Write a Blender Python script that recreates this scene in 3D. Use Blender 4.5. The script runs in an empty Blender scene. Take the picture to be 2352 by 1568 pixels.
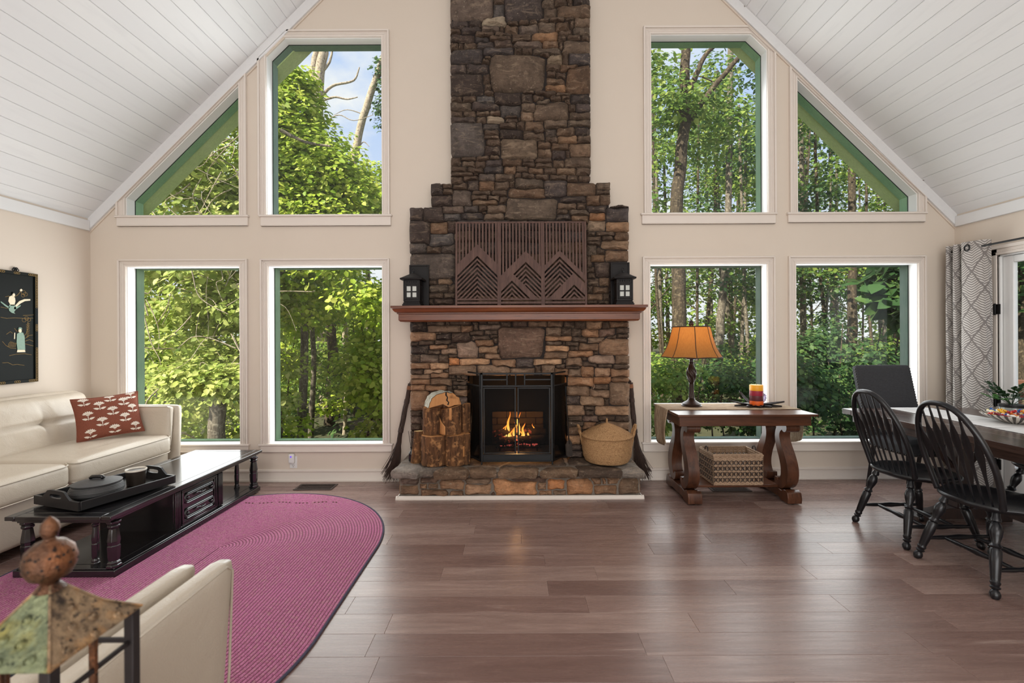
import bpy, bmesh, math, random
import numpy as np
from math import sin, cos, pi, radians, sqrt, atan2
from mathutils import Vector, Matrix, noise
R = random.Random(7)
S = bpy.context.scene
COL = S.collection

# ---------------------------------------------------------------- camera, world, sun, large lights, exposure
D = 4.39                 # distance from the lens to the window wall
FOC, CAMH, ROLL = 1045.33, 1.375, 0.0047      # focal length in pixels of a 2352 wide frame, lens height, roll
cam = bpy.data.cameras.new('camera')
cam.sensor_width = 36.0
cam.lens = FOC / 2352 * 36
cam.shift_x = -9 / 2352
cam.shift_y = -9 / 2352
cam.clip_start = 0.02
cam.dof.use_dof = True
cam.dof.focus_distance = 4.0
cam.dof.aperture_fstop = 4.0
camo = bpy.data.objects.new('camera', cam)
COL.objects.link(camo)
camo.location = (0, 0, CAMH)
camo.rotation_euler = (Matrix.Rotation(radians(90), 3, 'X') @ Matrix.Rotation(-ROLL, 3, 'Z')).to_euler()
S.camera = camo

S.view_settings.view_transform = 'Standard'
S.view_settings.look = 'None'
S.view_settings.exposure = 0.0
S.view_settings.gamma = 1.0
S.view_settings.use_curve_mapping = False

W = bpy.data.worlds.new('sky')
S.world = W
W.use_nodes = True
nt = W.node_tree
nt.nodes.clear()
def wn(t, **k):
    n = nt.nodes.new(t)
    for a, b in k.items():
        setattr(n, a, b)
    return n
tc = wn('ShaderNodeTexCoord')
nz = wn('ShaderNodeTexNoise')
nz.inputs['Scale'].default_value = 3.2
nz.inputs['Detail'].default_value = 7
nz.inputs['Roughness'].default_value = 0.55
mp = wn('ShaderNodeMapping')
mp.inputs['Scale'].default_value = (1, 1, 1.8)
mp.inputs['Location'].default_value = (0.35, 0.2, 0.1)
cr = wn('ShaderNodeValToRGB')
cr.color_ramp.elements[0].position = 0.46
cr.color_ramp.elements[0].color = (0.55, 0.70, 1.0, 1)
cr.color_ramp.elements[1].position = 0.60
cr.color_ramp.elements[1].color = (1.0, 1.0, 1.0, 1)
bgn = wn('ShaderNodeBackground')
bgn.inputs['Strength'].default_value = 1.0
out = wn('ShaderNodeOutputWorld')
nt.links.new(tc.outputs['Generated'], mp.inputs['Vector'])
nt.links.new(mp.outputs['Vector'], nz.inputs['Vector'])
nt.links.new(nz.outputs['Fac'], cr.inputs['Fac'])
sx = wn('ShaderNodeSeparateXYZ')
hz_ = wn('ShaderNodeMapRange')
hz_.inputs['From Min'].default_value = 0.02
hz_.inputs['From Max'].default_value = 0.42
hz_.inputs['To Min'].default_value = 0.85
hz_.inputs['To Max'].default_value = 0.0
hm = wn('ShaderNodeMix', data_type='RGBA')
hm.inputs['B'].default_value = (1.0, 1.0, 1.0, 1)
nt.links.new(tc.outputs['Generated'], sx.inputs[0])
nt.links.new(sx.outputs['Z'], hz_.inputs['Value'])
nt.links.new(hz_.outputs['Result'], hm.inputs['Factor'])
nt.links.new(cr.outputs['Color'], hm.inputs['A'])
nt.links.new(hm.outputs['Result'], bgn.inputs['Color'])
nt.links.new(bgn.outputs['Background'], out.inputs['Surface'])

def light(name, kind, loc, target, energy, color, size=None, size_y=None, spread=None):
    l = bpy.data.lights.new(name, kind)
    l.energy = energy
    l.color = color
    if kind == 'AREA':
        l.shape = 'RECTANGLE'
        l.size = size
        l.size_y = size_y or size
        if spread:
            l.spread = spread
    o = bpy.data.objects.new(name, l)
    COL.objects.link(o)
    o.location = loc
    d = Vector(target) - Vector(loc)
    o.rotation_euler = d.to_track_quat('-Z', 'Y').to_euler()
    return o
SUN = light('sun', 'SUN', (-8, -7, 10), (0, 0, 0), 10.5, (1.0, 0.93, 0.78))
SUN.data.angle = radians(0.7)
# added fill lamps behind the camera, in front of the closed rear wall
light('rear_fill', 'AREA', (0.3, -2.9, 1.5), (0.3, 3.0, 3.6), 205, (0.98, 0.99, 1.0), 5.6, 2.6)
light('rear_gable_fill', 'AREA', (0.0, -2.9, 4.6), (0.0, 2.6, 0.0), 105, (1.0, 0.98, 0.96), 3.0, 1.8)
# daylight that comes in through the windows of the gable wall
for wx, wz, ww, wh, en in ((-3.2, 1.22, 1.05, 1.65, 42), (-1.83, 1.22, 1.05, 1.65, 42), (1.86, 1.22, 1.08, 1.65, 34), (3.28, 1.22, 1.12, 1.65, 34), (-1.83, 3.2, 1.0, 1.2, 30), (1.86, 3.2, 1.0, 1.2, 24)):
    light('window_daylight', 'AREA', (wx, D + 0.084, wz), (wx, 0, wz), en * 0.55, (0.96, 0.99, 1.0), ww, wh)

# ---------------------------------------------------------------- helpers
def s2l(c):
    return c / 12.92 if c <= 0.04045 else ((c + 0.055) / 1.055) ** 2.4
def rgb(r, g, b):
    return (s2l(r / 255), s2l(g / 255), s2l(b / 255), 1.0)

def at(px, py, y):
    """point at distance y from the lens plane that the survey of the photograph reads at px, py"""
    u = px - 1176; v = py - 784
    a = (u - ROLL * v - 9) / FOC; b = (v + ROLL * u + 9) / FOC
    return Vector((a * y, y, CAMH - b * y))

class NG:
    """small wrapper to write node trees"""
    def __init__(s, name, rough=0.6, metal=0.0, spec=0.5):
        s.m = bpy.data.materials.new(name)
        s.m.use_nodes = True
        s.t = s.m.node_tree
        s.b = s.t.nodes['Principled BSDF']
        s.b.inputs['Roughness'].default_value = rough
        s.b.inputs['Metallic'].default_value = metal
        s.b.inputs['Specular IOR Level'].default_value = spec
        s.tc = s.t.nodes.new('ShaderNodeTexCoord')
    def n(s, t, ins=None, **k):
        x = s.t.nodes.new(t)
        for a, b in k.items():
            setattr(x, a, b)
        for a, b in (ins or {}).items():
            if hasattr(b, 'is_output') or isinstance(b, bpy.types.NodeSocket):
                s.t.links.new(b, x.inputs[a])
            else:
                x.inputs[a].default_value = b
        return x
    def l(s, a, b):
        s.t.links.new(a, b)
    def math(s, op, a, b=None, c=None):
        x = s.t.nodes.new('ShaderNodeMath')
        x.operation = op
        for i, v in enumerate((a, b, c)):
            if v is None:
                continue
            if isinstance(v, (int, float)):
                x.inputs[i].default_value = v
            else:
                s.t.links.new(v, x.inputs[i])
        return x.outputs[0]
    def mix(s, fac, a, b, blend='MIX'):
        x = s.t.nodes.new('ShaderNodeMix')
        x.data_type = 'RGBA'
        x.blend_type = blend
        for sock, v in ((x.inputs['Factor'], fac), (x.inputs['A'], a), (x.inputs['B'], b)):
            if isinstance(v, bpy.types.NodeSocket):
                s.t.links.new(v, sock)
            else:
                sock.default_value = v
        return x.outputs['Result']
    def coord(s, kind='Object', scale=(1, 1, 1), rot=(0, 0, 0), rand=0.0):
        m = s.n('ShaderNodeMapping', {'Vector': s.tc.outputs[kind], 'Scale': scale, 'Rotation': rot})
        v = m.outputs['Vector']
        if rand:
            oi = s.n('ShaderNodeObjectInfo')
            mv = s.n('ShaderNodeVectorMath', {0: v, 1: s.comb(s.math('MULTIPLY', oi.outputs['Random'], rand))}, operation='ADD')
            v = mv.outputs['Vector']
        return v
    def comb(s, x):
        return s.n('ShaderNodeCombineXYZ', {'X': x, 'Y': x, 'Z': x}).outputs[0]
    def noise(s, vec, scale, detail=4, rough=0.55, dist=0.0):
        return s.n('ShaderNodeTexNoise', {'Vector': vec, 'Scale': scale, 'Detail': detail, 'Roughness': rough, 'Distortion': dist}).outputs['Fac']
    def ramp(s, fac, stops):
        x = s.n('ShaderNodeValToRGB', {'Fac': fac})
        e = x.color_ramp.elements
        while len(e) < len(stops):
            e.new(0.5)
        for i, (p, c) in enumerate(stops):
            e[i].position = p
            e[i].color = c if len(c) == 4 else (*c, 1)
        return x.outputs['Color']
    def fl(s, fac, lo, hi):
        return s.n('ShaderNodeMapRange', {'Value': fac, 'From Min': lo, 'From Max': hi}).outputs['Result']
    def col(s, v):
        if isinstance(v, bpy.types.NodeSocket):
            s.l(v, s.b.inputs['Base Color'])
        else:
            s.b.inputs['Base Color'].default_value = v
    def bump(s, h, strength=0.3, dist=0.01):
        x = s.n('ShaderNodeBump', {'Height': h, 'Strength': strength, 'Distance': dist})
        s.l(x.outputs['Normal'], s.b.inputs['Normal'])

def plain(name, c, rough=0.6, metal=0.0, spec=0.5, var=0.12, scale=30, bump=0.0, bscale=None, kind='Object', rv=0.0):
    g = NG(name, rough, metal, spec)
    v = g.coord(kind)
    f = g.noise(v, scale, 4)
    lo = tuple(x * (1 - var) for x in c[:3]) + (1,)
    hi = tuple(min(1, x * (1 + var)) for x in c[:3]) + (1,)
    g.col(g.mix(f, lo, hi))
    if rv:
        g.l(g.math('MULTIPLY_ADD', f, rv, rough - rv / 2), g.b.inputs['Roughness'])
    if bump:
        g.bump(g.noise(v, bscale or scale * 4, 5), bump, 0.004)
    return g.m

def woodmat(name, c1, c2, rough=0.4, axis='X', scale=1.0, bump=0.08, spec=0.5, rand=9.0):
    g = NG(name, rough, 0, spec)
    sc = {'X': (1.2, 14, 14), 'Y': (14, 1.2, 14), 'Z': (14, 14, 1.2)}[axis]
    v = g.coord('Object', tuple(x * scale for x in sc), rand=rand)
    f = g.noise(v, 1.6, 6, 0.62, 0.6)
    f2 = g.noise(v, 7.0, 3, 0.5)
    m = g.mix(g.fl(f, 0.3, 0.72), c1, c2)
    m = g.mix(g.fl(f2, 0.55, 0.8), m, tuple(x * 0.6 for x in c1[:3]) + (1,))
    g.col(m)
    g.bump(f2, bump, 0.003)
    return g.m

class MB:
    """collects shapes; build() links them as ONE mesh object"""
    def __init__(s):
        s.v = []; s.f = []; s.mi = []; s.cur = 0
        s.M = None
    def add(s, verts, faces, mi=None):
        b = len(s.v)
        if s.M is not None:
            verts = [s.M @ Vector(p) for p in verts]
        s.v.extend([tuple(p) for p in verts])
        for f in faces:
            s.f.append(tuple(i + b for i in f))
            s.mi.append(s.cur if mi is None else mi)
        return s
    def box(s, x0, x1, y0, y1, z0, z1):
        v = [(x, y, z) for z in (z0, z1) for y in (y0, y1) for x in (x0, x1)]
        return s.add(v, [(0, 2, 3, 1), (4, 5, 7, 6), (0, 1, 5, 4), (2, 6, 7, 3), (0, 4, 6, 2), (1, 3, 7, 5)])
    def prism(s, poly, d0, d1, axis='y'):
        """poly of 2d points extruded along axis; plane order: y -> (x,z), z -> (x,y), x -> (y,z)"""
        n = len(poly)
        def P(p, d):
            a, b = p
            return (a, d, b) if axis == 'y' else (a, b, d) if axis == 'z' else (d, a, b)
        v = [P(p, d0) for p in poly] + [P(p, d1) for p in poly]
        area = sum(poly[i][0] * poly[(i + 1) % n][1] - poly[(i + 1) % n][0] * poly[i][1] for i in range(n))
        flip = (area > 0) != (axis == 'y')
        f = [tuple(range(n))[::-1], tuple(range(n, 2 * n))] + [(i, (i + 1) % n, n + (i + 1) % n, n + i) for i in range(n)]
        if d1 < d0:
            flip = not flip
        if not flip:
            f = [t[::-1] for t in f]
        return s.add(v, f)
    def lathe(s, prof, seg=24, c=(0, 0, 0), cap=True, sx=1, sy=1, a0=0.0):
        v = []; f = []
        n = len(prof)
        for r, z in prof:
            for k in range(seg):
                a = 2 * pi * k / seg + a0
                v.append((c[0] + r * cos(a) * sx, c[1] + r * sin(a) * sy, c[2] + z))
        for i in range(n - 1):
            for k in range(seg):
                k2 = (k + 1) % seg
                f.append((i * seg + k, i * seg + k2, (i + 1) * seg + k2, (i + 1) * seg + k))
        if cap:
            f.append(tuple(range(seg))[::-1])
            f.append(tuple((n - 1) * seg + k for k in range(seg)))
        return s.add(v, f)
    def tube(s, pts, rad, seg=8, cap=True, closed=False, flat=1.0):
        pts = [Vector(p) for p in pts]
        n = len(pts)
        if not hasattr(rad, '__len__'):
            rad = [rad] * n
        v = []; f = []
        up = None
        for i, p in enumerate(pts):
            if closed:
                t = pts[(i + 1) % n] - pts[i - 1]
            else:
                t = pts[min(i + 1, n - 1)] - pts[max(i - 1, 0)]
            if t.length < 1e-9:
                t = Vector((0, 0, 1))
            t.normalize()
            if up is None:
                up = Vector((0, 0, 1)) if abs(t.z) < 0.9 else Vector((1, 0, 0))
            b = t.cross(up)
            if b.length < 1e-6:
                b = t.cross(Vector((0, 1, 0)))
            b.normalize()
            up = b.cross(t).normalized()
            for k in range(seg):
                a = 2 * pi * k / seg
                v.append(p + b * cos(a) * rad[i] + up * sin(a) * rad[i] * flat)
        for i in range(n if closed else n - 1):
            j = (i + 1) % n
            for k in range(seg):
                k2 = (k + 1) % seg
                f.append((i * seg + k, i * seg + k2, j * seg + k2, j * seg + k))
        if cap and not closed:
            f.append(tuple(range(seg))[::-1])
            f.append(tuple((n - 1) * seg + k for k in range(seg)))
        return s.add(v, f)
    def ball(s, c, r, seg=12, rings=8, sx=1, sy=1, sz=1):
        prof = [(r * sin(pi * i / rings), -r * cos(pi * i / rings) * sz) for i in range(rings + 1)]
        prof[0] = (r * 0.02, -r * sz); prof[-1] = (r * 0.02, r * sz)
        return s.lathe(prof, seg, c, True, sx, sy)
    def grid(s, fn, nu, nv, closed_u=False):
        v = [fn(i / nu, j / nv) for j in range(nv + 1) for i in range(nu + (0 if closed_u else 1))]
        w = nu if closed_u else nu + 1
        f = []
        for j in range(nv):
            for i in range(nu):
                i2 = (i + 1) % w if closed_u else i + 1
                f.append((j * w + i, j * w + i2, (j + 1) * w + i2, (j + 1) * w + i))
        return s.add(v, f)
    def build(s, name, mat, parent=None, bevel=0.0, bseg=2, smooth=None, world=True, loc=None, sub=0, solid=0.0, recalc=True):
        me = bpy.data.meshes.new(name)
        off = Vector((0, 0, 0))
        if parent is not None and world:
            p = parent
            while p is not None:
                off += p.location
                p = p.parent
        if loc is not None and world:
            off = off + Vector(loc)
        me.from_pydata([(a - off.x, b - off.y, c - off.z) for a, b, c in s.v], [], s.f)
        for m in (mat if isinstance(mat, (list, tuple)) else [mat]):
            me.materials.append(m)
        if isinstance(mat, (list, tuple)):
            me.polygons.foreach_set('material_index', s.mi)
        if recalc:
            bm = bmesh.new(); bm.from_mesh(me)
            bmesh.ops.recalc_face_normals(bm, faces=bm.faces)
            bm.to_mesh(me); bm.free()
        if smooth is None:
            smooth = 35
        if smooth:
            me.polygons.foreach_set('use_smooth', [True] * len(me.polygons))
            if smooth < 180:
                me.set_sharp_from_angle(angle=radians(smooth))
        o = bpy.data.objects.new(name, me)
        COL.objects.link(o)
        if parent is not None:
            o.parent = parent
        if loc is not None:
            o.location = Vector(loc)
        if bevel:
            b = o.modifiers.new('bevel', 'BEVEL')
            b.width = bevel; b.segments = bseg; b.limit_method = 'ANGLE'; b.angle_limit = radians(40)
            b.harden_normals = False
        if solid:
            b = o.modifiers.new('solid', 'SOLIDIFY'); b.thickness = solid; b.offset = 0
        if sub:
            b = o.modifiers.new('sub', 'SUBSURF'); b.levels = sub; b.render_levels = sub
        return o

def thing(name, label, cat, loc=(0, 0, 0), rz=0.0, group=None):
    o = bpy.data.objects.new(name, None)
    COL.objects.link(o)
    o.empty_display_size = 0.1
    o.location = loc
    o.rotation_euler = (0, 0, rz)
    o['label'] = label
    o['category'] = cat
    if group:
        o['group'] = group
    return o
def tag(o, label, cat, group=None):
    o['label'] = label
    o['category'] = cat
    if group:
        o['group'] = group
    return o
def struct(name, loc=(0, 0, 0)):
    o = bpy.data.objects.new(name, None)
    COL.objects.link(o)
    o.location = loc
    o['kind'] = 'structure'
    return o
def copy_tree(root, loc=None, rz=None, label=None):
    r = root.copy()
    COL.objects.link(r)
    if loc is not None:
        r.location = loc
    if rz is not None:
        r.rotation_euler = (0, 0, rz)
    if label:
        r['label'] = label
    for ch in list(root.children):
        c = ch.copy(); COL.objects.link(c); c.parent = r
        for g in list(ch.children):
            d = g.copy(); COL.objects.link(d); d.parent = c
    return r
def clip_half(poly, a, b, c):
    """keep the part of a 2d polygon where a*x+b*y+c >= 0"""
    o = []
    n = len(poly)
    for i in range(n):
        p, q = poly[i], poly[(i + 1) % n]
        dp = a * p[0] + b * p[1] + c; dq = a * q[0] + b * q[1] + c
        if dp >= 0:
            o.append(p)
        if (dp >= 0) != (dq >= 0):
            t = dp / (dp - dq)
            o.append((p[0] + t * (q[0] - p[0]), p[1] + t * (q[1] - p[1])))
    return o
def parea(p):
    return abs(sum(p[i][0] * p[(i + 1) % len(p)][1] - p[(i + 1) % len(p)][0] * p[i][1] for i in range(len(p)))) / 2
def offset_poly(poly, ws):
    """poly counter-clockwise (x,z); move edge i (from point i to i+1) outwards by ws[i]"""
    n = len(poly); ln = []
    for i in range(n):
        (x0, z0), (x1, z1) = poly[i], poly[(i + 1) % n]
        dx, dz = x1 - x0, z1 - z0; L = sqrt(dx * dx + dz * dz)
        nx, nz_ = dz / L, -dx / L
        ln.append((nx, nz_, nx * x0 + nz_ * z0 + ws[i]))
    o = []
    for i in range(n):
        a, b = ln[i - 1], ln[i]
        det = a[0] * b[1] - a[1] * b[0]
        if abs(det) < 1e-6:
            o.append((poly[i][0] + b[0] * ws[i], poly[i][1] + b[1] * ws[i]))
        else:
            o.append(((a[2] * b[1] - a[1] * b[2]) / det, (a[0] * b[2] - a[2] * b[0]) / det))
    return o
# ---------------------------------------------------------------- materials of the room
M = {}
def wallpaint():
    g = NG('wall_paint', 0.75, 0, 0.3)
    v = g.coord('Object')
    f = g.noise(v, 1.3, 3)
    g.col(g.mix(f, rgb(213, 200, 185), rgb(219, 207, 193)))
    a = g.noise(g.coord('Object', (260, 260, 40)), 1.0, 2)
    b = g.noise(g.coord('Object', (40, 40, 260)), 1.0, 2)
    g.bump(g.math('ADD', a, b), 0.06, 0.002)
    return g.m
M['wall'] = wallpaint()
M['trim'] = plain('white_trim_paint', rgb(224, 214, 204), 0.45, var=0.02, scale=6)
M['jamb'] = plain('white_jamb_paint', rgb(238, 238, 236), 0.45, var=0.02, scale=6)
def ceilmat():
    g = NG('white_painted_plank', 0.5, 0, 0.35)
    oi = g.n('ShaderNodeObjectInfo')
    v = g.coord('Object', (9, 1.1, 9), rand=20)
    f = g.noise(v, 2.0, 4)
    c = g.mix(oi.outputs['Random'], rgb(222, 222, 222), rgb(227, 227, 226))
    c = g.mix(g.fl(f, 0.55, 0.85), c, rgb(217, 217, 217))
    k = g.noise(g.coord('Object', (1, 1, 1), rand=30), 9.0, 2)
    c = g.mix(g.fl(k, 0.775, 0.80), c, rgb(120, 112, 104))
    g.col(c)
    g.bump(f, 0.05, 0.003)
    return g.m
M['ceil'] = ceilmat()
M['groove'] = plain('ceiling_groove', rgb(150, 146, 140), 0.8, var=0.1)
def floormat():
    g = NG('brown_vinyl_plank', 0.3, 0, 0.62)
    oi = g.n('ShaderNodeObjectInfo')
    v = g.coord('Object', (0.8, 9, 9), rand=40)
    f = g.noise(v, 1.5, 6, 0.6, 1.2)
    v2 = g.coord('Object', (2.0, 46, 46), rand=40)
    f2 = g.noise(v2, 2.0, 4, 0.6, 0.3)
    base = g.ramp(oi.outputs['Random'], [(0.0, rgb(122, 96, 88)), (0.45, rgb(138, 112, 103)), (1.0, rgb(156, 131, 121))])
    c = g.mix(g.fl(f, 0.30, 0.62), g.mix(0.42, base, rgb(86, 63, 56)), base)
    c = g.mix(g.fl(f, 0.60, 0.85), c, rgb(172, 150, 139))
    c = g.mix(g.math('MULTIPLY', g.fl(f2, 0.5, 0.8), 0.35), c, rgb(88, 66, 59))
    g.col(c)
    g.l(g.math('MULTIPLY_ADD', f2, 0.16, 0.20), g.b.inputs['Roughness'])
    g.bump(f2, 0.06, 0.002)
    return g.m
M['floor'] = floormat()
M['floor_gap'] = plain('plank_gap', rgb(52, 38, 34), 0.8, var=0.05)
def glassmat():
    m = bpy.data.materials.new('window_glass'); m.use_nodes = True
    t = m.node_tree; t.nodes.clear()
    o = t.nodes.new('ShaderNodeOutputMaterial')
    a = t.nodes.new('ShaderNodeBsdfTransparent'); a.inputs['Color'].default_value = (0.97, 0.985, 0.975, 1)
    b = t.nodes.new('ShaderNodeBsdfGlossy'); b.inputs['Roughness'].default_value = 0.0
    ge = t.nodes.new('ShaderNodeNewGeometry')
    dt_ = t.nodes.new('ShaderNodeVectorMath'); dt_.operation = 'DOT_PRODUCT'
    t.links.new(ge.outputs['Normal'], dt_.inputs[0]); t.links.new(ge.outputs['Incoming'], dt_.inputs[1])
    def mm(op, a_, b_):
        n_ = t.nodes.new('ShaderNodeMath'); n_.operation = op
        for i_, v_ in enumerate((a_, b_)):
            if isinstance(v_, (int, float)):
                n_.inputs[i_].default_value = v_
            elif v_ is not None:
                t.links.new(v_, n_.inputs[i_])
        return n_.outputs[0]
    c_ = mm('ABSOLUTE', dt_.outputs['Value'], None)
    fr_ = mm('ADD', mm('MULTIPLY', mm('POWER', mm('SUBTRACT', 1.0, c_), 5.0), 0.96), 0.022)
    x = t.nodes.new('ShaderNodeMixShader')
    t.links.new(fr_, x.inputs[0]); t.links.new(a.outputs[0], x.inputs[1]); t.links.new(b.outputs[0], x.inputs[2])
    t.links.new(x.outputs[0], o.inputs[0])
    return m
M['glass'] = glassmat()
def outerwood(name, c1, c2):
    g = NG(name, 0.6, 0, 0.4)
    f = g.noise(g.coord('Object', (3, 3, 3)), 1.4, 5, 0.6)
    f2 = g.noise(g.coord('Object', (60, 60, 8)), 1.0, 3)
    c = g.mix(g.fl(f, 0.3, 0.7), c1, c2)
    g.col(g.mix(g.math('MULTIPLY', f2, 0.4), c, rgb(60, 84, 74)))
    g.bump(f2, 0.2, 0.003)
    return g.m
M['outer'] = outerwood('foliage_tint_siding', rgb(140, 184, 142), rgb(168, 204, 162))  # green reflected from the foliage, put into the colour of grey-blue siding
M['soffit'] = outerwood('green_bounce_soffit', rgb(204, 222, 150), rgb(224, 236, 176))  # soffit green made yellower: light bounced off the leaves put into the colour
M['outer2'] = outerwood('weathered_grey_siding', rgb(128, 156, 142), rgb(150, 172, 158))

M['seal'] = plain('dark_seal', rgb(48, 58, 52), 0.7)
XL, XR, ZK, SL = -4.10, 4.235, 2.42, 0.99
XRIDGE = (XL + XR) / 2
def zc(x):
    return ZK + SL * ((x - XL) if x < XRIDGE else (XR - x))
CO = 0.115      # ceiling face lies this much above the lower edge of the rake trim
YB = -3.2       # rear end of the room

# ---------------------------------------------------------------- floor
fl = struct('floor')
mb = MB(); mb.box(XL - 0.2, XR + 0.2, YB, D + 0.2, -0.2, -0.008)
mb.build('subfloor', M['floor_gap'], fl)
PW = 0.1525
seams = {0: [-0.35, 1.02], 1: [-0.30, 0.85, 2.05], 2: [0.03, 1.3], 3: [-0.345, 0.87, 2.0], 4: [0.17, 1.38], 5: [0.46, 1.7], 6: [0.17, -1.05], 7: [0.36, 1.66], 8: [-0.62, 0.85], 9: [0.56, 1.8]}
def edge_plank(mb, x0, x1, y0, y1):
    b = 0.0009
    v = [(x0, y0, -0.012), (x1, y0, -0.012), (x1, y1, -0.012), (x0, y1, -0.012),
         (x0, y0, -b), (x1, y0, -b), (x1, y1, -b), (x0, y1, -b),
         (x0 + b, y0 + b, 0), (x1 - b, y0 + b, 0), (x1 - b, y1 - b, 0), (x0 + b, y1 - b, 0)]
    mb.add(v, [(8, 9, 10, 11), (4, 5, 9, 8), (5, 6, 10, 9), (6, 7, 11, 10), (7, 4, 8, 11), (0, 1, 5, 4), (1, 2, 6, 5), (2, 3, 7, 6), (3, 0, 4, 7)])
row = 0
ytop = 3.49 + PW * 6
far = MB()
y1 = ytop
rows = []
while y1 > YB:
    rows.append((y1 - PW, y1)); y1 -= PW
for i, (y0, y1) in enumerate(rows):
    k = i - 6
    xs = seams.get(k)
    if xs is None:
        o = R.uniform(-0.6, 0.6); xs = [o, o + 1.22]
    xs = sorted(xs)
    while xs[0] > XL:
        xs.insert(0, xs[0] - R.choice((1.22, 1.22, 1.22, 0.9)))
    while xs[-1] < XR:
        xs.append(xs[-1] + R.choice((1.22, 1.22, 1.22, 1.0)))
    if y0 > D:
        continue
    y1c = min(y1, D)
    for a, b in zip(xs[:-1], xs[1:]):
        a2, b2 = max(a, XL), min(b, XR)
        if b2 - a2 < 0.01:
            continue
        if y1 > 1.55:
            mb = MB(); cx = (a2 + b2) / 2; cy = (y0 + y1c) / 2
            edge_plank(mb, a2 - cx + 0.0003, b2 - cx - 0.0003, y0 - cy + 0.0003, y1c - cy - 0.0003)
            mb.build('plank', M['floor'], fl, loc=(cx, cy, 0), smooth=0, world=False, recalc=False)
        else:
            edge_plank(far, a2 + 0.0007, b2 - 0.0007, y0 + 0.0006, y1c - 0.0006)
o = far.build('plank_rear', M['floor'], fl, smooth=0, recalc=False)
o['kind'] = 'stuff'

# ---------------------------------------------------------------- gable wall with its openings
LOZ0, LOZ1, UPZ0 = 0.362, 2.075, 2.56
OPEN = {
    1: [(-3.745, LOZ0), (-2.655, LOZ0), (-2.655, LOZ1), (-3.745, LOZ1)],
    2: [(-2.38, LOZ0), (-1.283, LOZ0), (-1.283, LOZ1), (-2.38, LOZ1)],
    3: [(1.293, LOZ0), (2.422, LOZ0), (2.422, LOZ1), (1.293, LOZ1)],
    4: [(2.695, LOZ0), (3.872, LOZ0), (3.872, LOZ1), (2.695, LOZ1)],
    5: [(-3.75, UPZ0), (-2.655, UPZ0), (-2.655, 3.82), (-3.75, 2.736)],
    6: [(-2.392, UPZ0), (-1.28, UPZ0), (-1.28, 4.27), (-2.224, 4.27), (-2.392, 4.105)],
    7: [(1.31, UPZ0), (2.43, UPZ0), (2.43, 4.135), (2.275, 4.285), (1.31, 4.285)],
    8: [(2.715, UPZ0), (3.872, UPZ0), (3.872, 2.745), (2.715, 3.862)],
}
FBX0, FBX1, FBZ0, FBZ1 = -0.45, 0.47, 0.262, 1.02
def holed(name, outer, holes, y0, y1, mat, parent=None):
    cu = bpy.data.curves.new(name, 'CURVE'); cu.dimensions = '2D'; cu.fill_mode = 'BOTH'
    cu.extrude = (y1 - y0) / 2
    for poly in [outer] + holes:
        sp = cu.splines.new('POLY'); sp.points.add(len(poly) - 1)
        for p, (x, z) in zip(sp.points, poly):
            p.co = (x, z, 0, 1)
        sp.use_cyclic_u = True
    o = bpy.data.objects.new(name, cu); COL.objects.link(o)
    dg = bpy.context.evaluated_depsgraph_get()
    me = bpy.data.meshes.new_from_object(o.evaluated_get(dg))
    bpy.data.objects.remove(o)
    me.transform(Matrix.Translation((0, (y0 + y1) / 2, 0)) @ Matrix.Rotation(radians(90), 4, 'X'))
    me.name = name; me.materials.clear(); me.materials.append(mat)
    for p in me.polygons:
        p.use_smooth = False
    ob = bpy.data.objects.new(name, me); COL.objects.link(ob)
    if parent is not None:
        ob.parent = parent
    return ob
gable = [(XL - 0.15, 0.0), (XR + 0.15, 0.0), (XR + 0.15, zc(XR) + 0.16), (XRIDGE, zc(XRIDGE) + 0.3), (XL - 0.15, zc(XL) + 0.16)]
holes = [list(p) for p in OPEN.values()]
wf = holed('wall_front', gable, holes + [[(FBX0 - 0.03, FBZ0 - 0.05), (FBX1 + 0.03, FBZ0 - 0.05), (FBX1 + 0.03, FBZ1 + 0.03), (FBX0 - 0.03, FBZ1 + 0.03)]], D, D + 0.17, M['wall'])
wf['kind'] = 'structure'

def ring(mb, poly, wi, wo, y0, y1, skip=()):
    a = offset_poly(poly, wi); b = offset_poly(poly, wo); n = len(poly)
    for i in range(n):
        if i in skip:
            continue
        j = (i + 1) % n
        q = [a[i], a[j], b[j], b[i]]
        if parea(q) > 1e-6:
            mb.prism(q, y0, y1)
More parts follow.
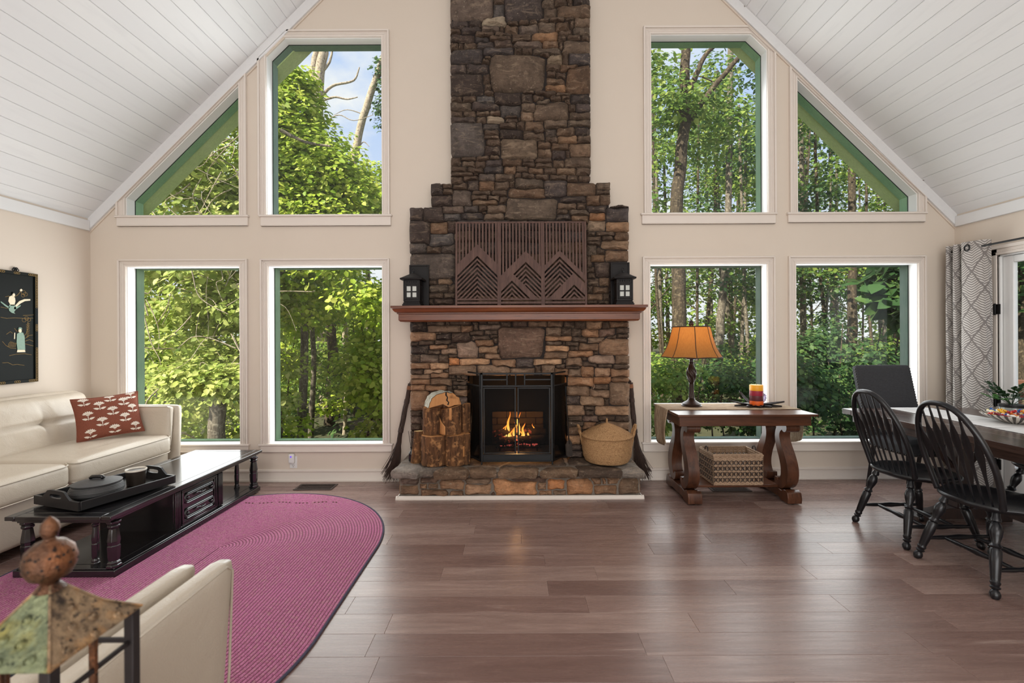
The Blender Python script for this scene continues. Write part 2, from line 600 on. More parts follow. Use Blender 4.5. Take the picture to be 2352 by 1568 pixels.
# widths of the casing per edge; edge 0 is the bottom
CAS = {1: (0, .078, .068, .078), 2: (0, .07, .068, .075), 3: (0, .07, .072, .072), 4: (0, .072, .072, .072),
       5: (0, .075, .022, .085), 6: (0, .075, .068, .022, .078), 7: (0, .078, .022, .072, .072), 8: (0, .076, .022, .076)}
SILL = {1: (-3.84, -2.565, .285), 2: (-2.475, -1.185, .285), 3: (1.205, 2.55, .275), 4: (2.575, 3.95, .275),
        5: (-3.845, -2.56, 2.462), 6: (-2.462, -1.185, 2.457), 7: (1.205, 2.515, 2.459), 8: (2.61, 3.955, 2.468)}
for n, poly in OPEN.items():
    w = struct('window_%d' % n, (sum(p[0] for p in poly) / len(poly), D, poly[0][1]))
    k = len(poly)
    cw = CAS[n]
    mb = MB()
    ring(mb, poly, [0] * k, cw, D - 0.016, D + 0.004, skip=(0,))
    # fluted relief on the casing
    for f0, f1, y in ((0.00, 0.22, -0.022), (0.34, 0.48, -0.020), (0.56, 0.68, -0.020), (0.76, 1.0, -0.030)):
        ring(mb, poly, [c * f0 for c in cw], [c * f1 for c in cw], D + y, D - 0.014, skip=(0,))
    mb.build('casing', M['trim'], w, bevel=0.003, bseg=1)
    mb = MB()
    x0, x1, z0 = SILL[n]
    zt = poly[0][1]
    mb.box(x0 + 0.012, x1 - 0.012, D - 0.02, D, z0, zt - 0.012)
    mb.box(x0 + 0.016, x1 - 0.016, D - 0.026, D, z0, z0 + 0.012)
    mb.build('apron', M['trim'], w, bevel=0.003, bseg=1)
    mb = MB()
    mb.box(x0, x1, D - 0.034, D + 0.02, zt - 0.016, zt + 0.004)
    mb.build('stool', M['trim'], w, bevel=0.004, bseg=1)
    ins = [-0.006] * k
    mb = MB(); ring(mb, poly, ins, [0.001] * k, D - 0.004, D + 0.088)
    mb.build('jamb', M['jamb'], w, smooth=0)
    mb = MB(); ring(mb, poly, [-0.012] * k, [0.004] * k, D + 0.096, D + 0.185)
    mb.build('outer_frame', M['outer'] if n in (1, 2, 5, 7, 8) else M['outer2'], w, smooth=0)
    mb = MB(); ring(mb, poly, [-0.010] * k, [0.0] * k, D + 0.0885, D + 0.0955)
    mb.build('seal', M['seal'], w, smooth=0)
    mb = MB(); mb.prism(offset_poly(poly, [-0.004] * k), D + 0.090, D + 0.094)
    mb.build('pane', M['glass'], w, smooth=0)

# thin bead under the rake and the rake trim itself
def rake(name, side):
    t = struct(name)
    x0 = XL if side < 0 else XR
    mb = MB()
    # on the gable wall
    p = [(x0, zc(x0) - 0.005), (XRIDGE, zc(XRIDGE) - 0.005), (XRIDGE, zc(XRIDGE) + CO + 0.02), (x0, zc(x0) + CO + 0.02)]
    mb.prism(p, D - 0.03, D + 0.002)
    mb.build('rake_board', M['ceil'], t, bevel=0.003, bseg=1)
    mb = MB()
    p = [(x0, zc(x0) - 0.022), (XRIDGE, zc(XRIDGE) - 0.022), (XRIDGE, zc(XRIDGE)), (x0, zc(x0))]
    mb.prism(p, D - 0.012, D + 0.002)
    mb.build('bead', M['wall'], t, smooth=0)
    mb = MB()
    a, b = (x0, x0 + 0.025) if side < 0 else (x0 - 0.025, x0)
    mb.box(a, b, YB, D - 0.03, ZK - 0.004, ZK + 0.095)
    mb.build('frieze_board', M['ceil'], t, bevel=0.003, bseg=1)
rake('trim_1', -1); rake('trim_2', 1)

# ---------------------------------------------------------------- ceilings: V-groove planks, each a part
def ceiling(name, side):
    c = struct(name)
    x0 = XL if side < 0 else XR
    L = sqrt(1 + SL * SL) * (XR - XL) / 2 + 0.05
    ang = atan2(SL, 1)
    ux, uz = (cos(ang), sin(ang)) if side < 0 else (-cos(ang), sin(ang))
    nx, nz_ = (-uz, ux) if side < 0 else (uz, -ux)
    if nz_ < 0:
        nx, nz_ = -nx, -nz_
    base = Vector((x0, 0, ZK + CO))
    pw = 0.1305
    n = int(L / pw) + 2
    off = -0.035
    g = 0.0042
    prof = [(0.0005, 0.016), (0.0005, g), (g, 0), (pw - g, 0), (pw - 0.0005, g), (pw - 0.0005, 0.016)]
    ym = (YB + D) / 2; hl = (D - 0.004 - YB) / 2
    me = None
    for i in range(n):
        s0 = off + i * pw
        org = base + Vector((ux * s0, ym, uz * s0))
        if me is None:
            mb = MB()
            v = []
            for yy in (-hl, hl):
                for a, h in prof:
                    v.append((ux * a + nx * h, yy, uz * a + nz_ * h))
            k = len(prof)
            mb.add(v, [(j, j + 1, k + j + 1, k + j) for j in range(k - 1)] + [tuple(range(k)), tuple(range(k, 2 * k))])
            o = mb.build('plank', M['ceil'], c, world=False, smooth=0)
            me = o.data
            o.location = org
        else:
            o = bpy.data.objects.new('plank', me); COL.objects.link(o); o.parent = c; o.location = org
    mb = MB()
    a = base + Vector((nx * 0.018, 0, nz_ * 0.018)) - Vector((ux * 0.4, 0, uz * 0.4)); b = a + Vector((ux * (L + 0.45), 0, uz * (L + 0.45)))
    q = [(a.x, a.z), (b.x, b.z), (b.x + nx * 0.16, b.z + nz_ * 0.16), (a.x + nx * 0.16, a.z + nz_ * 0.16)]
    mb.prism(q, YB - 0.3, D + 0.36)
    mb.build('roof_deck', M['groove'], c, smooth=0)
    mb = MB()
    q = [(x0, zc(x0) - 0.036), (XRIDGE, zc(XRIDGE) - 0.036), (XRIDGE, zc(XRIDGE) + 0.2), (x0, zc(x0) + 0.2)]
    mb.prism(q, D + 0.17, D + 0.345)
    mb.build('soffit', M['soffit'], c, smooth=0)
ceiling('ceiling_left', -1); ceiling('ceiling_right', 1)

# ---------------------------------------------------------------- side walls, rear wall, baseboards
mb = MB(); mb.box(XL - 0.15, XL, YB, D, 0, ZK + 0.12)
mb.build('wall_left', M['wall'], None, smooth=0)['kind'] = 'structure'
# the right wall has a tall glazed door in it
DY0, DY1, DZ1 = 2.55, 3.99, 2.075
wr = struct('wall_right')
mb = MB()
mb.box(XR, XR + 0.15, DY1, D, 0, ZK + 0.12); mb.box(XR, XR + 0.15, YB, DY0, 0, ZK + 0.12); mb.box(XR, XR + 0.15, DY0, DY1, DZ1, ZK + 0.12)
mb.build('plaster', M['wall'], wr, smooth=0)
# rear wall: solid plaster up to the ridge, no glazing
wb = struct('wall_rear')
mb = MB()
mb.box(XL, XR, YB - 0.15, YB, 0, 2.5)
mb.prism([(XL, 2.5), (XR, 2.5), (XR, zc(XR) + 0.1), (XRIDGE, zc(XRIDGE) + 0.1), (XL, zc(XL) + 0.1)], YB - 0.15, YB)
mb.build('plaster', M['wall'], wb, smooth=0)
def baseboard(name, segs):
    b = struct(name)
    mb = MB()
    prof = [(0, 0), (-0.024, 0), (-0.026, 0.012), (-0.018, 0.022), (-0.014, 0.026), (-0.014, 0.09), (-0.022, 0.096), (-0.022, 0.108), (-0.012, 0.116), (0, 0.118)]
    for kind, a, c, p in segs:
        if kind == 'x':
            mb.prism([(p + d, z) for d, z in prof], a, c, 'x')
        else:
            mb.prism([(p + d, z) for d, z in prof] if p > 0 else [(p - d, z) for d, z in prof], a, c, 'y')
    mb.build('moulding', M['trim'], b, smooth=50)
baseboard('baseboard_front', [('x', XL, -1.02, D), ('x', 1.08, XR, D)])
baseboard('baseboard_left', [('y', YB, D, XL)])
baseboard('baseboard_right', [('y', YB, DY0 - 0.1, XR), ('y', DY1 + 0.1, D, XR)])

# ---------------------------------------------------------------- glazed door in the right wall
M['black_metal'] = plain('black_iron', rgb(15, 15, 16), 0.45, 0.0, 0.35, var=0.2, scale=40)
dr = struct('door_1', (XR, (DY0 + DY1) / 2, 0))
mb = MB()
for a, b in ((DY1, DY1 + 0.085), (DY0 - 0.085, DY0)):
    for f0, f1, t in ((0, 1, 0.014), (0, 0.3, 0.022), (0.62, 1, 0.026)):
        if a == DY1:
            mb.box(XR - t, XR + 0.001, a + (b - a) * f0, a + (b - a) * f1, 0, DZ1 + 0.085 * f1)
        else:
            mb.box(XR - t, XR + 0.001, b - (b - a) * f1, b - (b - a) * f0, 0, DZ1 + 0.085 * f1)
for f0, f1, t in ((0, 1, 0.014), (0, 0.3, 0.022), (0.62, 1, 0.026)):
    mb.box(XR - t, XR + 0.001, DY0 - 0.085 * f1, DY1 + 0.085 * f1, DZ1 + 0.085 * f0, DZ1 + 0.085 * f1)
mb.build('casing', M['trim'], dr, bevel=0.003, bseg=1)
mb = MB()
mb.box(XR, XR + 0.12, DY1 - 0.012, DY1, 0, DZ1); mb.box(XR, XR + 0.12, DY0, DY0 + 0.012, 0, DZ1); mb.box(XR, XR + 0.12, DY0, DY1, DZ1 - 0.012, DZ1)
mb.build('jamb', M['jamb'], dr, smooth=0)
for nm, y0, y1 in (('door_leaf', 3.275, 3.975), ('door_leaf', 2.565, 3.268)):
    mb = MB()
    st = 0.085
    mb.box(XR + 0.02, XR + 0.06, y0, y0 + st, 0.012, 2.06); mb.box(XR + 0.02, XR + 0.06, y1 - st, y1, 0.012, 2.06)
    mb.box(XR + 0.02, XR + 0.06, y0 + st, y1 - st, 0.012, 0.24); mb.box(XR + 0.02, XR + 0.06, y0 + st, y1 - st, 2.06 - 0.06, 2.06)
    lf = mb.build(nm, M['jamb'], dr, bevel=0.004, bseg=1)
    mb = MB(); mb.box(XR + 0.037, XR + 0.043, y0 + st - 0.004, y1 - st + 0.004, 0.236, 2.004)
    mb.build('pane', M['glass'], lf, smooth=0)
for z in (1.603, 0.80, 0.25):
    mb = MB()
    mb.box(XR - 0.030, XR - 0.0215, 3.955, 4.035, z - 0.044, z + 0.044)
    mb.tube([(XR - 0.036, 3.99, z - 0.05), (XR - 0.036, 3.99, z + 0.05)], 0.008, 8)
    mb.tube([(XR - 0.036, 3.99, z - 0.03), (XR - 0.05, 4.01, z - 0.05), (XR - 0.05, 4.015, z - 0.07)], 0.005, 6)
    mb.build('hinge', M['black_metal'], dr)
# ---------------------------------------------------------------- fireplace of fieldstone
def stonemat():
    g = NG('fieldstone', 0.82, 0, 0.3)
    oi = g.n('ShaderNodeObjectInfo')
    v = g.coord('Object', rand=60)
    f = g.noise(v, 7.0, 6, 0.62)
    f2 = g.noise(v, 30.0, 5, 0.65)
    f3 = g.noise(v, 13.0, 4, 0.6, 0.8)
    c = oi.outputs['Color']
    dark = g.mix(0.50, c, rgb(40, 32, 27))
    lite = g.mix(0.45, c, rgb(172, 150, 126))
    m = g.mix(g.fl(f, 0.36, 0.64), dark, c)
    m = g.mix(g.math('MULTIPLY', g.fl(f3, 0.55, 0.8), 0.75), m, lite)
    m = g.mix(g.math('MULTIPLY', g.fl(f2, 0.50, 0.70), 0.7), m, g.mix(0.72, c, rgb(30, 24, 21)))
    m = g.mix(g.math('MULTIPLY', g.fl(g.noise(v, 55.0, 4, 0.7), 0.62, 0.72), 0.65), m, rgb(190, 174, 152))
    g.col(m)
    vein = g.noise(g.coord('Object', (5, 5, 22), (0.3, 0.2, 0.1), rand=60), 1.0, 5, 0.6, 1.5)
    m = g.mix(g.math('MULTIPLY', g.fl(vein, 0.56, 0.66), 0.55), m, lite)
    m = g.mix(g.math('MULTIPLY', g.fl(vein, 0.44, 0.36), 0.55), m, dark)
    g.col(m)
    h = g.math('MULTIPLY_ADD', f2, 0.5, g.math('MULTIPLY_ADD', vein, 0.6, f))
    g.bump(h, 0.9, 0.028)
    return g.m
M['stone'] = stonemat()
M['mortar_dark'] = plain('dark_core', rgb(38, 31, 28), 0.95, var=0.3, scale=25)
M['mortar'] = plain('grey_mortar', rgb(118, 108, 97), 0.92, var=0.22, scale=30, bump=0.4, bscale=90)
SC = {'k': (66, 56, 51), 'd': (92, 79, 73), 'g': (118, 106, 98), 'b': (130, 106, 86), 't': (160, 130, 103), 'o': (170, 124, 88), 'l': (202, 174, 142)}
YF = 4.225        # plane of the stone faces
def conv(org, sc, rows):
    o = []
    for r in rows.split(';'):
        r = r.strip()
        if not r:
            continue
        t = r.split(',')
        x0, y0, x1, y1 = [float(q) for q in t[:4]]
        a = at(org[0] + x0 / sc, org[1] + y0 / sc, YF); b = at(org[0] + x1 / sc, org[1] + y1 / sc, YF)
        o.append([a.x, b.z, b.x, a.z, t[4]])
    return o
def rubble(org, sc, x0, y0, x1, y1, n, seed, cols='dgb'):
    r = random.Random(seed); o = []
    hs = [r.uniform(0.6, 1.5) for _ in range(n)]; t = sum(hs); y = y0
    for h in hs:
        h = h / t * (y1 - y0); x = x0
        while x < x1 - 1:
            w = min(x1 - x, h * r.uniform(1.0, 2.8))
            if x1 - x - w < h * 0.7:
                w = x1 - x
            o.append('%f,%f,%f,%f,%s' % (x, y, x + w, y + h, r.choice(cols))); x += w
        y += h
    return conv(org, sc, ';'.join(o))
A_ = '''20,-20,720,340,g;740,-10,900,60,b;740,60,900,270,g;930,-20,1550,340,d;1510,-10,1730,120,b;1740,10,1940,95,t;1950,0,2040,85,t;2040,-10,2320,95,d;1570,135,1770,300,b;1785,95,2320,290,b;55,350,320,460,d;345,310,535,440,d;400,270,540,315,b;545,280,930,430,l;980,355,1145,415,b;1155,335,1310,400,d;1320,310,1455,385,b;1475,300,1640,360,d;1660,295,1900,360,t;1910,265,2070,325,b;2060,295,2315,425,b;50,465,190,540,d;215,445,530,550,d;550,430,830,525,g;845,430,900,510,b;915,415,1145,560,b;1150,405,1475,570,g;1475,365,1740,525,b;1760,335,2000,510,b;1960,330,2065,460,b;2045,440,2315,560,b;60,550,430,700,d;445,535,745,600,b;760,535,1035,600,d;1040,560,1350,620,b;1375,540,1790,670,o;1810,495,2035,575,o;435,600,670,700,d;680,605,1025,660,b;1045,630,1345,690,g;1775,585,1920,690,b;1960,570,2160,640,b;2180,570,2315,650,b;60,705,155,820,d;165,705,245,805,t;245,705,450,800,g;470,690,745,800,d;735,660,1025,780,d;1090,680,1535,780,g;1545,685,1800,780,b;1815,690,1875,800,b;1875,660,2315,860,b;65,810,565,1040,d;570,790,1070,910,d;1080,795,1200,880,b;1210,795,1365,880,d;1390,790,1830,890,b;1490,870,1650,930,b;520,950,670,1040,b;600,910,720,970,b;685,890,1600,1490,b;1640,915,1865,1045,l;1870,880,1970,1040,b;1970,885,2310,1045,d;65,1060,285,1200,d;295,1040,650,1195,d;1600,1065,1820,1150,b;1835,1060,2110,1170,b;55,1215,555,1555,d;565,1190,685,1355,g;610,1360,715,1470,g;620,1475,740,1555,g;1625,1165,1755,1255,b;1755,1180,1925,1290,b;1590,1260,1900,1400,b;1575,1395,1905,1495,o;1940,1090,2310,1520,b'''
B_ = '''60,135,220,255,t;235,160,450,245,t;455,145,770,280,g;745,95,1190,295,d;1200,110,1380,265,d;1230,65,1390,105,b;1385,115,1565,215,l;1430,70,1760,135,b;1765,110,2005,140,t;1690,155,1840,195,b;1860,150,1980,190,b;2000,110,2290,255,d;60,260,375,380,b;390,255,830,385,d;845,290,1185,495,g;1200,260,1435,400,b;1445,195,1650,320,b;1400,250,1965,530,b;1925,185,1990,270,b;1970,295,2075,395,o;2095,265,2290,410,d;60,390,225,495,d;240,390,440,485,d;450,395,670,460,t;680,395,855,460,t;60,490,435,590,d;445,470,615,580,d;635,470,900,580,l;1180,405,1390,545,b;1980,405,2310,525,b;930,470,1130,520,b;945,510,1140,575,b;1140,480,1185,575,d;40,590,580,1130,g;535,590,825,700,g;840,590,1105,670,b;1115,560,1235,700,b;1260,560,1560,690,b;1570,560,1940,670,b;1950,540,2310,630,b;580,700,820,790,k;575,795,825,840,d;835,680,1220,835,k;1230,715,1590,885,b;1400,700,1570,790,b;1580,675,1765,810,g;1780,650,2065,790,b;2080,635,2290,780,d;640,850,845,955,b;600,960,845,1105,d;850,850,1450,1170,t;1455,885,1670,995,b;1590,815,1780,900,b;1795,800,2105,910,t;2120,805,2300,910,b;1690,925,1970,1020,b;1980,915,2300,1130,b;1460,1005,1690,1155,b;1700,1035,1910,1180,d;1925,1035,2005,1170,b;60,1145,195,1295,d;210,1145,440,1200,d;215,1200,425,1300,t;465,1130,665,1195,d;680,1105,825,1175,b;440,1210,605,1335,g;610,1185,875,1300,d;890,1180,1200,1280,b;1225,1180,1390,1235,b;1215,1245,1415,1285,b;1430,1160,1680,1240,b;1430,1240,1700,1310,b;1725,1180,1890,1325,b;1920,1145,2285,1310,b;60,1310,290,1390,d;330,1320,570,1410,d;580,1300,900,1405,d;905,1290,1105,1415,b;1115,1290,1300,1385,b;1310,1325,1560,1425,b;1570,1325,1765,1420,b;1775,1325,2085,1425,t;2095,1320,2280,1440,b;60,1400,410,1455,d;415,1410,490,1450,d;240,1455,480,1510,b;60,1470,225,1600,d;500,1415,760,1530,g;770,1430,1065,1535,b;1090,1385,1195,1465,d;1205,1395,1410,1490,d;1425,1430,1645,1525,b;1660,1430,1935,1510,t;1955,1450,2115,1540,t;2140,1440,2280,1540,b'''
C_ = '''265,105,385,205,d;375,100,480,140,b;390,155,490,195,d;485,100,635,150,b;640,60,745,165,d;760,70,910,165,b;915,70,1060,155,b;1065,65,1115,130,d;1130,35,1415,150,b;1045,140,1430,240,b;1420,65,1650,225,d;1650,85,1945,210,b;1955,85,2100,160,b;1955,155,2095,205,d;275,210,475,325,d;485,160,670,320,g;695,170,875,210,d;880,165,1040,215,b;675,215,840,265,d;845,220,960,270,b;695,265,940,315,t;955,230,1055,305,t;1600,220,1845,290,d;1855,220,1985,315,b;1990,205,2095,300,b;1020,245,1555,465,b;40,330,180,465,d;185,335,390,490,d;375,325,595,395,g;600,325,745,385,g;750,320,835,375,t;835,310,1050,395,b;1565,295,1750,355,b;1755,280,1850,355,b;1850,320,2050,390,d;2085,300,2310,340,d;2055,340,2305,485,d;395,400,560,465,g;575,390,800,455,d;805,395,1000,465,b;780,370,830,410,t;1545,350,1655,405,b;1535,405,1685,465,d;1680,360,1880,415,b;1885,395,2035,465,o;1705,420,1870,495,b'''
S_ = '''218,250,398,445,d;405,265,550,365,b;402,355,590,470,g;555,255,625,345,d;218,440,370,525,g;372,475,490,522,g;497,450,620,525,g;218,530,610,750,g;375,760,460,800,t;465,735,580,795,t;400,800,550,865,b;555,800,620,865,b;380,870,515,915,b;517,868,620,915,b;430,920,600,968,d;375,920,428,968,d;218,760,300,860,d;300,760,370,860,d;218,862,370,968,d;1765,250,1920,340,t;1910,255,2110,345,t;1745,340,1815,378,t;1835,342,1985,378,b;1998,345,2105,418,b;1745,382,1875,425,t;1880,380,1960,420,b;1760,425,1865,455,b;1870,422,2108,498,t;1745,455,1830,545,b;1838,485,1910,540,b;1905,495,2110,595,b;1785,540,1902,595,t;1745,555,1780,650,d;1815,605,1945,730,d;1950,600,2105,760,d;1745,655,1815,695,b;1760,697,1820,735,t;1760,748,1850,808,b;1855,740,1945,815,b;1745,812,1800,872,t;1800,815,1938,870,b;1755,878,1888,932,b;1893,875,1945,932,b;1745,935,1840,960,b;1845,938,1945,960,b;1950,770,2105,860,d;1950,865,2105,960,d'''
D_ = '''45,40,220,140,k;220,40,405,75,d;225,75,565,150,b;410,40,455,72,d;460,35,660,70,d;570,75,695,148,b;695,50,745,125,b;750,30,835,65,d;840,30,960,62,d;750,65,980,120,g;975,35,1085,92,d;1090,25,1250,90,d;1258,35,1448,90,b;1455,35,1600,95,b;1630,40,1725,98,b;1735,45,1830,108,b;1860,35,2010,120,t;2015,50,2085,120,b;2092,45,2285,98,b;42,145,310,240,b;312,145,375,170,b;320,160,465,222,k;470,150,665,255,k;655,128,800,180,b;805,125,945,172,d;950,95,1435,415,d;1440,98,1590,182,b;1600,100,1698,182,b;1705,108,1792,190,b;1820,120,1980,195,b;1980,105,2145,195,d;2165,95,2285,162,b;45,248,130,290,d;135,225,300,275,d;305,225,470,275,b;685,180,860,225,b;870,165,940,195,b;900,200,945,245,b;715,225,900,295,b;525,250,740,415,g;1430,188,1705,238,b;1710,195,1860,248,b;1860,200,2045,265,b;2060,170,2160,222,b;2165,160,2285,205,b;55,285,240,370,k;250,270,430,320,b;435,258,518,302,t;750,285,950,365,t;945,310,975,370,b;1440,238,1600,275,b;1605,238,1635,280,b;1640,240,1775,288,b;1430,280,1680,345,t;1690,290,1768,332,b;1780,260,1975,330,b;1980,205,2290,380,b;225,325,350,375,b;370,308,540,375,b;160,375,340,455,g;55,372,150,455,b;345,378,442,455,b;450,372,545,400,t;755,360,812,405,b;818,365,985,420,b;1405,345,1660,415,b;1668,335,1920,395,b;1925,340,1978,378,b;445,402,553,490,o;560,415,868,480,t;885,425,1130,510,b;1135,420,1305,510,d;1315,420,1605,478,t;1610,425,1645,465,b;1640,408,1810,495,b;1795,395,1852,440,b;1880,380,2145,470,g;2150,390,2280,470,b;2075,380,2148,415,b;60,460,250,525,b;260,460,440,530,t;55,530,180,577,b;190,520,385,570,t;395,515,443,560,b;450,488,725,582,b;735,480,1065,582,b;1080,515,1325,582,b;1330,485,1390,582,b;1398,478,1530,582,b;1545,468,1630,515,b;1640,490,1780,515,b;1815,448,1960,500,b;1965,472,2110,502,b;2130,475,2275,520,b;1530,515,1670,582,b;1675,515,1795,595,b;1805,492,1930,610,b;1940,510,2090,610,b;2110,525,2285,610,b'''
E_ = '''95,75,420,150,b;440,40,745,130,b;755,85,870,150,t;870,85,965,150,b;960,90,1035,160,b;755,150,885,175,t;885,155,1035,190,b;95,150,420,245,b;435,140,805,260,b;820,180,1060,260,b;100,245,340,355,b;345,260,715,360,b;720,290,815,380,b;815,265,890,330,b;895,265,1060,335,b;415,365,755,435,b;830,335,1060,450,b;760,385,820,440,d;80,350,410,695,b;415,440,640,690,b;645,445,835,690,b;840,470,1060,650,d;80,700,275,785,b;70,795,275,920,d;70,935,280,1040,d;70,1045,280,1160,d;70,1160,280,1300,d;70,1300,280,1480,d'''
F_ = '''110,120,545,275,b;545,105,845,235,o;875,105,1150,210,b;575,250,805,345,g;825,210,1160,605,b;110,275,465,435,b;505,335,815,475,b;110,440,325,595,d;315,455,720,605,t;735,490,810,615,d;110,605,395,780,b;390,610,565,680,b;575,620,1145,785,t;420,690,550,770,b;555,740,670,770,b;110,785,360,870,b;365,785,630,890,d;635,780,935,855,b;925,785,1145,880,b;110,880,400,960,b;480,895,670,950,b;110,960,350,1110,b;110,1130,315,1270,t;110,1280,360,1390,d;110,1390,360,1500,d'''
boxes = conv((1030, 0), 7.127, A_) + conv((1030, 200), 7.127, B_) + conv((930, 400), 4.438, C_) + conv((880, 440), 3.734, S_)
boxes += rubble((880, 440), 3.734, 625, 245, 1742, 968, 8, 5, 'dgbb') + conv((930, 730), 4.438, D_) + conv((930, 850), 7.467, E_) + conv((1290, 850), 7.465, F_)
boxes += rubble((930, 850), 7.467, 285, 695, 1060, 1480, 5, 8, 'bd') + rubble((1290, 850), 7.465, 365, 895, 1150, 1500, 5, 9, 'btb')
# the band hidden behind the mantel shelf
boxes += rubble((880, 440), 3.734, 225, 972, 2105, 1098, 2, 3, 'dgb')
def sdbox(x, z, b):
    cx, cz = (b[0] + b[2]) / 2, (b[1] + b[3]) / 2
    dx = abs(x - cx) - (b[2] - b[0]) / 2; dz = abs(z - cz) - (b[3] - b[1]) / 2
    return math.hypot(max(dx, 0), max(dz, 0)) + min(max(dx, dz), 0)
def inside_region(x, z):
    # the stepped outline of the masonry, less the firebox
    if FBX0 < x < FBX1 and z < FBZ1:
        return False
    if z < 0.262:
        return False
    if z < 2.592:
        return -0.985 < x < 1.055
    if z < 2.812:
        return -0.785 < x < 0.885
    return -0.598 < x < 0.705
def stone_outline(i, gap=0.0012):
    b = boxes[i]
    cx, cz = (b[0] + b[2]) / 2, (b[1] + b[3]) / 2
    hw, hh = (b[2] - b[0]) / 2, (b[3] - b[1]) / 2
    near = [q for j, q in enumerate(boxes) if j != i and q[0] - 0.1 < b[2] and q[2] + 0.1 > b[0] and q[1] - 0.1 < b[3] and q[3] + 0.1 > b[1]]
    pts = []
    ex = []
    c_ = R.uniform(0.70, 0.86); e_ = R.uniform(0.80, 0.95)
    for sx, sz in ((1, -1), (1, 1), (-1, 1), (-1, -1)):
        k1 = (sx * 1.0, sz * c_) if sx * sz < 0 else (sx * e_, sz * 1.0)
        k2 = (sx * e_, sz * 1.0) if sx * sz < 0 else (sx * 1.0, sz * c_)
        ex += [k2, k1] if False else [k1, k2]
    dirs = [(1, -0.8), (1, -0.3), (1, 0.3), (1, 0.8), (0.86, 1), (0.4, 1), (-0.1, 1), (-0.5, 1), (-0.86, 1), (-1, 0.8), (-1, 0.3), (-1, -0.3), (-1, -0.8), (-0.86, -1), (-0.4, -1), (0.1, -1), (0.5, -1), (0.86, -1)]
    for dx, dz in dirs:
        vx, vz = dx * hw, dz * hh
        L = math.hypot(vx, vz); vx /= L; vz /= L
        t = 0.25 * L
        st = 0.004
        while t < L + 0.05:
            x, z = cx + vx * t, cz + vz * t
            if not inside_region(x, z):
                break
            s = sdbox(x, z, b)
            if s > 0.028:
                break
            if s > -0.02 and any(sdbox(x, z, q) < s for q in near):
                break
            t += st
        t = max(t - gap - R.uniform(0, 0.003), 0.3 * L)
        pts.append((cx + vx * t, cz + vz * t))
    return (cx, cz), pts
def stone_mesh(mb, c, pts, yf, yb, bulge, r):
    n = len(pts)
    per = sum(math.dist(pts[i], pts[(i + 1) % n]) for i in range(n))
    size = min(max(p[0] for p in pts) - min(p[0] for p in pts), max(p[1] for p in pts) - min(p[1] for p in pts))
    e1 = min(0.010, size * 0.10); e2 = min(0.03, size * 0.26)
    v = []
    tx, tz = r.uniform(-0.10, 0.10), r.uniform(-0.16, 0.12)
    def inset(d):
        o = []
        for p in pts:
            dx, dz = c[0] - p[0], c[1] - p[1]; L = math.hypot(dx, dz) + 1e-6
            q = min(d, L * 0.6)
            o.append((p[0] + dx / L * q, p[1] + dz / L * q))
        return o
    def y_(p, base):
        return base + (p[0] - c[0]) * tx + (p[1] - c[1]) * tz + r.uniform(-0.004, 0.004)
    rings = [[(p[0], yb, p[1]) for p in pts], [(p[0], y_(p, yf + 0.02), p[1]) for p in pts],
             [(p[0], y_(p, yf + 0.006), p[1]) for p in inset(e1)], [(p[0], y_(p, yf - bulge * 0.6), p[1]) for p in inset(e2)],
             [(p[0], y_(p, yf - bulge), p[1]) for p in inset(size * 0.42)]]
    for q in rings:
        v += q
    f = []
    for k in range(len(rings) - 1):
        for i in range(n):
            j = (i + 1) % n
            f.append((k * n + i, k * n + j, (k + 1) * n + j, (k + 1) * n + i))
    v.append((c[0], y_(c, yf - bulge * 1.05), c[1]))
    b = (len(rings) - 1) * n
    for i in range(n):
        f.append((b + i, b + (i + 1) % n, len(v) - 1))
    mb.add(v, f)
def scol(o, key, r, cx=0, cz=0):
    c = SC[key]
    k = r.uniform(0.86, 1.16) * (0.86 if cz > 1.8 else 1.0 if cz > 1.45 else 1.16)  # lower stones lighter and warmer: own tone plus warm light put into it
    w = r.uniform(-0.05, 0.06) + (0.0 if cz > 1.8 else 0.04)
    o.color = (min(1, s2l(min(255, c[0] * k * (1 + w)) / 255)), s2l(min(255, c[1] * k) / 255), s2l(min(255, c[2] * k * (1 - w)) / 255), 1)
fp = thing('fireplace', 'tall stepped fieldstone fireplace with chimney breast in the middle of the window wall', 'fireplace', (0.04, D, 0))
mb = MB()
for x0, x1, z0, z1 in ((-0.972, FBX0, 0.2, 1.02), (FBX1, 1.042, 0.2, 1.02), (-0.972, 1.042, 1.02, 2.575), (-0.772, 0.872, 2.57, 2.797), (-0.585, 0.692, 2.79, 6.3)):
    mb.box(x0, x1, YF + 0.022, D + 0.001, z0, z1)
mb.build('core', M['mortar_dark'], fp, smooth=0)
order = sorted(range(len(boxes)), key=lambda i: -(boxes[i][2] - boxes[i][0]) * (boxes[i][3] - boxes[i][1]))
small = MB(); kk = 0
rs = random.Random(11)
made = 0
for rank, i in enumerate(order):
    c, pts = stone_outline(i)
    if parea(pts) < 0.0003:
        continue
    w = math.sqrt(parea(pts))
    bul = min(0.03, 0.010 + 0.05 * w) * rs.uniform(0.7, 1.2)
    yf = YF + rs.uniform(-0.012, 0.010)
    if made < 296:
        mb = MB(); stone_mesh(mb, c, pts, yf, D - 0.01, bul, rs)
        o = mb.build('stone', M['stone'], fp, smooth=55, loc=(c[0] - 0.04, 0, c[1]), world=True)
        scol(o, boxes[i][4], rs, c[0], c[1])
        made += 1
    else:
        stone_mesh(small, c, pts, yf, D - 0.03, bul, rs)
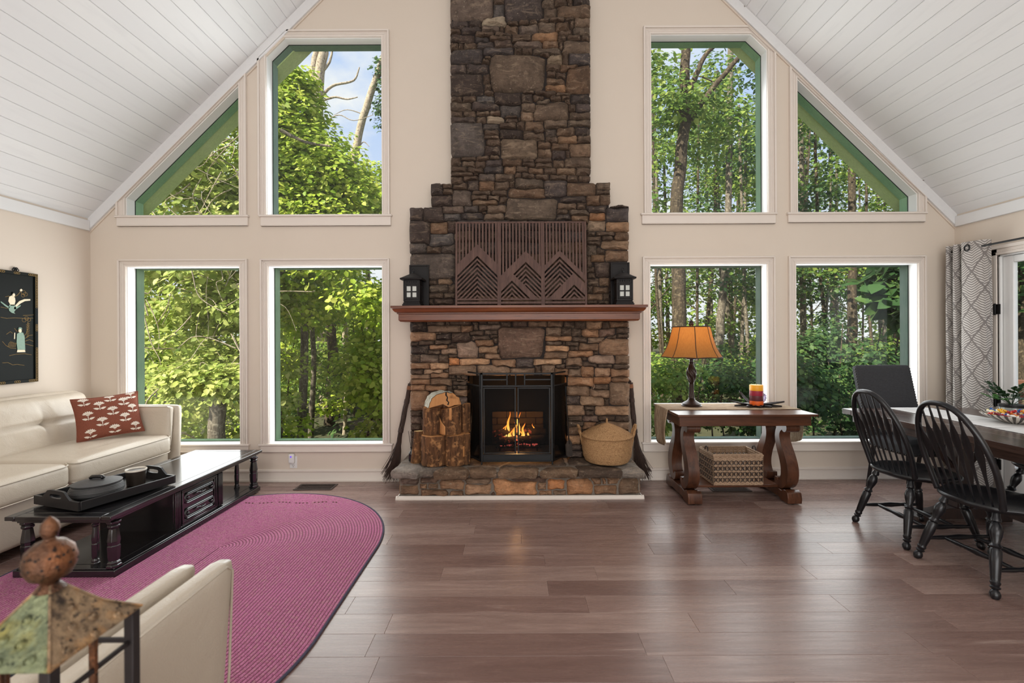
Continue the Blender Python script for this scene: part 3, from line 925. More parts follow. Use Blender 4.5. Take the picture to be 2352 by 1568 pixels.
# more of the chimney above the frame
zt = 4.52
while zt < 5.6:
    h = rs.uniform(0.08, 0.2); x = -0.595
    while x < 0.70:
        w = min(0.70 - x, rs.uniform(0.12, 0.4))
        if 0.70 - x - w < 0.07:
            w = 0.70 - x
        pts = [(x + 0.004, zt + 0.01), (x + 0.012, zt + 0.004), (x + w / 2, zt + 0.002), (x + w - 0.012, zt + 0.004), (x + w - 0.004, zt + 0.012), (x + w - 0.004, zt + h - 0.014), (x + w - 0.014, zt + h - 0.004), (x + w / 2, zt + h - 0.002), (x + 0.014, zt + h - 0.004), (x + 0.004, zt + h - 0.014)]
        stone_mesh(small, (x + w / 2, zt + h / 2), pts, YF, D - 0.03, 0.02, rs)
        x += w
    zt += h
o = small.build('rubble', M['stone'], fp, smooth=55)
o['kind'] = 'stuff'
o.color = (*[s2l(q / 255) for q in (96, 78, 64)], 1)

# firebox
M['soot'] = plain('sooty_firebrick', rgb(30, 26, 24), 0.95, var=0.35, scale=14)
M['firebrick'] = plain('firebrick', rgb(120, 96, 72), 0.9, var=0.2, scale=12, rv=0)
mb = MB()
fy = D + 0.34
mb.box(FBX0 - 0.03, FBX0, YF + 0.03, fy, 0.2, FBZ1 + 0.03); mb.box(FBX1, FBX1 + 0.03, YF + 0.03, fy, 0.2, FBZ1 + 0.03)
mb.box(FBX0 - 0.03, FBX1 + 0.03, YF + 0.03, fy, FBZ1, FBZ1 + 0.03); mb.box(FBX0 - 0.03, FBX1 + 0.03, YF + 0.03, fy, 0.2, 0.272)
mb.box(FBX0 - 0.03, FBX1 + 0.03, fy, fy + 0.03, 0.2, FBZ1 + 0.03)
mb.build('firebox_lining', M['soot'], fp, smooth=0)
# firebricks laid in the back of the box
for j in range(5):
    z = 0.275 + j * 0.068
    for i in range(-1, 4):
        x0 = -0.30 + i * 0.2 + (0.1 if j % 2 else 0)
        a, b = max(x0 + 0.003, -0.25), min(x0 + 0.197, 0.28)
        if b - a < 0.03:
            continue
        mb = MB(); mb.box(a, b, fy - 0.03, fy, z + 0.003, z + 0.065)
        o = mb.build('brick', M['firebrick'] if j < 6 else M['soot'], fp, bevel=0.004, bseg=1)

# ---------------------------------------------------------------- hearth
hs = thing('hearth', 'raised fieldstone hearth with a cap of big slabs and white toe moulding', 'hearth', (0.03, 4.1, 0))
YH = 3.885
HZ = 0.262
mb = MB()
mb.box(-1.0, 1.055, YH + 0.02, D - 0.002, 0.0, HZ - 0.03)
mb.build('core', M['mortar'], hs, smooth=0)
G_ = '''75,235,275,285,d;80,290,280,400,b;275,275,350,325,b;355,275,450,325,b;450,265,680,335,b;290,325,525,400,b;560,335,668,400,b;685,280,935,400,b;945,250,1330,400,o;905,345,960,400,d;1310,265,1410,335,b;1345,335,1460,400,b;1415,255,1580,335,o;1465,330,1585,400,b;1590,255,1825,400,o;1830,290,2045,400,b;1815,245,1900,290,b;1905,240,1945,285,b;1945,235,2060,280,b;2045,245,2265,400,b;690,240,900,275,b;1100,225,1400,258,d;285,238,440,272,d'''
keep = boxes
boxes = []
for r_ in G_.split(';'):
    t = r_.split(',')
    a = at(890 + float(t[0]) / 3.856, 1040 + float(t[1]) / 3.856, YH); b = at(890 + float(t[2]) / 3.856, 1040 + float(t[3]) / 3.856, YH)
    boxes.append([a.x, max(0.03, b.z), b.x, min(a.z, 0.205), t[4]])
ir = inside_region
def inside_region(x, z):
    return -1.0 < x < 1.055 and 0.024 < z < 0.2
for i in range(len(boxes)):
    c, pts = stone_outline(i, 0.006)
    mb = MB(); stone_mesh(mb, c, pts, YH + 0.004 + rs.uniform(-0.006, 0.006), YH + 0.06, 0.012, rs)
    o = mb.build('stone', M['stone'], hs, smooth=55, loc=(c[0] - 0.03, 0, c[1]))
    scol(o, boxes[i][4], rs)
boxes = keep
# side returns
for sx in (-1, 1):
    y = YH + 0.03
    while y < D - 0.06:
        w = min(D - y, rs.uniform(0.12, 0.24))
        for z0, z1 in ((0.03, 0.11), (0.115, 0.2)):
            mb = MB()
            xx = -1.0 if sx < 0 else 1.055
            mb.box(xx - 0.012, xx + 0.012, y + 0.006, y + w - 0.006, z0, z1)
            o = mb.build('stone', M['stone'], hs, bevel=0.008)
            scol(o, 'b', rs)
        y += w
# cap slabs: outlines in x, y
YL = 3.825
slabs = [
    ([(-1.06, YL + .02), (-0.83, YL - .01), (-0.80, YL + .10), (-0.86, YL + .26), (-1.03, YL + .24)], 'l', .075),
    ([(-0.79, YL + .0), (-0.715, YL + .01), (-0.60, YL + .14), (-0.78, YL + .24), (-0.80, YL + .12)], 'g', .07),
    ([(-0.70, YL - .01), (-0.42, YL - .02), (-0.40, YL + .04), (-0.48, YL + .15), (-0.58, YL + .18)], 'b', .08),
    ([(-0.39, YL + .0), (-0.17, YL + .01), (-0.17, YL + .10), (-0.30, YL + .14), (-0.44, YL + .13)], 'b', .07),
    ([(-0.155, YL + .0), (0.17, YL - .01), (0.20, YL + .07), (0.06, YL + .11), (-0.15, YL + .105)], 'b', .075),
    ([(0.20, YL + .0), (0.50, YL - .01), (0.53, YL + .05), (0.46, YL + .14), (0.24, YL + .10)], 'b', .07),
    ([(0.525, YL + .0), (0.885, YL - .01), (0.90, YL + .06), (0.75, YL + .20), (0.50, YL + .14)], 'd', .07),
    ([(0.905, YL + .01), (1.075, YL + .0), (1.06, YL + .22), (0.94, YL + .28), (0.80, YL + .21)], 'l', .075),
    ([(-1.03, YL + .26), (-0.86, YL + .28), (-0.80, D - .02), (-1.03, D - .01)], 'l', .07),
    ([(-0.85, YL + .28), (-0.60, YL + .20), (-0.46, YL + .20), (-0.50, D - .15), (-0.78, D - .14)], 'b', .06),
    ([(-0.44, YL + .16), (-0.16, YL + .13), (-0.02, D - .2), (-0.45, D - .16)], 'd', .06),
    ([(-0.14, YL + .125), (0.20, YL + .11), (0.44, YL + .16), (0.44, D - .16), (0.0, D - .2)], 'd', .06),
    ([(0.46, YL + .165), (0.74, YL + .22), (0.92, YL + .30), (0.90, D - .14), (0.46, D - .15)], 'd', .06),
    ([(0.94, YL + .30), (1.06, YL + .24), (1.07, D - .01), (0.92, D - .02)], 'g', .07),
]
for poly, ck, th in slabs:
    # subdivide and roughen the outline
    p2 = []
    n = len(poly)
    for i in range(n):
        a, b = poly[i], poly[(i + 1) % n]
        m = max(2, int(math.dist(a, b) / 0.045))
        for k in range(m):
            t = k / m
            p2.append((a[0] + (b[0] - a[0]) * t + rs.uniform(-.006, .006), a[1] + (b[1] - a[1]) * t + rs.uniform(-.006, .006)))
    cx = sum(p[0] for p in p2) / len(p2); cy = sum(p[1] for p in p2) / len(p2)
    zt = HZ + rs.uniform(-0.004, 0.004)
    mb = MB()
    m = len(p2); v = []
    for d, z in ((0.012, zt - th), (0.0, zt - th * 0.75), (-0.004, zt - th * 0.35), (0.006, zt - 0.010), (0.022, zt - 0.002), (0.07, zt)):
        for p in p2:
            dx, dy = cx - p[0], cy - p[1]; L = math.hypot(dx, dy) + 1e-6
            q = min(d, L * 0.7)
            v.append((p[0] + dx / L * q, p[1] + dy / L * q, z + rs.uniform(-.004, .002) * (1 if z < zt - 0.001 else 0.5)))
    f = [(k * m + i, k * m + (i + 1) % m, (k + 1) * m + (i + 1) % m, (k + 1) * m + i) for k in range(5) for i in range(m)]
    f += [tuple(range(5 * m, 6 * m)), tuple(range(m))[::-1]]
    mb.add(v, f)
    o = mb.build('cap_slab', M['stone'], hs, smooth=60, loc=(cx - 0.03, cy - 4.1, zt))
    c = {'l': (150, 140, 130), 'g': (120, 108, 98), 'b': (128, 102, 80), 'd': (88, 72, 60)}[ck]  # pale end slabs: window light put into their colour
    o.color = (*[s2l(q / 255) for q in c], 1)
mb = MB()
mb.box(-1.05, 1.062, YL + 0.03, D - 0.002, HZ - 0.065, HZ - 0.012)
mb.build('mortar_bed', M['mortar'], hs, bevel=0.01)
mb = MB()
prof = [(0, 0), (-.022, 0), (-.022, .012), (-.012, .024), (-.004, .030), (0, .030)]
mb.prism([(YH - 0.005 + a, b) for a, b in prof], -1.028, 1.083, 'x')
mb.prism([(-1.006 + a, b) for a, b in prof], YH - 0.02, D - 0.03, 'y')
mb.prism([(1.061 - a, b) for a, b in prof], YH - 0.02, D - 0.03, 'y')
mb.build('toe_moulding', M['trim'], hs, smooth=0)

# ---------------------------------------------------------------- mantel shelf
M['mantel'] = woodmat('mantel_cherry', rgb(88, 44, 22), rgb(130, 72, 38), 0.34, 'X', 1.0, 0.05)
mt = thing('mantel_shelf', 'reddish brown wooden mantel shelf with crown moulding on the stone fireplace', 'mantel', (0.03, YF, 1.53))
YM = 4.0
mprof = [(0, 1.660), (YM - YF, 1.660), (YM - YF, 1.640), (YM - YF + .012, 1.634), (YM - YF + .016, 1.622), (YM - YF + .030, 1.606), (YM - YF + .044, 1.600), (YM - YF + .044, 1.590), (YM - YF + .056, 1.586), (YM - YF + .056, 1.535), (YM - YF + .068, 1.522), (0, 1.522)]
x0, x1 = -1.102, 1.163
v = []
nP = len(mprof)
# mitred returns at both ends
for end in (0, 1):
    for dy, z in mprof:
        inset = (dy - (YM - YF)) if dy < -0.01 else None
        ins = inset if inset is not None else 0.0
        if dy == 0:
            ins = 0.0 if z > 1.64 else 0.068
        x = x0 + ins if end == 0 else x1 - ins
        v.append((x, YF + dy, z))
# back edge follows the same inset, so the ends taper like the front
def end_ring(sgn):
    o = []
    for dy, z in mprof[1:-1]:
        ins = dy - (YM - YF)
        o.append(((x0 + ins) if sgn < 0 else (x1 - ins), ins, z))
    return o
mb = MB()
L_ = end_ring(-1); R_ = end_ring(1)
k = len(L_)
vv = []
for i in range(k):
    vv += [(L_[i][0], YF + 0.02, L_[i][2]), (L_[i][0], YM + L_[i][1], L_[i][2]), (R_[i][0], YM + R_[i][1], R_[i][2]), (R_[i][0], YF + 0.02, R_[i][2])]
f = []
for i in range(k - 1):
    for j in range(4):
        f.append((i * 4 + j, i * 4 + (j + 1) % 4, (i + 1) * 4 + (j + 1) % 4, (i + 1) * 4 + j))
f += [(0, 1, 2, 3), tuple((k - 1) * 4 + j for j in (3, 2, 1, 0))]
mb.add(vv, f)
mb.build('shelf', M['mantel'], mt, smooth=25)
# ---------------------------------------------------------------- three slatted wood art panels on the mantel
M['walnut'] = woodmat('dark_walnut_panel', rgb(74, 52, 46), rgb(104, 78, 68), 0.6, 'Z', 1.6, 0.1, 0.3)
U = 4.165 / 1045.33 / 7.587
def art_panel(left, peak, top, slots, second, label):
    W_ = 762 * U; H_ = 1475 * U
    p0 = at(1040 + left / 7.587, 697.5, 4.125)
    t = thing('wood_art_panel', label, 'wall art', (p0.x, 4.118, 1.6605), 0, 'slatted mountain panels on the mantel')
    t.rotation_euler = (-0.062, 0, 0)
    def X(u): return (u - left) * U
    def Z(v): return (1515 - v) * U
    th = 0.010
    il, ir_ = left + 36, left + 726
    mb = MB()
    mb.box(0.0004, X(il), -th, 0, 0, H_); mb.box(X(ir_), W_ - 0.0004, -th, 0, 0, H_)
    mb.box(X(il), X(ir_), -th, 0, Z(70), H_)
    for a, b in ((1385, 1414), (1440, 1478), (1500, 1515)):
        mb.box(X(il), X(ir_), -th, 0, Z(b), Z(a))
    mb.build('frame', M['walnut'], t, world=False, bevel=0.0012, bseg=1)
    def clipbox(p):
        for a, b, c in ((1, 0, -il), (-1, 0, ir_), (0, -1, 1390), (0, 1, -60)):
            p = clip_half(p, a, b, c)
            if len(p) < 3:
                return []
        return p
    def legs(ax, v0, v1):
        o = []
        for sg in (-1, 1):
            e = ax + sg * 760
            o.append((sg, [(ax, v0), (ax, v1), (e, v1 + 760), (e, v0 + 760)]))
        return o
    def chevron(name, ax, v0, v1, cut=None):
        mb = MB(); ok = False
        for sg, p in legs(ax, v0, v1):
            if cut:
                cx, cv = cut
                ps = [clip_half(clip_half(p, -1, 0, cx), 1, -1, cv - cx) if True else p,
                      clip_half(clip_half(p, 1, 0, -cx), -1, -1, cv + cx)]
                # keep what lies above the outline of the smaller peak: v < cv + |u - cx|
                ps = [clip_half(clip_half(p, -1, 0, cx), -1, -1, cv + cx), clip_half(clip_half(p, 1, 0, -cx), 1, -1, cv - cx)]
            else:
                ps = [p]
            for q in ps:
                if len(q) >= 3:
                    q = clipbox(q)
                if len(q) >= 3 and parea(q) > 60:
                    mb.prism([(X(a), Z(b)) for a, b in q], -th, 0); ok = True
        if ok:
            mb.build(name, M['walnut'], t, world=False, smooth=0)
    cut = second[:2] if second else None
    chevron('mountain_band', peak, top, slots[0], cut)
    v = slots[0] + 42
    while v < 1420:
        chevron('chevron_bar', peak, v, v + slots[1] - 42, cut)
        v += slots[1]
    if second:
        ax, a, b = second
        chevron('mountain_band', ax, a, b)
        v = b + 42
        while v < 1420:
            chevron('chevron_bar', ax, v, v + 38)
            v += 80
    n = 12
    for i in range(n):
        u = il + (i + 0.62) * (ir_ - il) / n
        e = min(top + abs(u - peak), (cut[1] + abs(u - cut[0])) if cut else 9e9) + 22
        if i == n - 1 and u + 14 > ir_:
            continue
        mb = MB(); mb.box(X(u - 15), X(u + 15), -th * 0.9, -th * 0.05, Z(e), Z(66))
        mb.build('slat', M['walnut'], t, world=False, smooth=0)
art_panel(45, 425, 440, (640, 79), None, 'leftmost slatted wood art panel, one centred mountain peak, behind the mantel edge')
art_panel(807, 1270, 560, (750, 80), (1030, 940, 1075), 'middle slatted wood art panel with small peak left of its tall peak')
art_panel(1569, 1865, 550, (660, 82), (2110, 945, 1150), 'rightmost slatted wood art panel with small peak right of its tall peak')

# ---------------------------------------------------------------- lanterns and dark plaques on the mantel
M['lantern_wood'] = plain('black_lantern_wood', rgb(24, 20, 19), 0.5, spec=.25, var=0.3, scale=20, bump=0.15)
M['frost'] = plain('frosted_pane', rgb(196, 198, 190), 0.35, var=0.06, scale=30)
def mantel_lantern(x, y, label):
    t = thing('mantel_lantern', label, 'lantern', (x, y, 1.6605), 0, 'black lanterns on the mantel')
    mb = MB()
    mb.box(-.082, .082, -.082, .082, 0, .014); mb.box(-.076, .076, -.076, .076, .014, .028); mb.box(-.07, .07, -.07, .07, .028, .038)
    mb.build('base', M['lantern_wood'], t, world=False, bevel=0.003)
    mb = MB()
    for sx in (-1, 1):
        for sy in (-1, 1):
            mb.box(sx * .066 - .007, sx * .066 + .007, sy * .066 - .007, sy * .066 + .007, .038, .225)
    for a, b in ((.038, .056), (.19, .228)):
        mb.box(-.066, .066, -.07, -.060, a, b); mb.box(-.066, .066, .060, .07, a, b); mb.box(-.07, -.060, -.066, .066, a, b); mb.box(.060, .07, -.066, .066, a, b)
    mb.box(-.066, .066, .058, .066, .05, .2)
    mb.build('body', M['lantern_wood'], t, world=False, bevel=0.0015, bseg=1)
    mb = MB()
    for a, b in ((-.059, -.043), (-.007, .007), (.043, .059)):
        mb.box(a, b, -.076, -.064, .056, .19)
    for a, b in ((.056, .075), (.117, .128), (.172, .19)):
        mb.box(-.043, .043, -.0755, -.0645, a, b)
    d = mb.build('door', M['lantern_wood'], t, world=False, bevel=0.001, bseg=1)
    for a in (-.043, .007):
        for b, c in ((.075, .117), (.128, .172)):
            mb = MB(); mb.box(a, a + .036, -.069, -.066, b, c)
            mb.build('pane', M['frost'], d, world=False, smooth=0)
    for k in range(5):
        mb = MB(); mb.ball((-.04 + k * .02, -.0705, .21), .0055, 8, 5)
        mb.build('rivet', M['black_metal'], t, world=False)
    for sx in (-1, 1):
        mb = MB(); mb.box(sx * .0665 - .002, sx * .0665 + .002, -.058, .058, .058, .188)
        mb.build('side_panel', M['lantern_wood'], t, world=False, smooth=0)
    mb = MB()
    mb.lathe([(.134, .228), (.138, .236), (.134, .244), (.118, .246)], 4, a0=pi / 4)
    mb.lathe([(.124, .246), (.075, .268), (.03, .288), (.012, .296)], 4, a0=pi / 4)
    mb.build('roof', M['lantern_wood'], t, world=False, smooth=20)
    mb = MB()
    mb.ball((0, 0, .303), .011, 10, 6)
    mb.tube([(.013 * cos(a), 0, .322 + .013 * sin(a)) for a in [2 * pi * i / 14 for i in range(14)]], .003, 6, closed=True)
    mb.build('ring', M['black_metal'], t, world=False)
mantel_lantern(-.918, 4.083, 'black lantern with frosted panes at the left end of the mantel')
mantel_lantern(.962, 4.083, 'black lantern with frosted panes at the right end of the mantel, near the lamp')
def plaque(x0, x1, z1, label):
    t = thing('square_plaque', label, 'plaque', ((x0 + x1) / 2, 4.178, 1.6605), 0, 'dark plaques behind the lanterns')
    h = z1 - 1.6605; w = (x1 - x0) / 2
    mb = MB(); mb.box(-w + .012, w - .012, -.002, .010, .012, h - .012)
    mb.build('board', M['lantern_wood'], t, world=False, smooth=0)
    mb = MB()
    mb.box(-w, -w + .014, -.008, .012, 0, h); mb.box(w - .014, w, -.008, .012, 0, h); mb.box(-w + .014, w - .014, -.008, .012, 0, .014); mb.box(-w + .014, w - .014, -.008, .012, h - .014, h)
    mb.build('frame', M['lantern_wood'], t, world=False, bevel=.002)
plaque(-.975, -.795, 2.045, 'dark wooden plaque leaning on the stones behind the left lantern')
plaque(.872, 1.045, 2.06, 'dark wooden plaque leaning on the stones behind the right lantern')

# ---------------------------------------------------------------- folding fire screen
def meshmat():
    m = bpy.data.materials.new('fire_mesh'); m.use_nodes = True
    t = m.node_tree
    b = t.nodes['Principled BSDF']; b.inputs['Base Color'].default_value = (0.005, 0.005, 0.005, 1); b.inputs['Roughness'].default_value = 0.6; b.inputs['Specular IOR Level'].default_value = 0.08
    o = t.nodes['Material Output']
    a = t.nodes.new('ShaderNodeBsdfTransparent'); x = t.nodes.new('ShaderNodeMixShader')
    tcn = t.nodes.new('ShaderNodeTexCoord')
    wv = []
    for d in ('X', 'Z'):
        w = t.nodes.new('ShaderNodeTexWave'); w.wave_type = 'BANDS'; w.bands_direction = d; w.inputs['Scale'].default_value = 80
        t.links.new(tcn.outputs['Object'], w.inputs['Vector']); wv.append(w)
    mx = t.nodes.new('ShaderNodeMath'); mx.operation = 'MAXIMUM'
    t.links.new(wv[0].outputs['Fac'], mx.inputs[0]); t.links.new(wv[1].outputs['Fac'], mx.inputs[1])
    mr = t.nodes.new('ShaderNodeMapRange'); mr.inputs['From Min'].default_value = 0.70; mr.inputs['From Max'].default_value = 0.86
    mr.inputs['To Min'].default_value = 0.30; mr.inputs['To Max'].default_value = 1.0
    t.links.new(mx.outputs[0], mr.inputs['Value'])
    t.links.new(mr.outputs[0], x.inputs[0]); t.links.new(a.outputs[0], x.inputs[1]); t.links.new(b.outputs[0], x.inputs[2])
    t.links.new(x.outputs[0], o.inputs[0])
    return m
M['mesh'] = meshmat()
sc = thing('fire_screen', 'black folding fire screen with mesh doors and side wings on the hearth', 'fire screen', (0.005, 4.0, HZ + .004))
def scr(mb, x0, x1, z0, z1, d=.009):
    mb.box(x0, x1, -d, d, z0 - HZ - .004, z1 - HZ - .004)
hw = .316
mb = MB()
scr(mb, -hw, -hw + .018, .285, 1.066, .011); scr(mb, hw - .018, hw, .285, 1.066, .011)
scr(mb, -hw, hw, 1.05, 1.066, .011); scr(mb, -hw, hw, .942, .957); scr(mb, -hw, hw, .285, .348, .006); scr(mb, -hw, hw, .34, .352, .010); scr(mb, -hw, hw, .285, .297, .010)
mb.build('frame', M['black_metal'], sc, world=False, bevel=.002, bseg=1)
mb = MB()
for x in (-.085, -.009, .070):
    scr(mb, x - .006, x + .006, .957, 1.05)
scr(mb, -hw + .018, -.085, 1.0, 1.012); scr(mb, .070, hw - .018, 1.0, 1.012)
mb.build('top_lattice', M['black_metal'], sc, world=False, bevel=.0015, bseg=1)
for nm, a, b in (('door', -.294, -.008), ('door', .006, .294)):
    mb = MB()
    scr(mb, a, a + .012, .356, .938, .008); scr(mb, b - .012, b, .356, .938, .008); scr(mb, a + .012, b - .012, .926, .938, .008); scr(mb, a + .012, b - .012, .356, .368, .008)
    d = mb.build(nm, M['black_metal'], sc, world=False, bevel=.0015, bseg=1)
    mb = MB(); scr(mb, a + .01, b - .01, .366, .93, .0006)
    mb.build('mesh_sheet', M['mesh'], d, world=False, smooth=0)
    mb = MB()
    kx = b - .006 if a < -.1 else a + .006
    mb.ball((kx, -.016, .40), .009, 10, 6); mb.tube([(kx, -.014, .40), (kx, 0, .40)], .004, 6)
    mb.build('knob', M['black_metal'], d, world=False)
for sg in (-1, 1):
    nx_ = hw + .003
    ang = atan2(.262, .16)
    L = math.hypot(.16, .255)
    mb = MB()
    mb.M = Matrix.Translation((sg * nx_, 0, 0)) @ Matrix.Rotation(ang if sg > 0 else pi - ang, 4, 'Z')
    for a, b, z0, z1 in ((0, .015, .285, 1.066), (L - .015, L, .285, 1.066), (.015, L - .015, 1.052, 1.066), (.015, L - .015, .944, .956), (.015, L - .015, .285, .30)):
        scr(mb, a, b, z0, z1, .006)
    w = mb.build('side_wing', M['black_metal'], sc, world=False, bevel=.0015, bseg=1)
    m2 = MB(); m2.M = mb.M; scr(m2, .012, L - .012, .295, .95, .0006)
    m2.build('mesh_sheet', M['mesh'], w, world=False, smooth=0)
    mb = MB()
    for z in (.42, .9):
        mb.tube([(sg * (hw + .002), 0, z - HZ - .02), (sg * (hw + .002), 0, z - HZ + .02)], .007, 8)
    mb.build('hinge', M['black_metal'], sc, world=False)
for sg in (-1, 1):
    mb = MB(); mb.box(sg * .309 - .006, sg * .309 + .006, -.035, .02, 0, .028)
    mb.build('foot', M['black_metal'], sc, world=False, bevel=.002, bseg=1)

# ---------------------------------------------------------------- fire: grate, burning logs, flames
gt = thing('fire_grate', 'black iron grate under the burning logs in the firebox', 'grate', (0.02, 4.48, .273))
for k in range(6):
    x = -.2 + k * .08
    mb = MB(); mb.tube([(x, -.16, .12), (x, -.155, .07), (x, -.13, .05), (x, .12, .05), (x, .14, .09)], .008, 6)
    mb.build('bar', M['black_metal'], gt, world=False)
for sx in (-1, 1):
    for sy in (-1, 1):
        mb = MB(); mb.tube([(sx * .18, sy * .1, 0), (sx * .18, sy * .1, .05)], .008, 6)
        mb.build('leg', M['black_metal'], gt, world=False)
mb = MB(); mb.tube([(-.22, -.1, .045), (.22, -.1, .045)], .008, 6); mb.tube([(-.22, .1, .045), (.22, .1, .045)], .008, 6)
mb.build('crossbar', M['black_metal'], gt, world=False)
def charmat():
    g = NG('charred_bark', 0.9)
    v = g.coord('Object', rand=20)
    f = g.noise(v, 30, 5, 0.6); f2 = g.noise(v, 9, 3)
    g.col(g.mix(f, rgb(22, 16, 13), rgb(74, 54, 40)))
    e = g.fl(g.math('MULTIPLY', f, f2), 0.33, 0.42)
    g.l(g.mix(e, (0, 0, 0, 1), (1.0, 0.12, 0.05, 1)), g.b.inputs['Emission Color'])
    g.b.inputs['Emission Strength'].default_value = 1.6
    g.bump(f, 0.6, 0.01)
    return g.m
M['char'] = charmat()
def rough_tube(a, b, r, seed, seg=12, n=9, rr=.18):
    q = random.Random(seed); a = Vector(a); b = Vector(b)
    mb = MB()
    pts = [a.lerp(b, i / n) + Vector((q.uniform(-.1, .1), q.uniform(-.1, .1), q.uniform(-.1, .1))) * r for i in range(n + 1)]
    mb.tube(pts, [r * q.uniform(1 - rr, 1 + rr) for _ in pts], seg)
    return mb
for i, (a, b, r, lab) in enumerate((((-.17, 4.40, .375), (.27, 4.44, .385), .040, 'thick charred log lying lowest in front in the fire'),
                             ((-.23, 4.52, .375), (.14, 4.56, .38), .042, 'charred log lying at the back of the fire grate'),
                             ((-.22, 4.42, .445), (.04, 4.52, .455), .032, 'charred log laid crosswise on top at the left of the fire'),
                             ((.07, 4.52, .45), (.29, 4.44, .452), .036, 'short charred log on top at the right of the fire'))):
    mb = rough_tube(a, b, r, i)
    o = mb.build('burning_log', M['char'], None, loc=((a[0] + b[0]) / 2, (a[1] + b[1]) / 2, a[2]), smooth=60)
    tag(o, lab, 'log', 'logs burning in the fireplace')
def flamemat():
    m = bpy.data.materials.new('flame'); m.use_nodes = True
    t = m.node_tree; t.nodes.clear()
    o = t.nodes.new('ShaderNodeOutputMaterial'); e = t.nodes.new('ShaderNodeEmission'); a = t.nodes.new('ShaderNodeBsdfTransparent'); x = t.nodes.new('ShaderNodeMixShader')
    c = t.nodes.new('ShaderNodeTexCoord'); s = t.nodes.new('ShaderNodeSeparateXYZ'); r = t.nodes.new('ShaderNodeValToRGB')
    t.links.new(c.outputs['Generated'], s.inputs[0]); t.links.new(s.outputs['Z'], r.inputs['Fac'])
    el = r.color_ramp.elements; el.new(0.5)
    el[0].position = 0; el[0].color = (1, .62, .16, 1); el[1].position = .45; el[1].color = (1, .42, .06, 1); el[2].position = 1; el[2].color = (1, .18, .015, 1)
    lw = t.nodes.new('ShaderNodeLayerWeight'); lw.inputs['Blend'].default_value = .3
    ma = t.nodes.new('ShaderNodeMath'); ma.operation = 'SUBTRACT'; ma.inputs[0].default_value = 1.0
    t.links.new(lw.outputs['Facing'], ma.inputs[1])
    t.links.new(r.outputs[0], e.inputs['Color']); e.inputs['Strength'].default_value = 7.0
    t.links.new(ma.outputs[0], x.inputs[0]); t.links.new(a.outputs[0], x.inputs[1]); t.links.new(e.outputs[0], x.inputs[2]); t.links.new(x.outputs[0], o.inputs[0])
    return m
M['flame'] = flamemat()
fi = thing('fire', 'orange flames rising from the charred logs behind the screen doors', 'fire', (0.0, 4.47, .40))
q = random.Random(4)
for x, y, z, h, r in ((-.075, 4.47, .40, .25, .026), (.025, 4.49, .42, .22, .024), (-.02, 4.45, .39, .16, .028), (.07, 4.47, .39, .15, .024), (-.12, 4.48, .40, .11, .020), (.12, 4.48, .40, .08, .018), (-.16, 4.44, .42, .06, .014), (.17, 4.47, .43, .10, .014), (.05, 4.44, .38, .10, .018), (-.05, 4.43, .38, .11, .018), (.21, 4.46, .42, .06, .010), (-.10, 4.45, .41, .15, .014)):
    mb = MB(); n = 9; ph = q.uniform(0, 6)
    pts = [(x + .018 * sin(ph + i * .8) * i / n, y, z + h * i / n) for i in range(n + 1)]
    rad = [r * max(.04, (sin(pi * min(1, (i / n) * .75 + .25)) ** .8)) * (1 - .35 * i / n) for i in range(n + 1)]
    rad[-1] = .001
    mb.tube(pts, rad, 10, flat=.6)
    mb.build('flame', M['flame'], fi, smooth=180)
M['ember'] = plain('ember_glow', rgb(60, 20, 16), 0.9)
b_ = M['ember'].node_tree.nodes['Principled BSDF']; b_.inputs['Emission Color'].default_value = (1, .16, .12, 1); b_.inputs['Emission Strength'].default_value = 1.4
for k in range(9):
    mb = rough_tube((-.15 + k * .04, 4.42 + q.uniform(-.03, .03), .335), (-.12 + k * .04, 4.44, .338), .010, 50 + k, 7, 3, .3)
    mb.build('ember', M['ember'], fi, smooth=60)
M['ash'] = plain('grey_ash', rgb(120, 112, 106), 0.95, var=0.4, scale=40, bump=.6)
mb = MB()
mb.grid(lambda u, v: (-.40 + .82 * u, 4.28 + .38 * v, .274 + .018 * noise.noise((u * 9, v * 6, 1)) ** 2 + (.02 * sin(pi * u) * sin(pi * v))), 26, 14)
o = mb.build('ash_bed', M['ash'], None, smooth=180); o['kind'] = 'stuff'; o['label'] = 'grey ash on the firebox floor'; o['category'] = 'ash'
light('fire_glow', 'POINT', (0.0, 4.40, .52), (0, 0, 0), 7, (1.0, .5, .18)).data.shadow_soft_size = .07

# ---------------------------------------------------------------- fire tools
def tool(name, label, a, b, kind):
    t = thing(name, label, 'fire tool', a, 0, 'fire tools by the screen')
    mb = MB(); mb.tube([a, b], .005, 8)
    mb.build('shaft', M['black_metal'], t)
    mb = MB(); mb.tube([b, Vector(b) + Vector((0, 0, .03)), Vector(b) + Vector((0, 0, .07))], [.006, .011, .008], 8)
    mb.build('handle', M['black_metal'], t)
    mb = MB()
    if kind == 'shovel':
        d = (Vector(b) - Vector(a)).normalized()
        mb.M = Matrix.Translation(a) @ d.to_track_quat('Z', 'Y').to_matrix().to_4x4()
        mb.prism([(-.028, -.11), (.028, -.11), (.036, -.0), (.02, .03), (-.02, .03), (-.036, -.0)], -.004, .0)
        mb.box(-.034, -.030, -.016, 0, -.10, 0); mb.box(.030, .034, -.016, 0, -.10, 0)
        mb.build('blade', plain('worn_steel', rgb(92, 86, 82), .5, .6, var=.3, scale=30), t)
    else:
        mb.tube([a, (a[0] + .0, a[1] - .012, a[2] - .02), (a[0] + .012, a[1] - .03, a[2] - .01)], .004, 6)
        mb.build('hook', M['black_metal'], t)
tool('fire_shovel', 'dark ash shovel hanging beside the right wing of the fire screen', (.478, 4.12, .41), (.452, 4.155, .86), 'shovel')
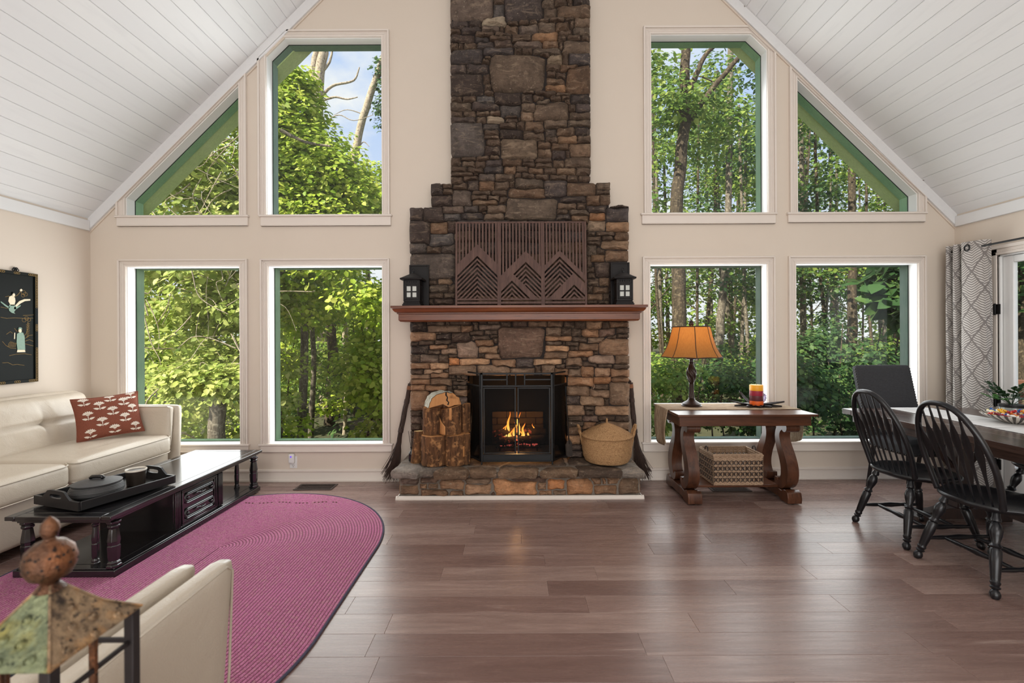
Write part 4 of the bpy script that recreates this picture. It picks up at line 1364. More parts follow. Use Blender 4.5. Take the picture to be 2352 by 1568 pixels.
tool('fire_poker', 'black poker leaning behind the left wing of the fire screen', (-.425, 4.11, .30), (-.405, 4.185, .84), 'hook')

# ---------------------------------------------------------------- stacked firewood
def barkmat(name, c1, c2, c3):
    g = NG(name, .9, 0, .25)
    v = g.coord('Object', (34, 34, 7), rand=30)
    f = g.noise(v, 1.0, 6, .65, .8); f2 = g.noise(g.coord('Object', rand=30), 22, 4)
    c = g.mix(g.fl(f, .32, .66), c1, c2)
    c = g.mix(g.math('MULTIPLY', g.fl(f2, .52, .68), .9), c, c3)
    g.col(c); g.bump(f, .9, .012)
    return g.m
M['bark'] = barkmat('oak_bark', rgb(46, 32, 24), rgb(122, 84, 54), rgb(176, 128, 84))
M['bark_pale'] = barkmat('birch_bark', rgb(150, 146, 130), rgb(206, 204, 188), rgb(110, 104, 92))
def cutmat(name, c1, c2, axis='Z'):
    g = NG(name, .75, 0, .3)
    f = g.noise(g.coord('Object', (30, 30, 4), rand=30), 1.0, 5, .6)
    f2 = g.noise(g.coord('Object', (6, 6, 6), rand=30), 2.0, 3)
    c = g.mix(f, c1, c2); c = g.mix(g.fl(f2, .55, .75), c, tuple(x * .55 for x in c1[:3]) + (1,))
    g.col(c); g.bump(f, .5, .006)
    return g.m
M['cut'] = cutmat('split_wood', rgb(170, 112, 66), rgb(206, 152, 98))
M['cut_pale'] = cutmat('pale_split_wood', rgb(196, 160, 104), rgb(222, 190, 138))
def split_log(label, x, y, z0, z1, r, a0, a1, seed, tilt=(0, 0), pale=False, slope=0.0, squash=1.0):
    """upright log: a wedge of a trunk whose bark covers the arc a0..a1 (degrees, -90 faces the room)"""
    q = random.Random(seed)
    n = 14
    arc = [radians(a0 + (a1 - a0) * i / n) for i in range(n + 1)]
    rr = [r * q.uniform(.94, 1.05) for _ in arc]
    H = z1 - z0
    full = a1 - a0 > 350
    def lay(h, k):
        o = []
        if not full:
            o.append((0, r * .06, h))
        for a, s in zip(arc, rr):
            o.append((s * k * cos(a), s * k * sin(a) * squash, h + slope * s * cos(a) * (h > H * .5)))
        return o
    hs = [0, .25, .5, .75, 1]
    mb = MB(); v = []
    m = len(lay(0, 1))
    for t in hs:
        v += [(p[0] + tilt[0] * t * H + q.uniform(-.002, .002), p[1] + tilt[1] * t * H, p[2] + t * H * 0) for p in lay(t * H, .955)]
    f = [(k * m + i, k * m + (i + 1) % m, (k + 1) * m + (i + 1) % m, (k + 1) * m + i) for k in range(len(hs) - 1) for i in range(m)]
    f += [tuple(range(m))[::-1], tuple(range((len(hs) - 1) * m, len(hs) * m))]
    mb.add(v, f)
    o = mb.build('firewood_log', M['cut_pale'] if pale else M['cut'], None, world=False, smooth=30)
    o.location = (x, y, z0)
    tag(o, label, 'log', 'firewood stacked on the hearth')
    split_log.last.append(o)
    mb = MB(); v = []
    na = len(arc)
    for k, t in enumerate(hs):
        L = lay(t * H, 1.0); L = L if full else L[1:]
        v += [(p[0] * (1 + q.uniform(-.012, .012)) + tilt[0] * t * H, p[1] * (1 + q.uniform(-.012, .012)) + tilt[1] * t * H, p[2] + (.001 if 0 < k < 4 else (-.001 if k == 4 else .002))) for p in L]
    f = [(k * na + i, k * na + i + 1, (k + 1) * na + i + 1, (k + 1) * na + i) for k in range(len(hs) - 1) for i in range(na - 1)]
    mb.add(v, f)
    mb.build('bark', M['bark'], o, world=False, smooth=70, recalc=False)
    return o
split_log.last = []
zt1 = .523
split_log('big split log standing upright at the lower left of the firewood stack', -.725, 4.02, HZ + .002, zt1, .115, -205, 8, 1, squash=.9)
split_log('big split log standing upright at the lower right of the firewood stack', -.545, 4.03, HZ + .002, zt1 + .004, .10, -190, 30, 2, slope=.05)
split_log('split log with pale left edge standing on the lower left log', -.748, 4.045, zt1 + .003, .762, .082, -205, 20, 3, squash=.95)
split_log('large split log with a torn bare patch standing on the lower right log', -.578, 4.045, zt1 + .008, .765, .098, -195, 15, 4, slope=.22)
split_log('thin orange split log standing at the right edge of the upper row', -.462, 4.10, zt1 + .008, .785, .048, -110, 60, 5)
split_log('thin split log standing at the right edge of the lower row', -.452, 4.035, HZ + .002, .53, .042, -150, 50, 6)
split_log('grey weathered thin slab leaning against the left of the firewood stack', -.90, 4.07, HZ + .002, .55, .05, -150, -10, 7, tilt=(.12, 0), pale=True)
for px_, lg, th0, th1, h0, h1 in ((0, split_log.last[3], -160, -112, .0, .62), (0, split_log.last[3], -92, -80, .55, 1.0), (0, split_log.last[1], -40, -28, .3, .7)):
    mb = MB(); H_ = .236; r_ = .0995
    mb.grid(lambda u, v: (r_ * 1.03 * cos(radians(th0 + (th1 - th0) * u)), r_ * 1.03 * sin(radians(th0 + (th1 - th0) * u)), H_ * (h0 + (h1 - h0) * v * (1 - .5 * u * (h0 == 0)))), 8, 6)
    mb.build('bare_patch', M['cut'], lg, world=False, smooth=180, solid=.003)
# half log lying on top, its cut end to the room
def half_log(label, x, y, z, r, L):
    q = random.Random(9); n = 18
    arc = [pi * i / n for i in range(n + 1)]
    rr = [r * q.uniform(.95, 1.04) for _ in arc]
    cut = [(s * cos(a), s * sin(a) * .82) for a, s in zip(arc, rr)]
    low = [(-r * .5, .012), (-.02, .02), (.03, -.012), (r * .55, .0)]
    mb = MB(); mb.prism([(a * .965, b * .965) for a, b in cut] + low, -L / 2, L / 2)
    o = mb.build('firewood_log', M['cut'], None, world=False, smooth=30)
    o.location = (x, y, z); o.rotation_euler = (0, -.05, radians(24))
    tag(o, label, 'log', 'firewood stacked on the hearth')
    mb = MB(); v = []
    for k in range(5):
        v += [(a * (1 + q.uniform(-.01, .01)), -L / 2 + .002 + (L - .004) * k / 4, b * (1 + q.uniform(-.01, .01))) for a, b in cut]
    m = n + 1
    mb.add(v, [(k * m + i, k * m + i + 1, (k + 1) * m + i + 1, (k + 1) * m + i) for k in range(4) for i in range(n)])
    mb.build('bark', M['bark_pale'], o, world=False, smooth=70)
    mb = MB()
    zz = [(0.012, .12), (.008, .095), (.022, .075), (.012, .05), (.03, .03), (.02, .008)]
    pp = [(a - .004, b) for a, b in zz] + [(a + .006 + .004 * (i % 2), b) for i, (a, b) in list(enumerate(zz))[::-1]]
    mb.prism([(a, b * r / .15) for a, b in pp], -L / 2 - .0015, -L / 2 + .004)
    mb.build('crack', M['soot'], o, world=False, smooth=0)
half_log('half round log with pale bark lying on top, orange cut end to the room', -.650, 4.03, .782, .150, .17)

# ---------------------------------------------------------------- lidded seagrass basket
def weavemat(name, c1, c2, c3, sc=1.0):
    g = NG(name, .85, 0, .2)
    uv = g.tc.outputs['UV']
    v = g.coord('Object', (1, 1, 1))
    f = g.noise(v, 160 * sc, 3, .6); f2 = g.noise(v, 40 * sc, 3)
    c = g.mix(g.fl(f, .3, .7), c1, c2)
    c = g.mix(g.math('MULTIPLY', g.fl(f2, .55, .75), .55), c, c3)
    g.col(c); g.bump(f, .8, .004)
    return g.m
M['seagrass'] = weavemat('seagrass_weave', rgb(132, 96, 64), rgb(196, 158, 114), rgb(104, 74, 48))
def coil_profile(rz, step):
    """turn a smooth (r,z) profile into stacked rope coils"""
    o = []
    L = [0]
    for a, b in zip(rz[:-1], rz[1:]):
        L.append(L[-1] + math.dist(a, b))
    def P(s):
        for i in range(len(rz) - 1):
            if s <= L[i + 1] or i == len(rz) - 2:
                t = (s - L[i]) / (L[i + 1] - L[i]); a, b = rz[i], rz[i + 1]
                dr, dz = b[0] - a[0], b[1] - a[1]; l = math.hypot(dr, dz)
                return a[0] + dr * t, a[1] + dz * t, dz / l, -dr / l
    n = int(L[-1] / step)
    for i in range(n):
        for k, h in ((0, 0), (.25, .75), (.5, 1), (.75, .75)):
            r, z, nr, nz_ = P(min(L[-1], (i + k) / n * L[-1]))
            o.append((max(.002, r + nr * h * step * .38), z + nz_ * h * step * .38))
    r, z, nr, nz_ = P(L[-1]); o.append((max(.002, r), z))
    return o
bk = thing('lidded_basket', 'round seagrass basket with domed lid and loop handles on the hearth', 'basket', (.812, 4.085, HZ + .004))
def wob(mb, amp=.004, fr=30):
    mb.v = [(a + amp * noise.noise((a * fr, b * fr, c * fr)), b + amp * noise.noise((a * fr, b * fr, c * fr + 9)), c + amp * .6 * noise.noise((a * fr, b * fr, c * fr + 5))) for a, b, c in mb.v]
mb = MB(); mb.lathe(coil_profile([(.15, .002), (.188, .012), (.208, .05), (.217, .11), (.217, .17), (.212, .228)], .0105), 64)
wob(mb); mb.build('body', M['seagrass'], bk, world=False, smooth=180)
mb = MB(); mb.lathe(coil_profile([(.224, .228), (.224, .238), (.20, .252), (.14, .285), (.07, .318), (.01, .338)], .0105), 64)
wob(mb); mb.build('lid', M['seagrass'], bk, world=False, smooth=180)
mb = MB(); mb.tube([(.222 * cos(a), .222 * sin(a), .231) for a in [2 * pi * i / 60 for i in range(60)]], .0075, 8, closed=True)
mb.build('rim', M['seagrass'], bk, world=False, smooth=180)
mb = MB(); mb.tube([(.0, .012 * cos(a) * 1.3, .352 + .026 * sin(a)) for a in [2 * pi * i / 20 for i in range(20)]], .0065, 8, closed=True)
mb.M = None
mb.build('lid_loop', M['seagrass'], bk, world=False, smooth=180)
for sg in (-1, 1):
    mb = MB()
    pts = [(sg * .213, -.035 * sg, .14), (sg * .222, -.035 * sg, .20), (sg * .240, -.035 * sg, .27), (sg * .256, -.02, .318), (sg * .258, .015, .322), (sg * .242, .04, .27), (sg * .224, .042, .20), (sg * .213, .034, .15)]
    sm = []
    for i in range(len(pts) - 1):
        for k in range(4):
            sm.append(Vector(pts[i]).lerp(Vector(pts[i + 1]), k / 4))
    sm.append(Vector(pts[-1]))
    for ph in (0, pi):
        mb.tube([p + Vector((.005 * cos(i * .9 + ph), .005 * sin(i * .9 + ph), 0)) for i, p in enumerate(sm)], .0075, 7)
    mb.build('handle', M['seagrass'], bk, world=False, smooth=180)

# ---------------------------------------------------------------- twig brooms either side of the fireplace
M['twig'] = plain('dark_twig', rgb(58, 42, 34), .8, var=.35, scale=30)
M['twig_cut'] = plain('twig_cut_end', rgb(128, 84, 56), .8, var=.2)
def broom(top, neck, tip, spread, label, seed):
    q = random.Random(seed)
    top, neck, tip = Vector(top), Vector(neck), Vector(tip)
    t = thing('twig_broom', label, 'broom', tip, 0, 'twig brooms beside the fireplace')
    mb = MB()
    ax = (top - neck).normalized()
    s1 = ax.cross(Vector((0, 1, 0))).normalized(); s2 = ax.cross(s1)
    for k in range(9):
        a = 2 * pi * k / 8; rr = .016 if k < 8 else 0
        off = s1 * cos(a) * rr + s2 * sin(a) * rr
        n = 8
        mb.tube([neck.lerp(top, i / n) + off + Vector((q.uniform(-1, 1), q.uniform(-1, 1), 0)) * .003 + (ax * q.uniform(-.03, .02) if i == n else Vector()) for i in range(n + 1)], .0075, 6)
    mb.build('handle', M['twig'], t, smooth=60)
    for f in (.02, .3, .62, .9):
        mb = MB(); p = neck.lerp(top, f); mb.tube([p - ax * .018, p + ax * .018], .0255, 12)
        mb.build('binding', M['twig_cut'] if f > .8 else M['twig'], t, smooth=50)
    mb = MB()
    for k in range(170):
        a = q.uniform(0, 2 * pi); r0 = .018 * sqrt(q.random())
        st = neck + s1 * cos(a) * r0 + s2 * sin(a) * r0
        e = tip + Vector((spread * (cos(a) * sqrt(q.random())), .055 * sin(a), q.uniform(0, .13)))
        e.z = max(e.z, .006)
        n = 5
        bend = q.uniform(-.02, .02)
        mb.tube([st.lerp(e, i / n) + Vector((bend * sin(pi * i / n) + (e.x - st.x) * (-.14) * sin(pi * i / n), 0, 0)) for i in range(n + 1)], [.003, .003, .0028, .0024, .002, .0014], 4, cap=False)
    o = mb.build('bristle_bundle', M['twig'], t, smooth=60); o['kind'] = 'stuff'
broom((-1.005, 4.33, .945), (-1.085, 4.265, .50), (-1.185, 4.24, .03), .085, 'twig broom leaning left of the fireplace, by the firewood', 3)
broom((1.085, 4.33, .955), (1.115, 4.28, .48), (1.185, 4.24, .03), .085, 'twig broom leaning right of the fireplace, by the lidded basket', 5)

# ---------------------------------------------------------------- reed diffuser
M['dark_glass'] = plain('dark_bottle_glass', rgb(22, 20, 22), .12, spec=.6, var=.05)
rd = thing('reed_diffuser', 'small dark bottle of reeds on the hearth behind the firewood', 'bottle', (-.948, 4.12, HZ + .002))
mb = MB(); mb.lathe([(.026, 0), (.028, .004), (.028, .06), (.024, .08), (.010, .094), (.010, .118), (.013, .119), (.013, .126), (.009, .126)], 18)
mb.build('bottle', M['dark_glass'], rd, world=False, smooth=50)
for k in range(7):
    a = 2 * pi * k / 7
    mb = MB(); mb.tube([(.004 * cos(a), .004 * sin(a), .09), (.032 * cos(a), .02 * sin(a), .27)], .0014, 5)
    mb.build('reed', M['twig'], rd, world=False)
# cord loop hanging from a stone joint above the basket
M['cord_loop'] = plain('grey_strap', rgb(128, 104, 84), .7, var=.2)
mb = MB(); p = [at(1356, 911, 4.17), at(1357, 897, 4.165), at(1361, 886, 4.165), at(1365, 883, 4.17), at(1366, 887, 4.175), at(1362, 893, 4.18)]
mb.tube(p, .006, 6, flat=.5)
o = mb.build('strap_hook', M['cord_loop'], None, smooth=60, loc=p[0]); tag(o, 'small strap hook hanging in a stone joint above the lidded basket', 'hook')
# ---------------------------------------------------------------- braided rug
def rugmat():
    g = NG('braided_wool', .95, 0, .1)
    v = g.coord('Object')
    f = g.noise(v, 150, 3, .7); f2 = g.noise(v, 2.2, 3); f3 = g.noise(v, 60, 3)
    c = g.mix(g.fl(f, .35, .65), rgb(160, 88, 122), rgb(212, 142, 174))
    c = g.mix(g.math('MULTIPLY', g.fl(f3, .52, .66), .55), c, rgb(184, 150, 140))
    c = g.mix(g.math('MULTIPLY', g.fl(f2, .45, .75), .35), c, rgb(206, 122, 168))
    c = g.mix(g.math('MULTIPLY', g.fl(f, .68, .74), .8), c, rgb(104, 66, 66))
    g.col(c); g.bump(f, .8, .006)
    return g.m
M['rug'] = rugmat()
rug = thing('braided_rug', 'large oval braided rug in magenta pink wool under the coffee table', 'rug', (-1.95, 2.55, 0))
ya, yb_, RR = 2.10 - 2.55, 2.98 - 2.55, 1.03
def track(r, t):
    """point on a racetrack outline at radius r; t in 0..1"""
    L = yb_ - ya
    if t < .5:
        a = pi * (t * 2)
        return (r * cos(a), yb_ + r * sin(a))
    a = pi + pi * ((t - .5) * 2)
    return (r * cos(a), ya + r * sin(a))
mb = MB(); nb = 54; seg = 160
prof = []
for i in range(nb):
    r0 = RR * i / nb; w = RR / nb
    #row
    prof += [(max(r0, .004), .0040), (r0 + w * .15, .0080), (r0 + w * .36, .0112), (r0 + w * .64, .0112), (r0 + w * .85, .0080)]
prof += [(RR, .004), (RR, .0)]
v = []
q = random.Random(2)
for r, z in prof:
    for k in range(seg):
        x, y = track(r, k / seg)
        v.append((x, y, z + .0009 * noise.noise((x * 25, y * 25, 0))))
f = [(i * seg + k, i * seg + (k + 1) % seg, (i + 1) * seg + (k + 1) % seg, (i + 1) * seg + k) for i in range(len(prof) - 1) for k in range(seg)]
mb.add(v, f)
mb.mi = [1 if (i // seg) % 5 in (0, 4) else 0 for i in range(len(f))]  # groove faces darker: shade between the rows put into the colour
mb.build('braid', [M['rug'], plain('rug_groove_shade', rgb(140, 82, 104), .95, var=.35, scale=90)], rug, world=False, smooth=180)
mb = MB(); mb.tube([(*track(RR + .004, k / 200), .006) for k in range(200)], .0065, 6, closed=True)
mb.build('edge_braid', plain('dark_edge_braid', rgb(70, 66, 84), .95, var=.3, scale=60), rug, world=False, smooth=180)
# loose seam of the braid near the far end
mb = MB()
for k in range(26):
    x = -.30 + k * .030; y = 1.235 - .0 * k - .012 * sin(k * .5)
    if k % 5 != 3:
        mb.ball((x, y, .013), .0055, 6, 4, 1.6, 1, .6)
o = mb.build('stitching', plain('brown_stitch', rgb(92, 62, 48), .9), rug, world=False); o['kind'] = 'stuff'

# ---------------------------------------------------------------- leather sofa
def leathermat(name, c, rough=.36):
    g = NG(name, rough, 0, .5)
    v = g.coord('Object')
    f = g.noise(v, 3.0, 4, .6); f2 = g.n('ShaderNodeTexVoronoi', {'Vector': v, 'Scale': 240.0}).outputs['Distance']
    f3 = g.noise(v, 9, 5, .6, 1.2)
    g.col(g.mix(f, tuple(x * .88 for x in c[:3]) + (1,), c))
    h = g.math('MULTIPLY_ADD', f3, 1.6, g.math('MULTIPLY', f2, .25))
    g.bump(h, .22, .010)
    return g.m
M['leather'] = leathermat('cream_leather', rgb(203, 190, 172))
M['piping'] = leathermat('cream_piping', rgb(206, 194, 176))
def rbox(mb, x0, x1, y0, y1, z0, z1, r, puff=(0, 0, 0), n=12, M4=None, fn=None):
    """rounded, slightly puffed box"""
    c = Vector(((x0 + x1) / 2, (y0 + y1) / 2, (z0 + z1) / 2)); h = Vector(((x1 - x0) / 2, (y1 - y0) / 2, (z1 - z0) / 2))
    bm = bmesh.new()
    bmesh.ops.create_cube(bm, size=2)
    bmesh.ops.subdivide_edges(bm, edges=bm.edges, cuts=n - 1, use_grid_fill=True)
    vs = []
    for v in bm.verts:
        p = Vector(v.co)
        # pull sample lines toward the edges so the rounding is resolved
        p = Vector([math.copysign(abs(t) ** .75, t) for t in p])
        a = Vector((p.x * h.x, p.y * h.y, p.z * h.z))
        inn = Vector([max(-(h[i] - r), min(h[i] - r, a[i])) for i in range(3)])
        d = a - inn
        if d.length > 1e-9:
            a = inn + d.normalized() * r
        k = [(1 - p.y ** 2) * (1 - p.z ** 2), (1 - p.x ** 2) * (1 - p.z ** 2), (1 - p.x ** 2) * (1 - p.y ** 2)]
        a = Vector([a[i] + puff[i] * p[i] * max(0, k[i]) for i in range(3)])
        if fn:
            a = fn(a, p)
        a = a + c
        if M4 is not None:
            a = M4 @ a
        vs.append(a)
    bm.verts.index_update()
    fs = [tuple(v.index for v in f.verts) for f in bm.faces]
    bm.free()
    mb.add(vs, fs)
    return mb
sofa = thing('leather_sofa', 'cream leather sofa with two seat cushions along the left wall', 'sofa', (-3.55, 3.15, 0))
mb = MB(); rbox(mb, -3.96, -3.13, 2.22, 4.10, .075, .375, .02, n=8)
mb.build('base', M['leather'], sofa, smooth=180)
for y0, y1 in ((2.235, 3.160), (3.165, 4.085)):
    mb = MB()
    def crown(a, p):
        if p.z > 0:
            a.z += .022 * (1 - p.y ** 2) * (1 - .5 * p.x ** 2)
            a.z -= .012 * math.exp(-((p.x - .35) / .05) ** 2) * math.exp(-(p.y / .45) ** 2)
        return a
    rbox(mb, -3.76, -3.085, y0, y1, .355, .520, .045, (.012, .006, .0), 22, fn=crown)
    s = mb.build('seat_cushion', M['leather'], sofa, smooth=180)
    for z, r in ((.505, .0045), (.372, .004)):
        mb = MB(); mb.tube([(-3.13, y0 + .004, z + .012), (-3.095, y0 + .02, z + .004)] + [(-3.079 + (-.006 * sin(pi * t)) * -1 - .004, y0 + .05 + (y1 - y0 - .1) * t, z) for t in [i / 16 for i in range(17)]] + [(-3.095, y1 - .02, z + .004), (-3.13, y1 - .004, z + .012)], r, 6)
        mb.build('piping', M['piping'], s, smooth=180)
for y0, y1 in ((2.235, 3.160), (3.165, 4.085)):
    mb = MB()
    def tuft(a, p):
        if p.x > -.2:
            dh = abs(p.z + .02); dv = abs(p.y)
            k = .036 * math.exp(-(dh / .035) ** 2) * (1 - .6 * p.y ** 2) + .034 * math.exp(-(dv / .03) ** 2) * math.exp(-((p.z) / .7) ** 2)
            k += .030 * math.exp(-(dh / .14) ** 2 - (dv / .14) ** 2)
            a.x -= k
            a.x += .004 * noise.noise((a.x * 14, a.y * 14, a.z * 14))
        if p.z > .3:
            a.x -= .07 * (p.z - .3) ** 2
        return a
    Mx = Matrix.Translation((-3.80, 0, .455)) @ Matrix.Rotation(radians(-13), 4, 'Y') @ Matrix.Translation((3.80, 0, -.455))
    rbox(mb, -3.93, -3.72, y0, y1, .44, .945, .075, (.06, .0, .012), 44, Mx, tuft)
    mb.build('back_cushion', M['leather'], sofa, smooth=180)
mb = MB()
Mx = Matrix.Translation((-3.94, 0, .3)) @ Matrix.Rotation(radians(-5), 4, 'Y') @ Matrix.Translation((3.94, 0, -.3))
rbox(mb, -3.995, -3.90, 2.20, 4.11, .08, .875, .03, n=8, M4=Mx)
mb.build('back_frame', M['leather'], sofa, smooth=180)
for sg, yb in ((1, 4.088), (-1, 2.228)):
    a = thing
    mb = MB()
    lean = lambda s: (lambda p_, q_: Vector((p_.x - .05 * (q_.z < -.2) * 0, p_.y + s * .018 * (q_.z), p_.z)))
    rbox(mb, -3.84, -3.125, min(yb, yb + sg * .06), max(yb, yb + sg * .06), .40, .765, .024, (.004, .008, .006), 14, fn=lean(sg))
    pad = mb.build('arm_pad', M['leather'], sofa, smooth=180)
    mb = MB()
    y_ = yb + sg * .062
    rbox(mb, -3.97, -3.10, min(y_, y_ + sg * .066), max(y_, y_ + sg * .066), .075, .770, .026, (.006, .006, .004), 14, fn=lean(sg))
    mb.build('arm_panel', M['leather'], sofa, smooth=180)
    mb = MB()
    mb.tube([(-3.70, yb + sg * .028, .764), (-3.16, yb + sg * .028, .766), (-3.128, yb + sg * .028, .745), (-3.122, yb + sg * .022, .60), (-3.124, yb + sg * .016, .42)], .0045, 6)
    mb.build('piping', M['piping'], pad, smooth=180)
for x in (-3.88, -3.2):
    for y in (2.3, 4.05):
        mb = MB(); mb.lathe([(.018, 0), (.026, .078)], 12, (x, y, 0))
        mb.build('foot', M['black_metal'], sofa)

# ---------------------------------------------------------------- pillow with embroidered flowers
def fabricmat(name, c, rough=.9, sc=260, var=.18):
    g = NG(name, rough, 0, .2)
    a = g.noise(g.coord('Object', (sc, sc * .2, sc)), 1, 2); b = g.noise(g.coord('Object', (sc * .2, sc, sc)), 1, 2)
    m = g.math('MULTIPLY', g.math('ADD', a, b), .5)
    g.col(g.mix(g.fl(m, .35, .65), tuple(x * (1 - var) for x in c[:3]) + (1,), tuple(min(1, x * (1 + var)) for x in c[:3]) + (1,)))
    g.bump(m, .35, .003)
    return g.m
M['rust_cloth'] = fabricmat('rust_cotton', rgb(128, 74, 58))
M['thread'] = fabricmat('white_embroidery', rgb(226, 214, 200))
M['coral_cloth'] = fabricmat('coral_cotton', rgb(206, 128, 106))
M['grey_cloth'] = fabricmat('dark_grey_cotton', rgb(62, 66, 76))
class Pillow:
    def __init__(s, c, n, up, hw, hh, T):
        s.c = Vector(c); s.n = Vector(n).normalized()
        u = Vector(up); s.u = (u - s.n * u.dot(s.n)).normalized(); s.w = s.u.cross(s.n).normalized()
        s.hw, s.hh, s.T = hw, hh, T
    def P(s, a, b, side=1, lift=0):
        k = (max(0, 1 - abs(a) ** 2.6) * max(0, 1 - abs(b) ** 2.6)) ** .6
        pinch = .055 * (1 - abs(b)) * 0
        sx = 1 - .075 * (1 - b * b) * (abs(a) ** 4)
        sy = 1 - .075 * (1 - a * a) * (abs(b) ** 4)
        wr = .003 * noise.noise((a * 3 + s.c.x, b * 3, side * 2))
        return s.c + s.w * (a * s.hw * sx) + s.u * (b * s.hh * sy) + s.n * (side * (s.T * k + lift) + wr)
    def build(s, name, label, m1, m2=None, group=None):
        t = thing(name, label, 'pillow', s.c)
        for side, nm, m in ((1, 'front_cover', m1), (-1, 'back_cover', m2 or m1)):
            mb = MB(); mb.grid(lambda u, v: s.P(u * 2 - 1, v * 2 - 1, side), 26, 22)
            o = mb.build(nm, m, t, smooth=180, recalc=False)
        mb = MB(); n = 20
        ring_ = [(-1 + 2 * i / n, -1) for i in range(n)] + [(1, -1 + 2 * i / n) for i in range(n)] + [(1 - 2 * i / n, 1) for i in range(n)] + [(-1, 1 - 2 * i / n) for i in range(n)]
        mb.tube([s.P(a, b, 1) for a, b in ring_], .004, 6, closed=True)
        mb.build('seam', m1, t, smooth=180)
        return t
pl = Pillow((-3.485, 3.892, .722), (.74, -.60, .30), (-.155, .035, 1), .220, .182, .07)
pt = pl.build('flower_pillow', 'rust red pillow with white flowers on the right end of the sofa', M['rust_cloth'])
quad = [(528, 172), (942, 157), (1018, 408), (565, 472)]
def inv_quad(x, y):
    s, t = .5, .5
    for _ in range(30):
        X = lambda s, t: ((1 - s) * (1 - t) * quad[0][0] + s * (1 - t) * quad[1][0] + s * t * quad[2][0] + (1 - s) * t * quad[3][0], (1 - s) * (1 - t) * quad[0][1] + s * (1 - t) * quad[1][1] + s * t * quad[2][1] + (1 - s) * t * quad[3][1])
        p = X(s, t); a = X(s + .01, t); b = X(s, t + .01)
        J = [[(a[0] - p[0]) / .01, (b[0] - p[0]) / .01], [(a[1] - p[1]) / .01, (b[1] - p[1]) / .01]]
        d = J[0][0] * J[1][1] - J[0][1] * J[1][0]
        ex, ey = x - p[0], y - p[1]
        s += (J[1][1] * ex - J[0][1] * ey) / d; t += (J[0][0] * ey - J[1][0] * ex) / d
    return s * 2 - 1, 1 - t * 2
for fx, fy in ((600, 203), (757, 190), (893, 180), (693, 240), (845, 222), (625, 303), (778, 280), (912, 268), (715, 347), (863, 325), (645, 422), (800, 397), (945, 380)):
    a0, b0 = inv_quad(fx, fy)
    mb = MB()
    sx, sy = 1 / pl.hw, 1 / pl.hh
    def put(poly):
        n = len(poly)
        v = [pl.P(max(-.985, min(.985, a0 + x * sx)), max(-.985, min(.985, b0 + y * sy)), 1, .0022) for x, y in poly]
        mb.add(v, [tuple(range(n))])
    for k in range(7):
        a = radians(20 + k * 23.3)
        c_, s_ = cos(a), sin(a)
        put([(c_ * r - s_ * w, .010 + s_ * r * .82 + c_ * w) for r, w in ((.010, -.002), (.030, -.0055), (.039, 0), (.030, .0055), (.010, .002))])
    put([(-.012, .004), (.012, .004), (.009, .013), (0, .017), (-.009, .013)])
    put([(-.0022, -.036), (.0022, -.036), (.0022, .006), (-.0022, .006)])
    for sg in (-1, 1):
        put([(sg * .003, -.028), (sg * .018, -.034), (sg * .033, -.026), (sg * .042, -.016), (sg * .024, -.014), (sg * .010, -.018)][::sg])
    mb.build('embroidered_flower', M['thread'], pt, smooth=0, recalc=False)

# ---------------------------------------------------------------- black coffee table
M['lacquer'] = plain('black_lacquered_wood', rgb(24, 23, 25), .17, spec=1.0, var=.15, scale=12, bump=.03, bscale=60)
ct = thing('coffee_table', 'long low black coffee table with turned legs and a carved cabinet on the pink rug', 'table', (-2.60, 3.34, .012))
X0, X1, Y0, Y1, ZT = -2.905, -2.300, 2.578, 4.118, .372
mb = MB()
fw = .058
mb.box(X0, X0 + fw, Y0, Y1, ZT - .024, ZT); mb.box(X1 - fw, X1, Y0, Y1, ZT - .024, ZT); mb.box(X0 + fw, X1 - fw, Y0, Y0 + fw, ZT - .024, ZT); mb.box(X0 + fw, X1 - fw, Y1 - fw, Y1, ZT - .024, ZT)
mb.build('top_frame', M['lacquer'], ct, bevel=.004)
mb = MB(); mb.box(X0 + fw + .0025, X1 - fw - .0025, Y0 + fw + .0025, Y1 - fw - .0025, ZT - .024, ZT - .0005)
mb.build('top_panel', M['lacquer'], ct, bevel=.002)
mb = MB(); mb.box(X0 + .02, X1 - .02, Y0 + .02, Y1 - .02, ZT - .036, ZT - .022); mb.box(X0 + .034, X1 - .034, Y0 + .034, Y1 - .034, ZT - .05, ZT - .034)
mb.build('apron', M['lacquer'], ct, bevel=.004)
mb = MB(); mb.box(X0 + .012, X1 - .006, Y0 + .03, Y1 - .02, .012, .050); mb.box(X0 + .022, X1 - .016, Y0 + .04, Y1 - .03, .050, .058)
mb.build('bottom_shelf', M['lacquer'], ct, bevel=.004)
mb = MB(); mb.box(X0 + .07, X1 - .07, Y0 + .09, Y1 - .09, .058, .0595)
mb.build('shelf_panel', M['lacquer'], ct, bevel=.0005, bseg=1)
def tleg(x, y, r):
    zb, zt_ = .0565, ZT - .049
    H = zt_ - zb
    mb = MB()
    prof = [(1.25, 0), (1.25, .05), (1.0, .07), (1.15, .10), (.92, .13), (.80, .14), (1.0, .20), (1.06, .40), (1.06, .46), (.92, .48), (1.0, .50), (1.0, .54), (1.08, .56), (1.02, .62), (.78, .82), (.74, .84), (1.0, .87), (1.0, .90), (.80, .92), (1.15, .96), (1.15, 1.0)]
    mb.lathe([(r * a, zb + H * b) for a, b in prof], 8, (x, y, 0), a0=pi / 8)
    mb.build('leg', M['lacquer'], ct, smooth=22, bevel=.0015, bseg=1)
for x in (X0 + .06, X1 - .045):
    for y in (Y0 + .07, Y1 - .06):
        tleg(x, y, .031)
for x in (X0 + .20, X1 - .17):
    for y in (Y0 + .09, Y1 - .10):
        tleg(x, y, .0185)
CY0, CY1 = 3.115, 3.625
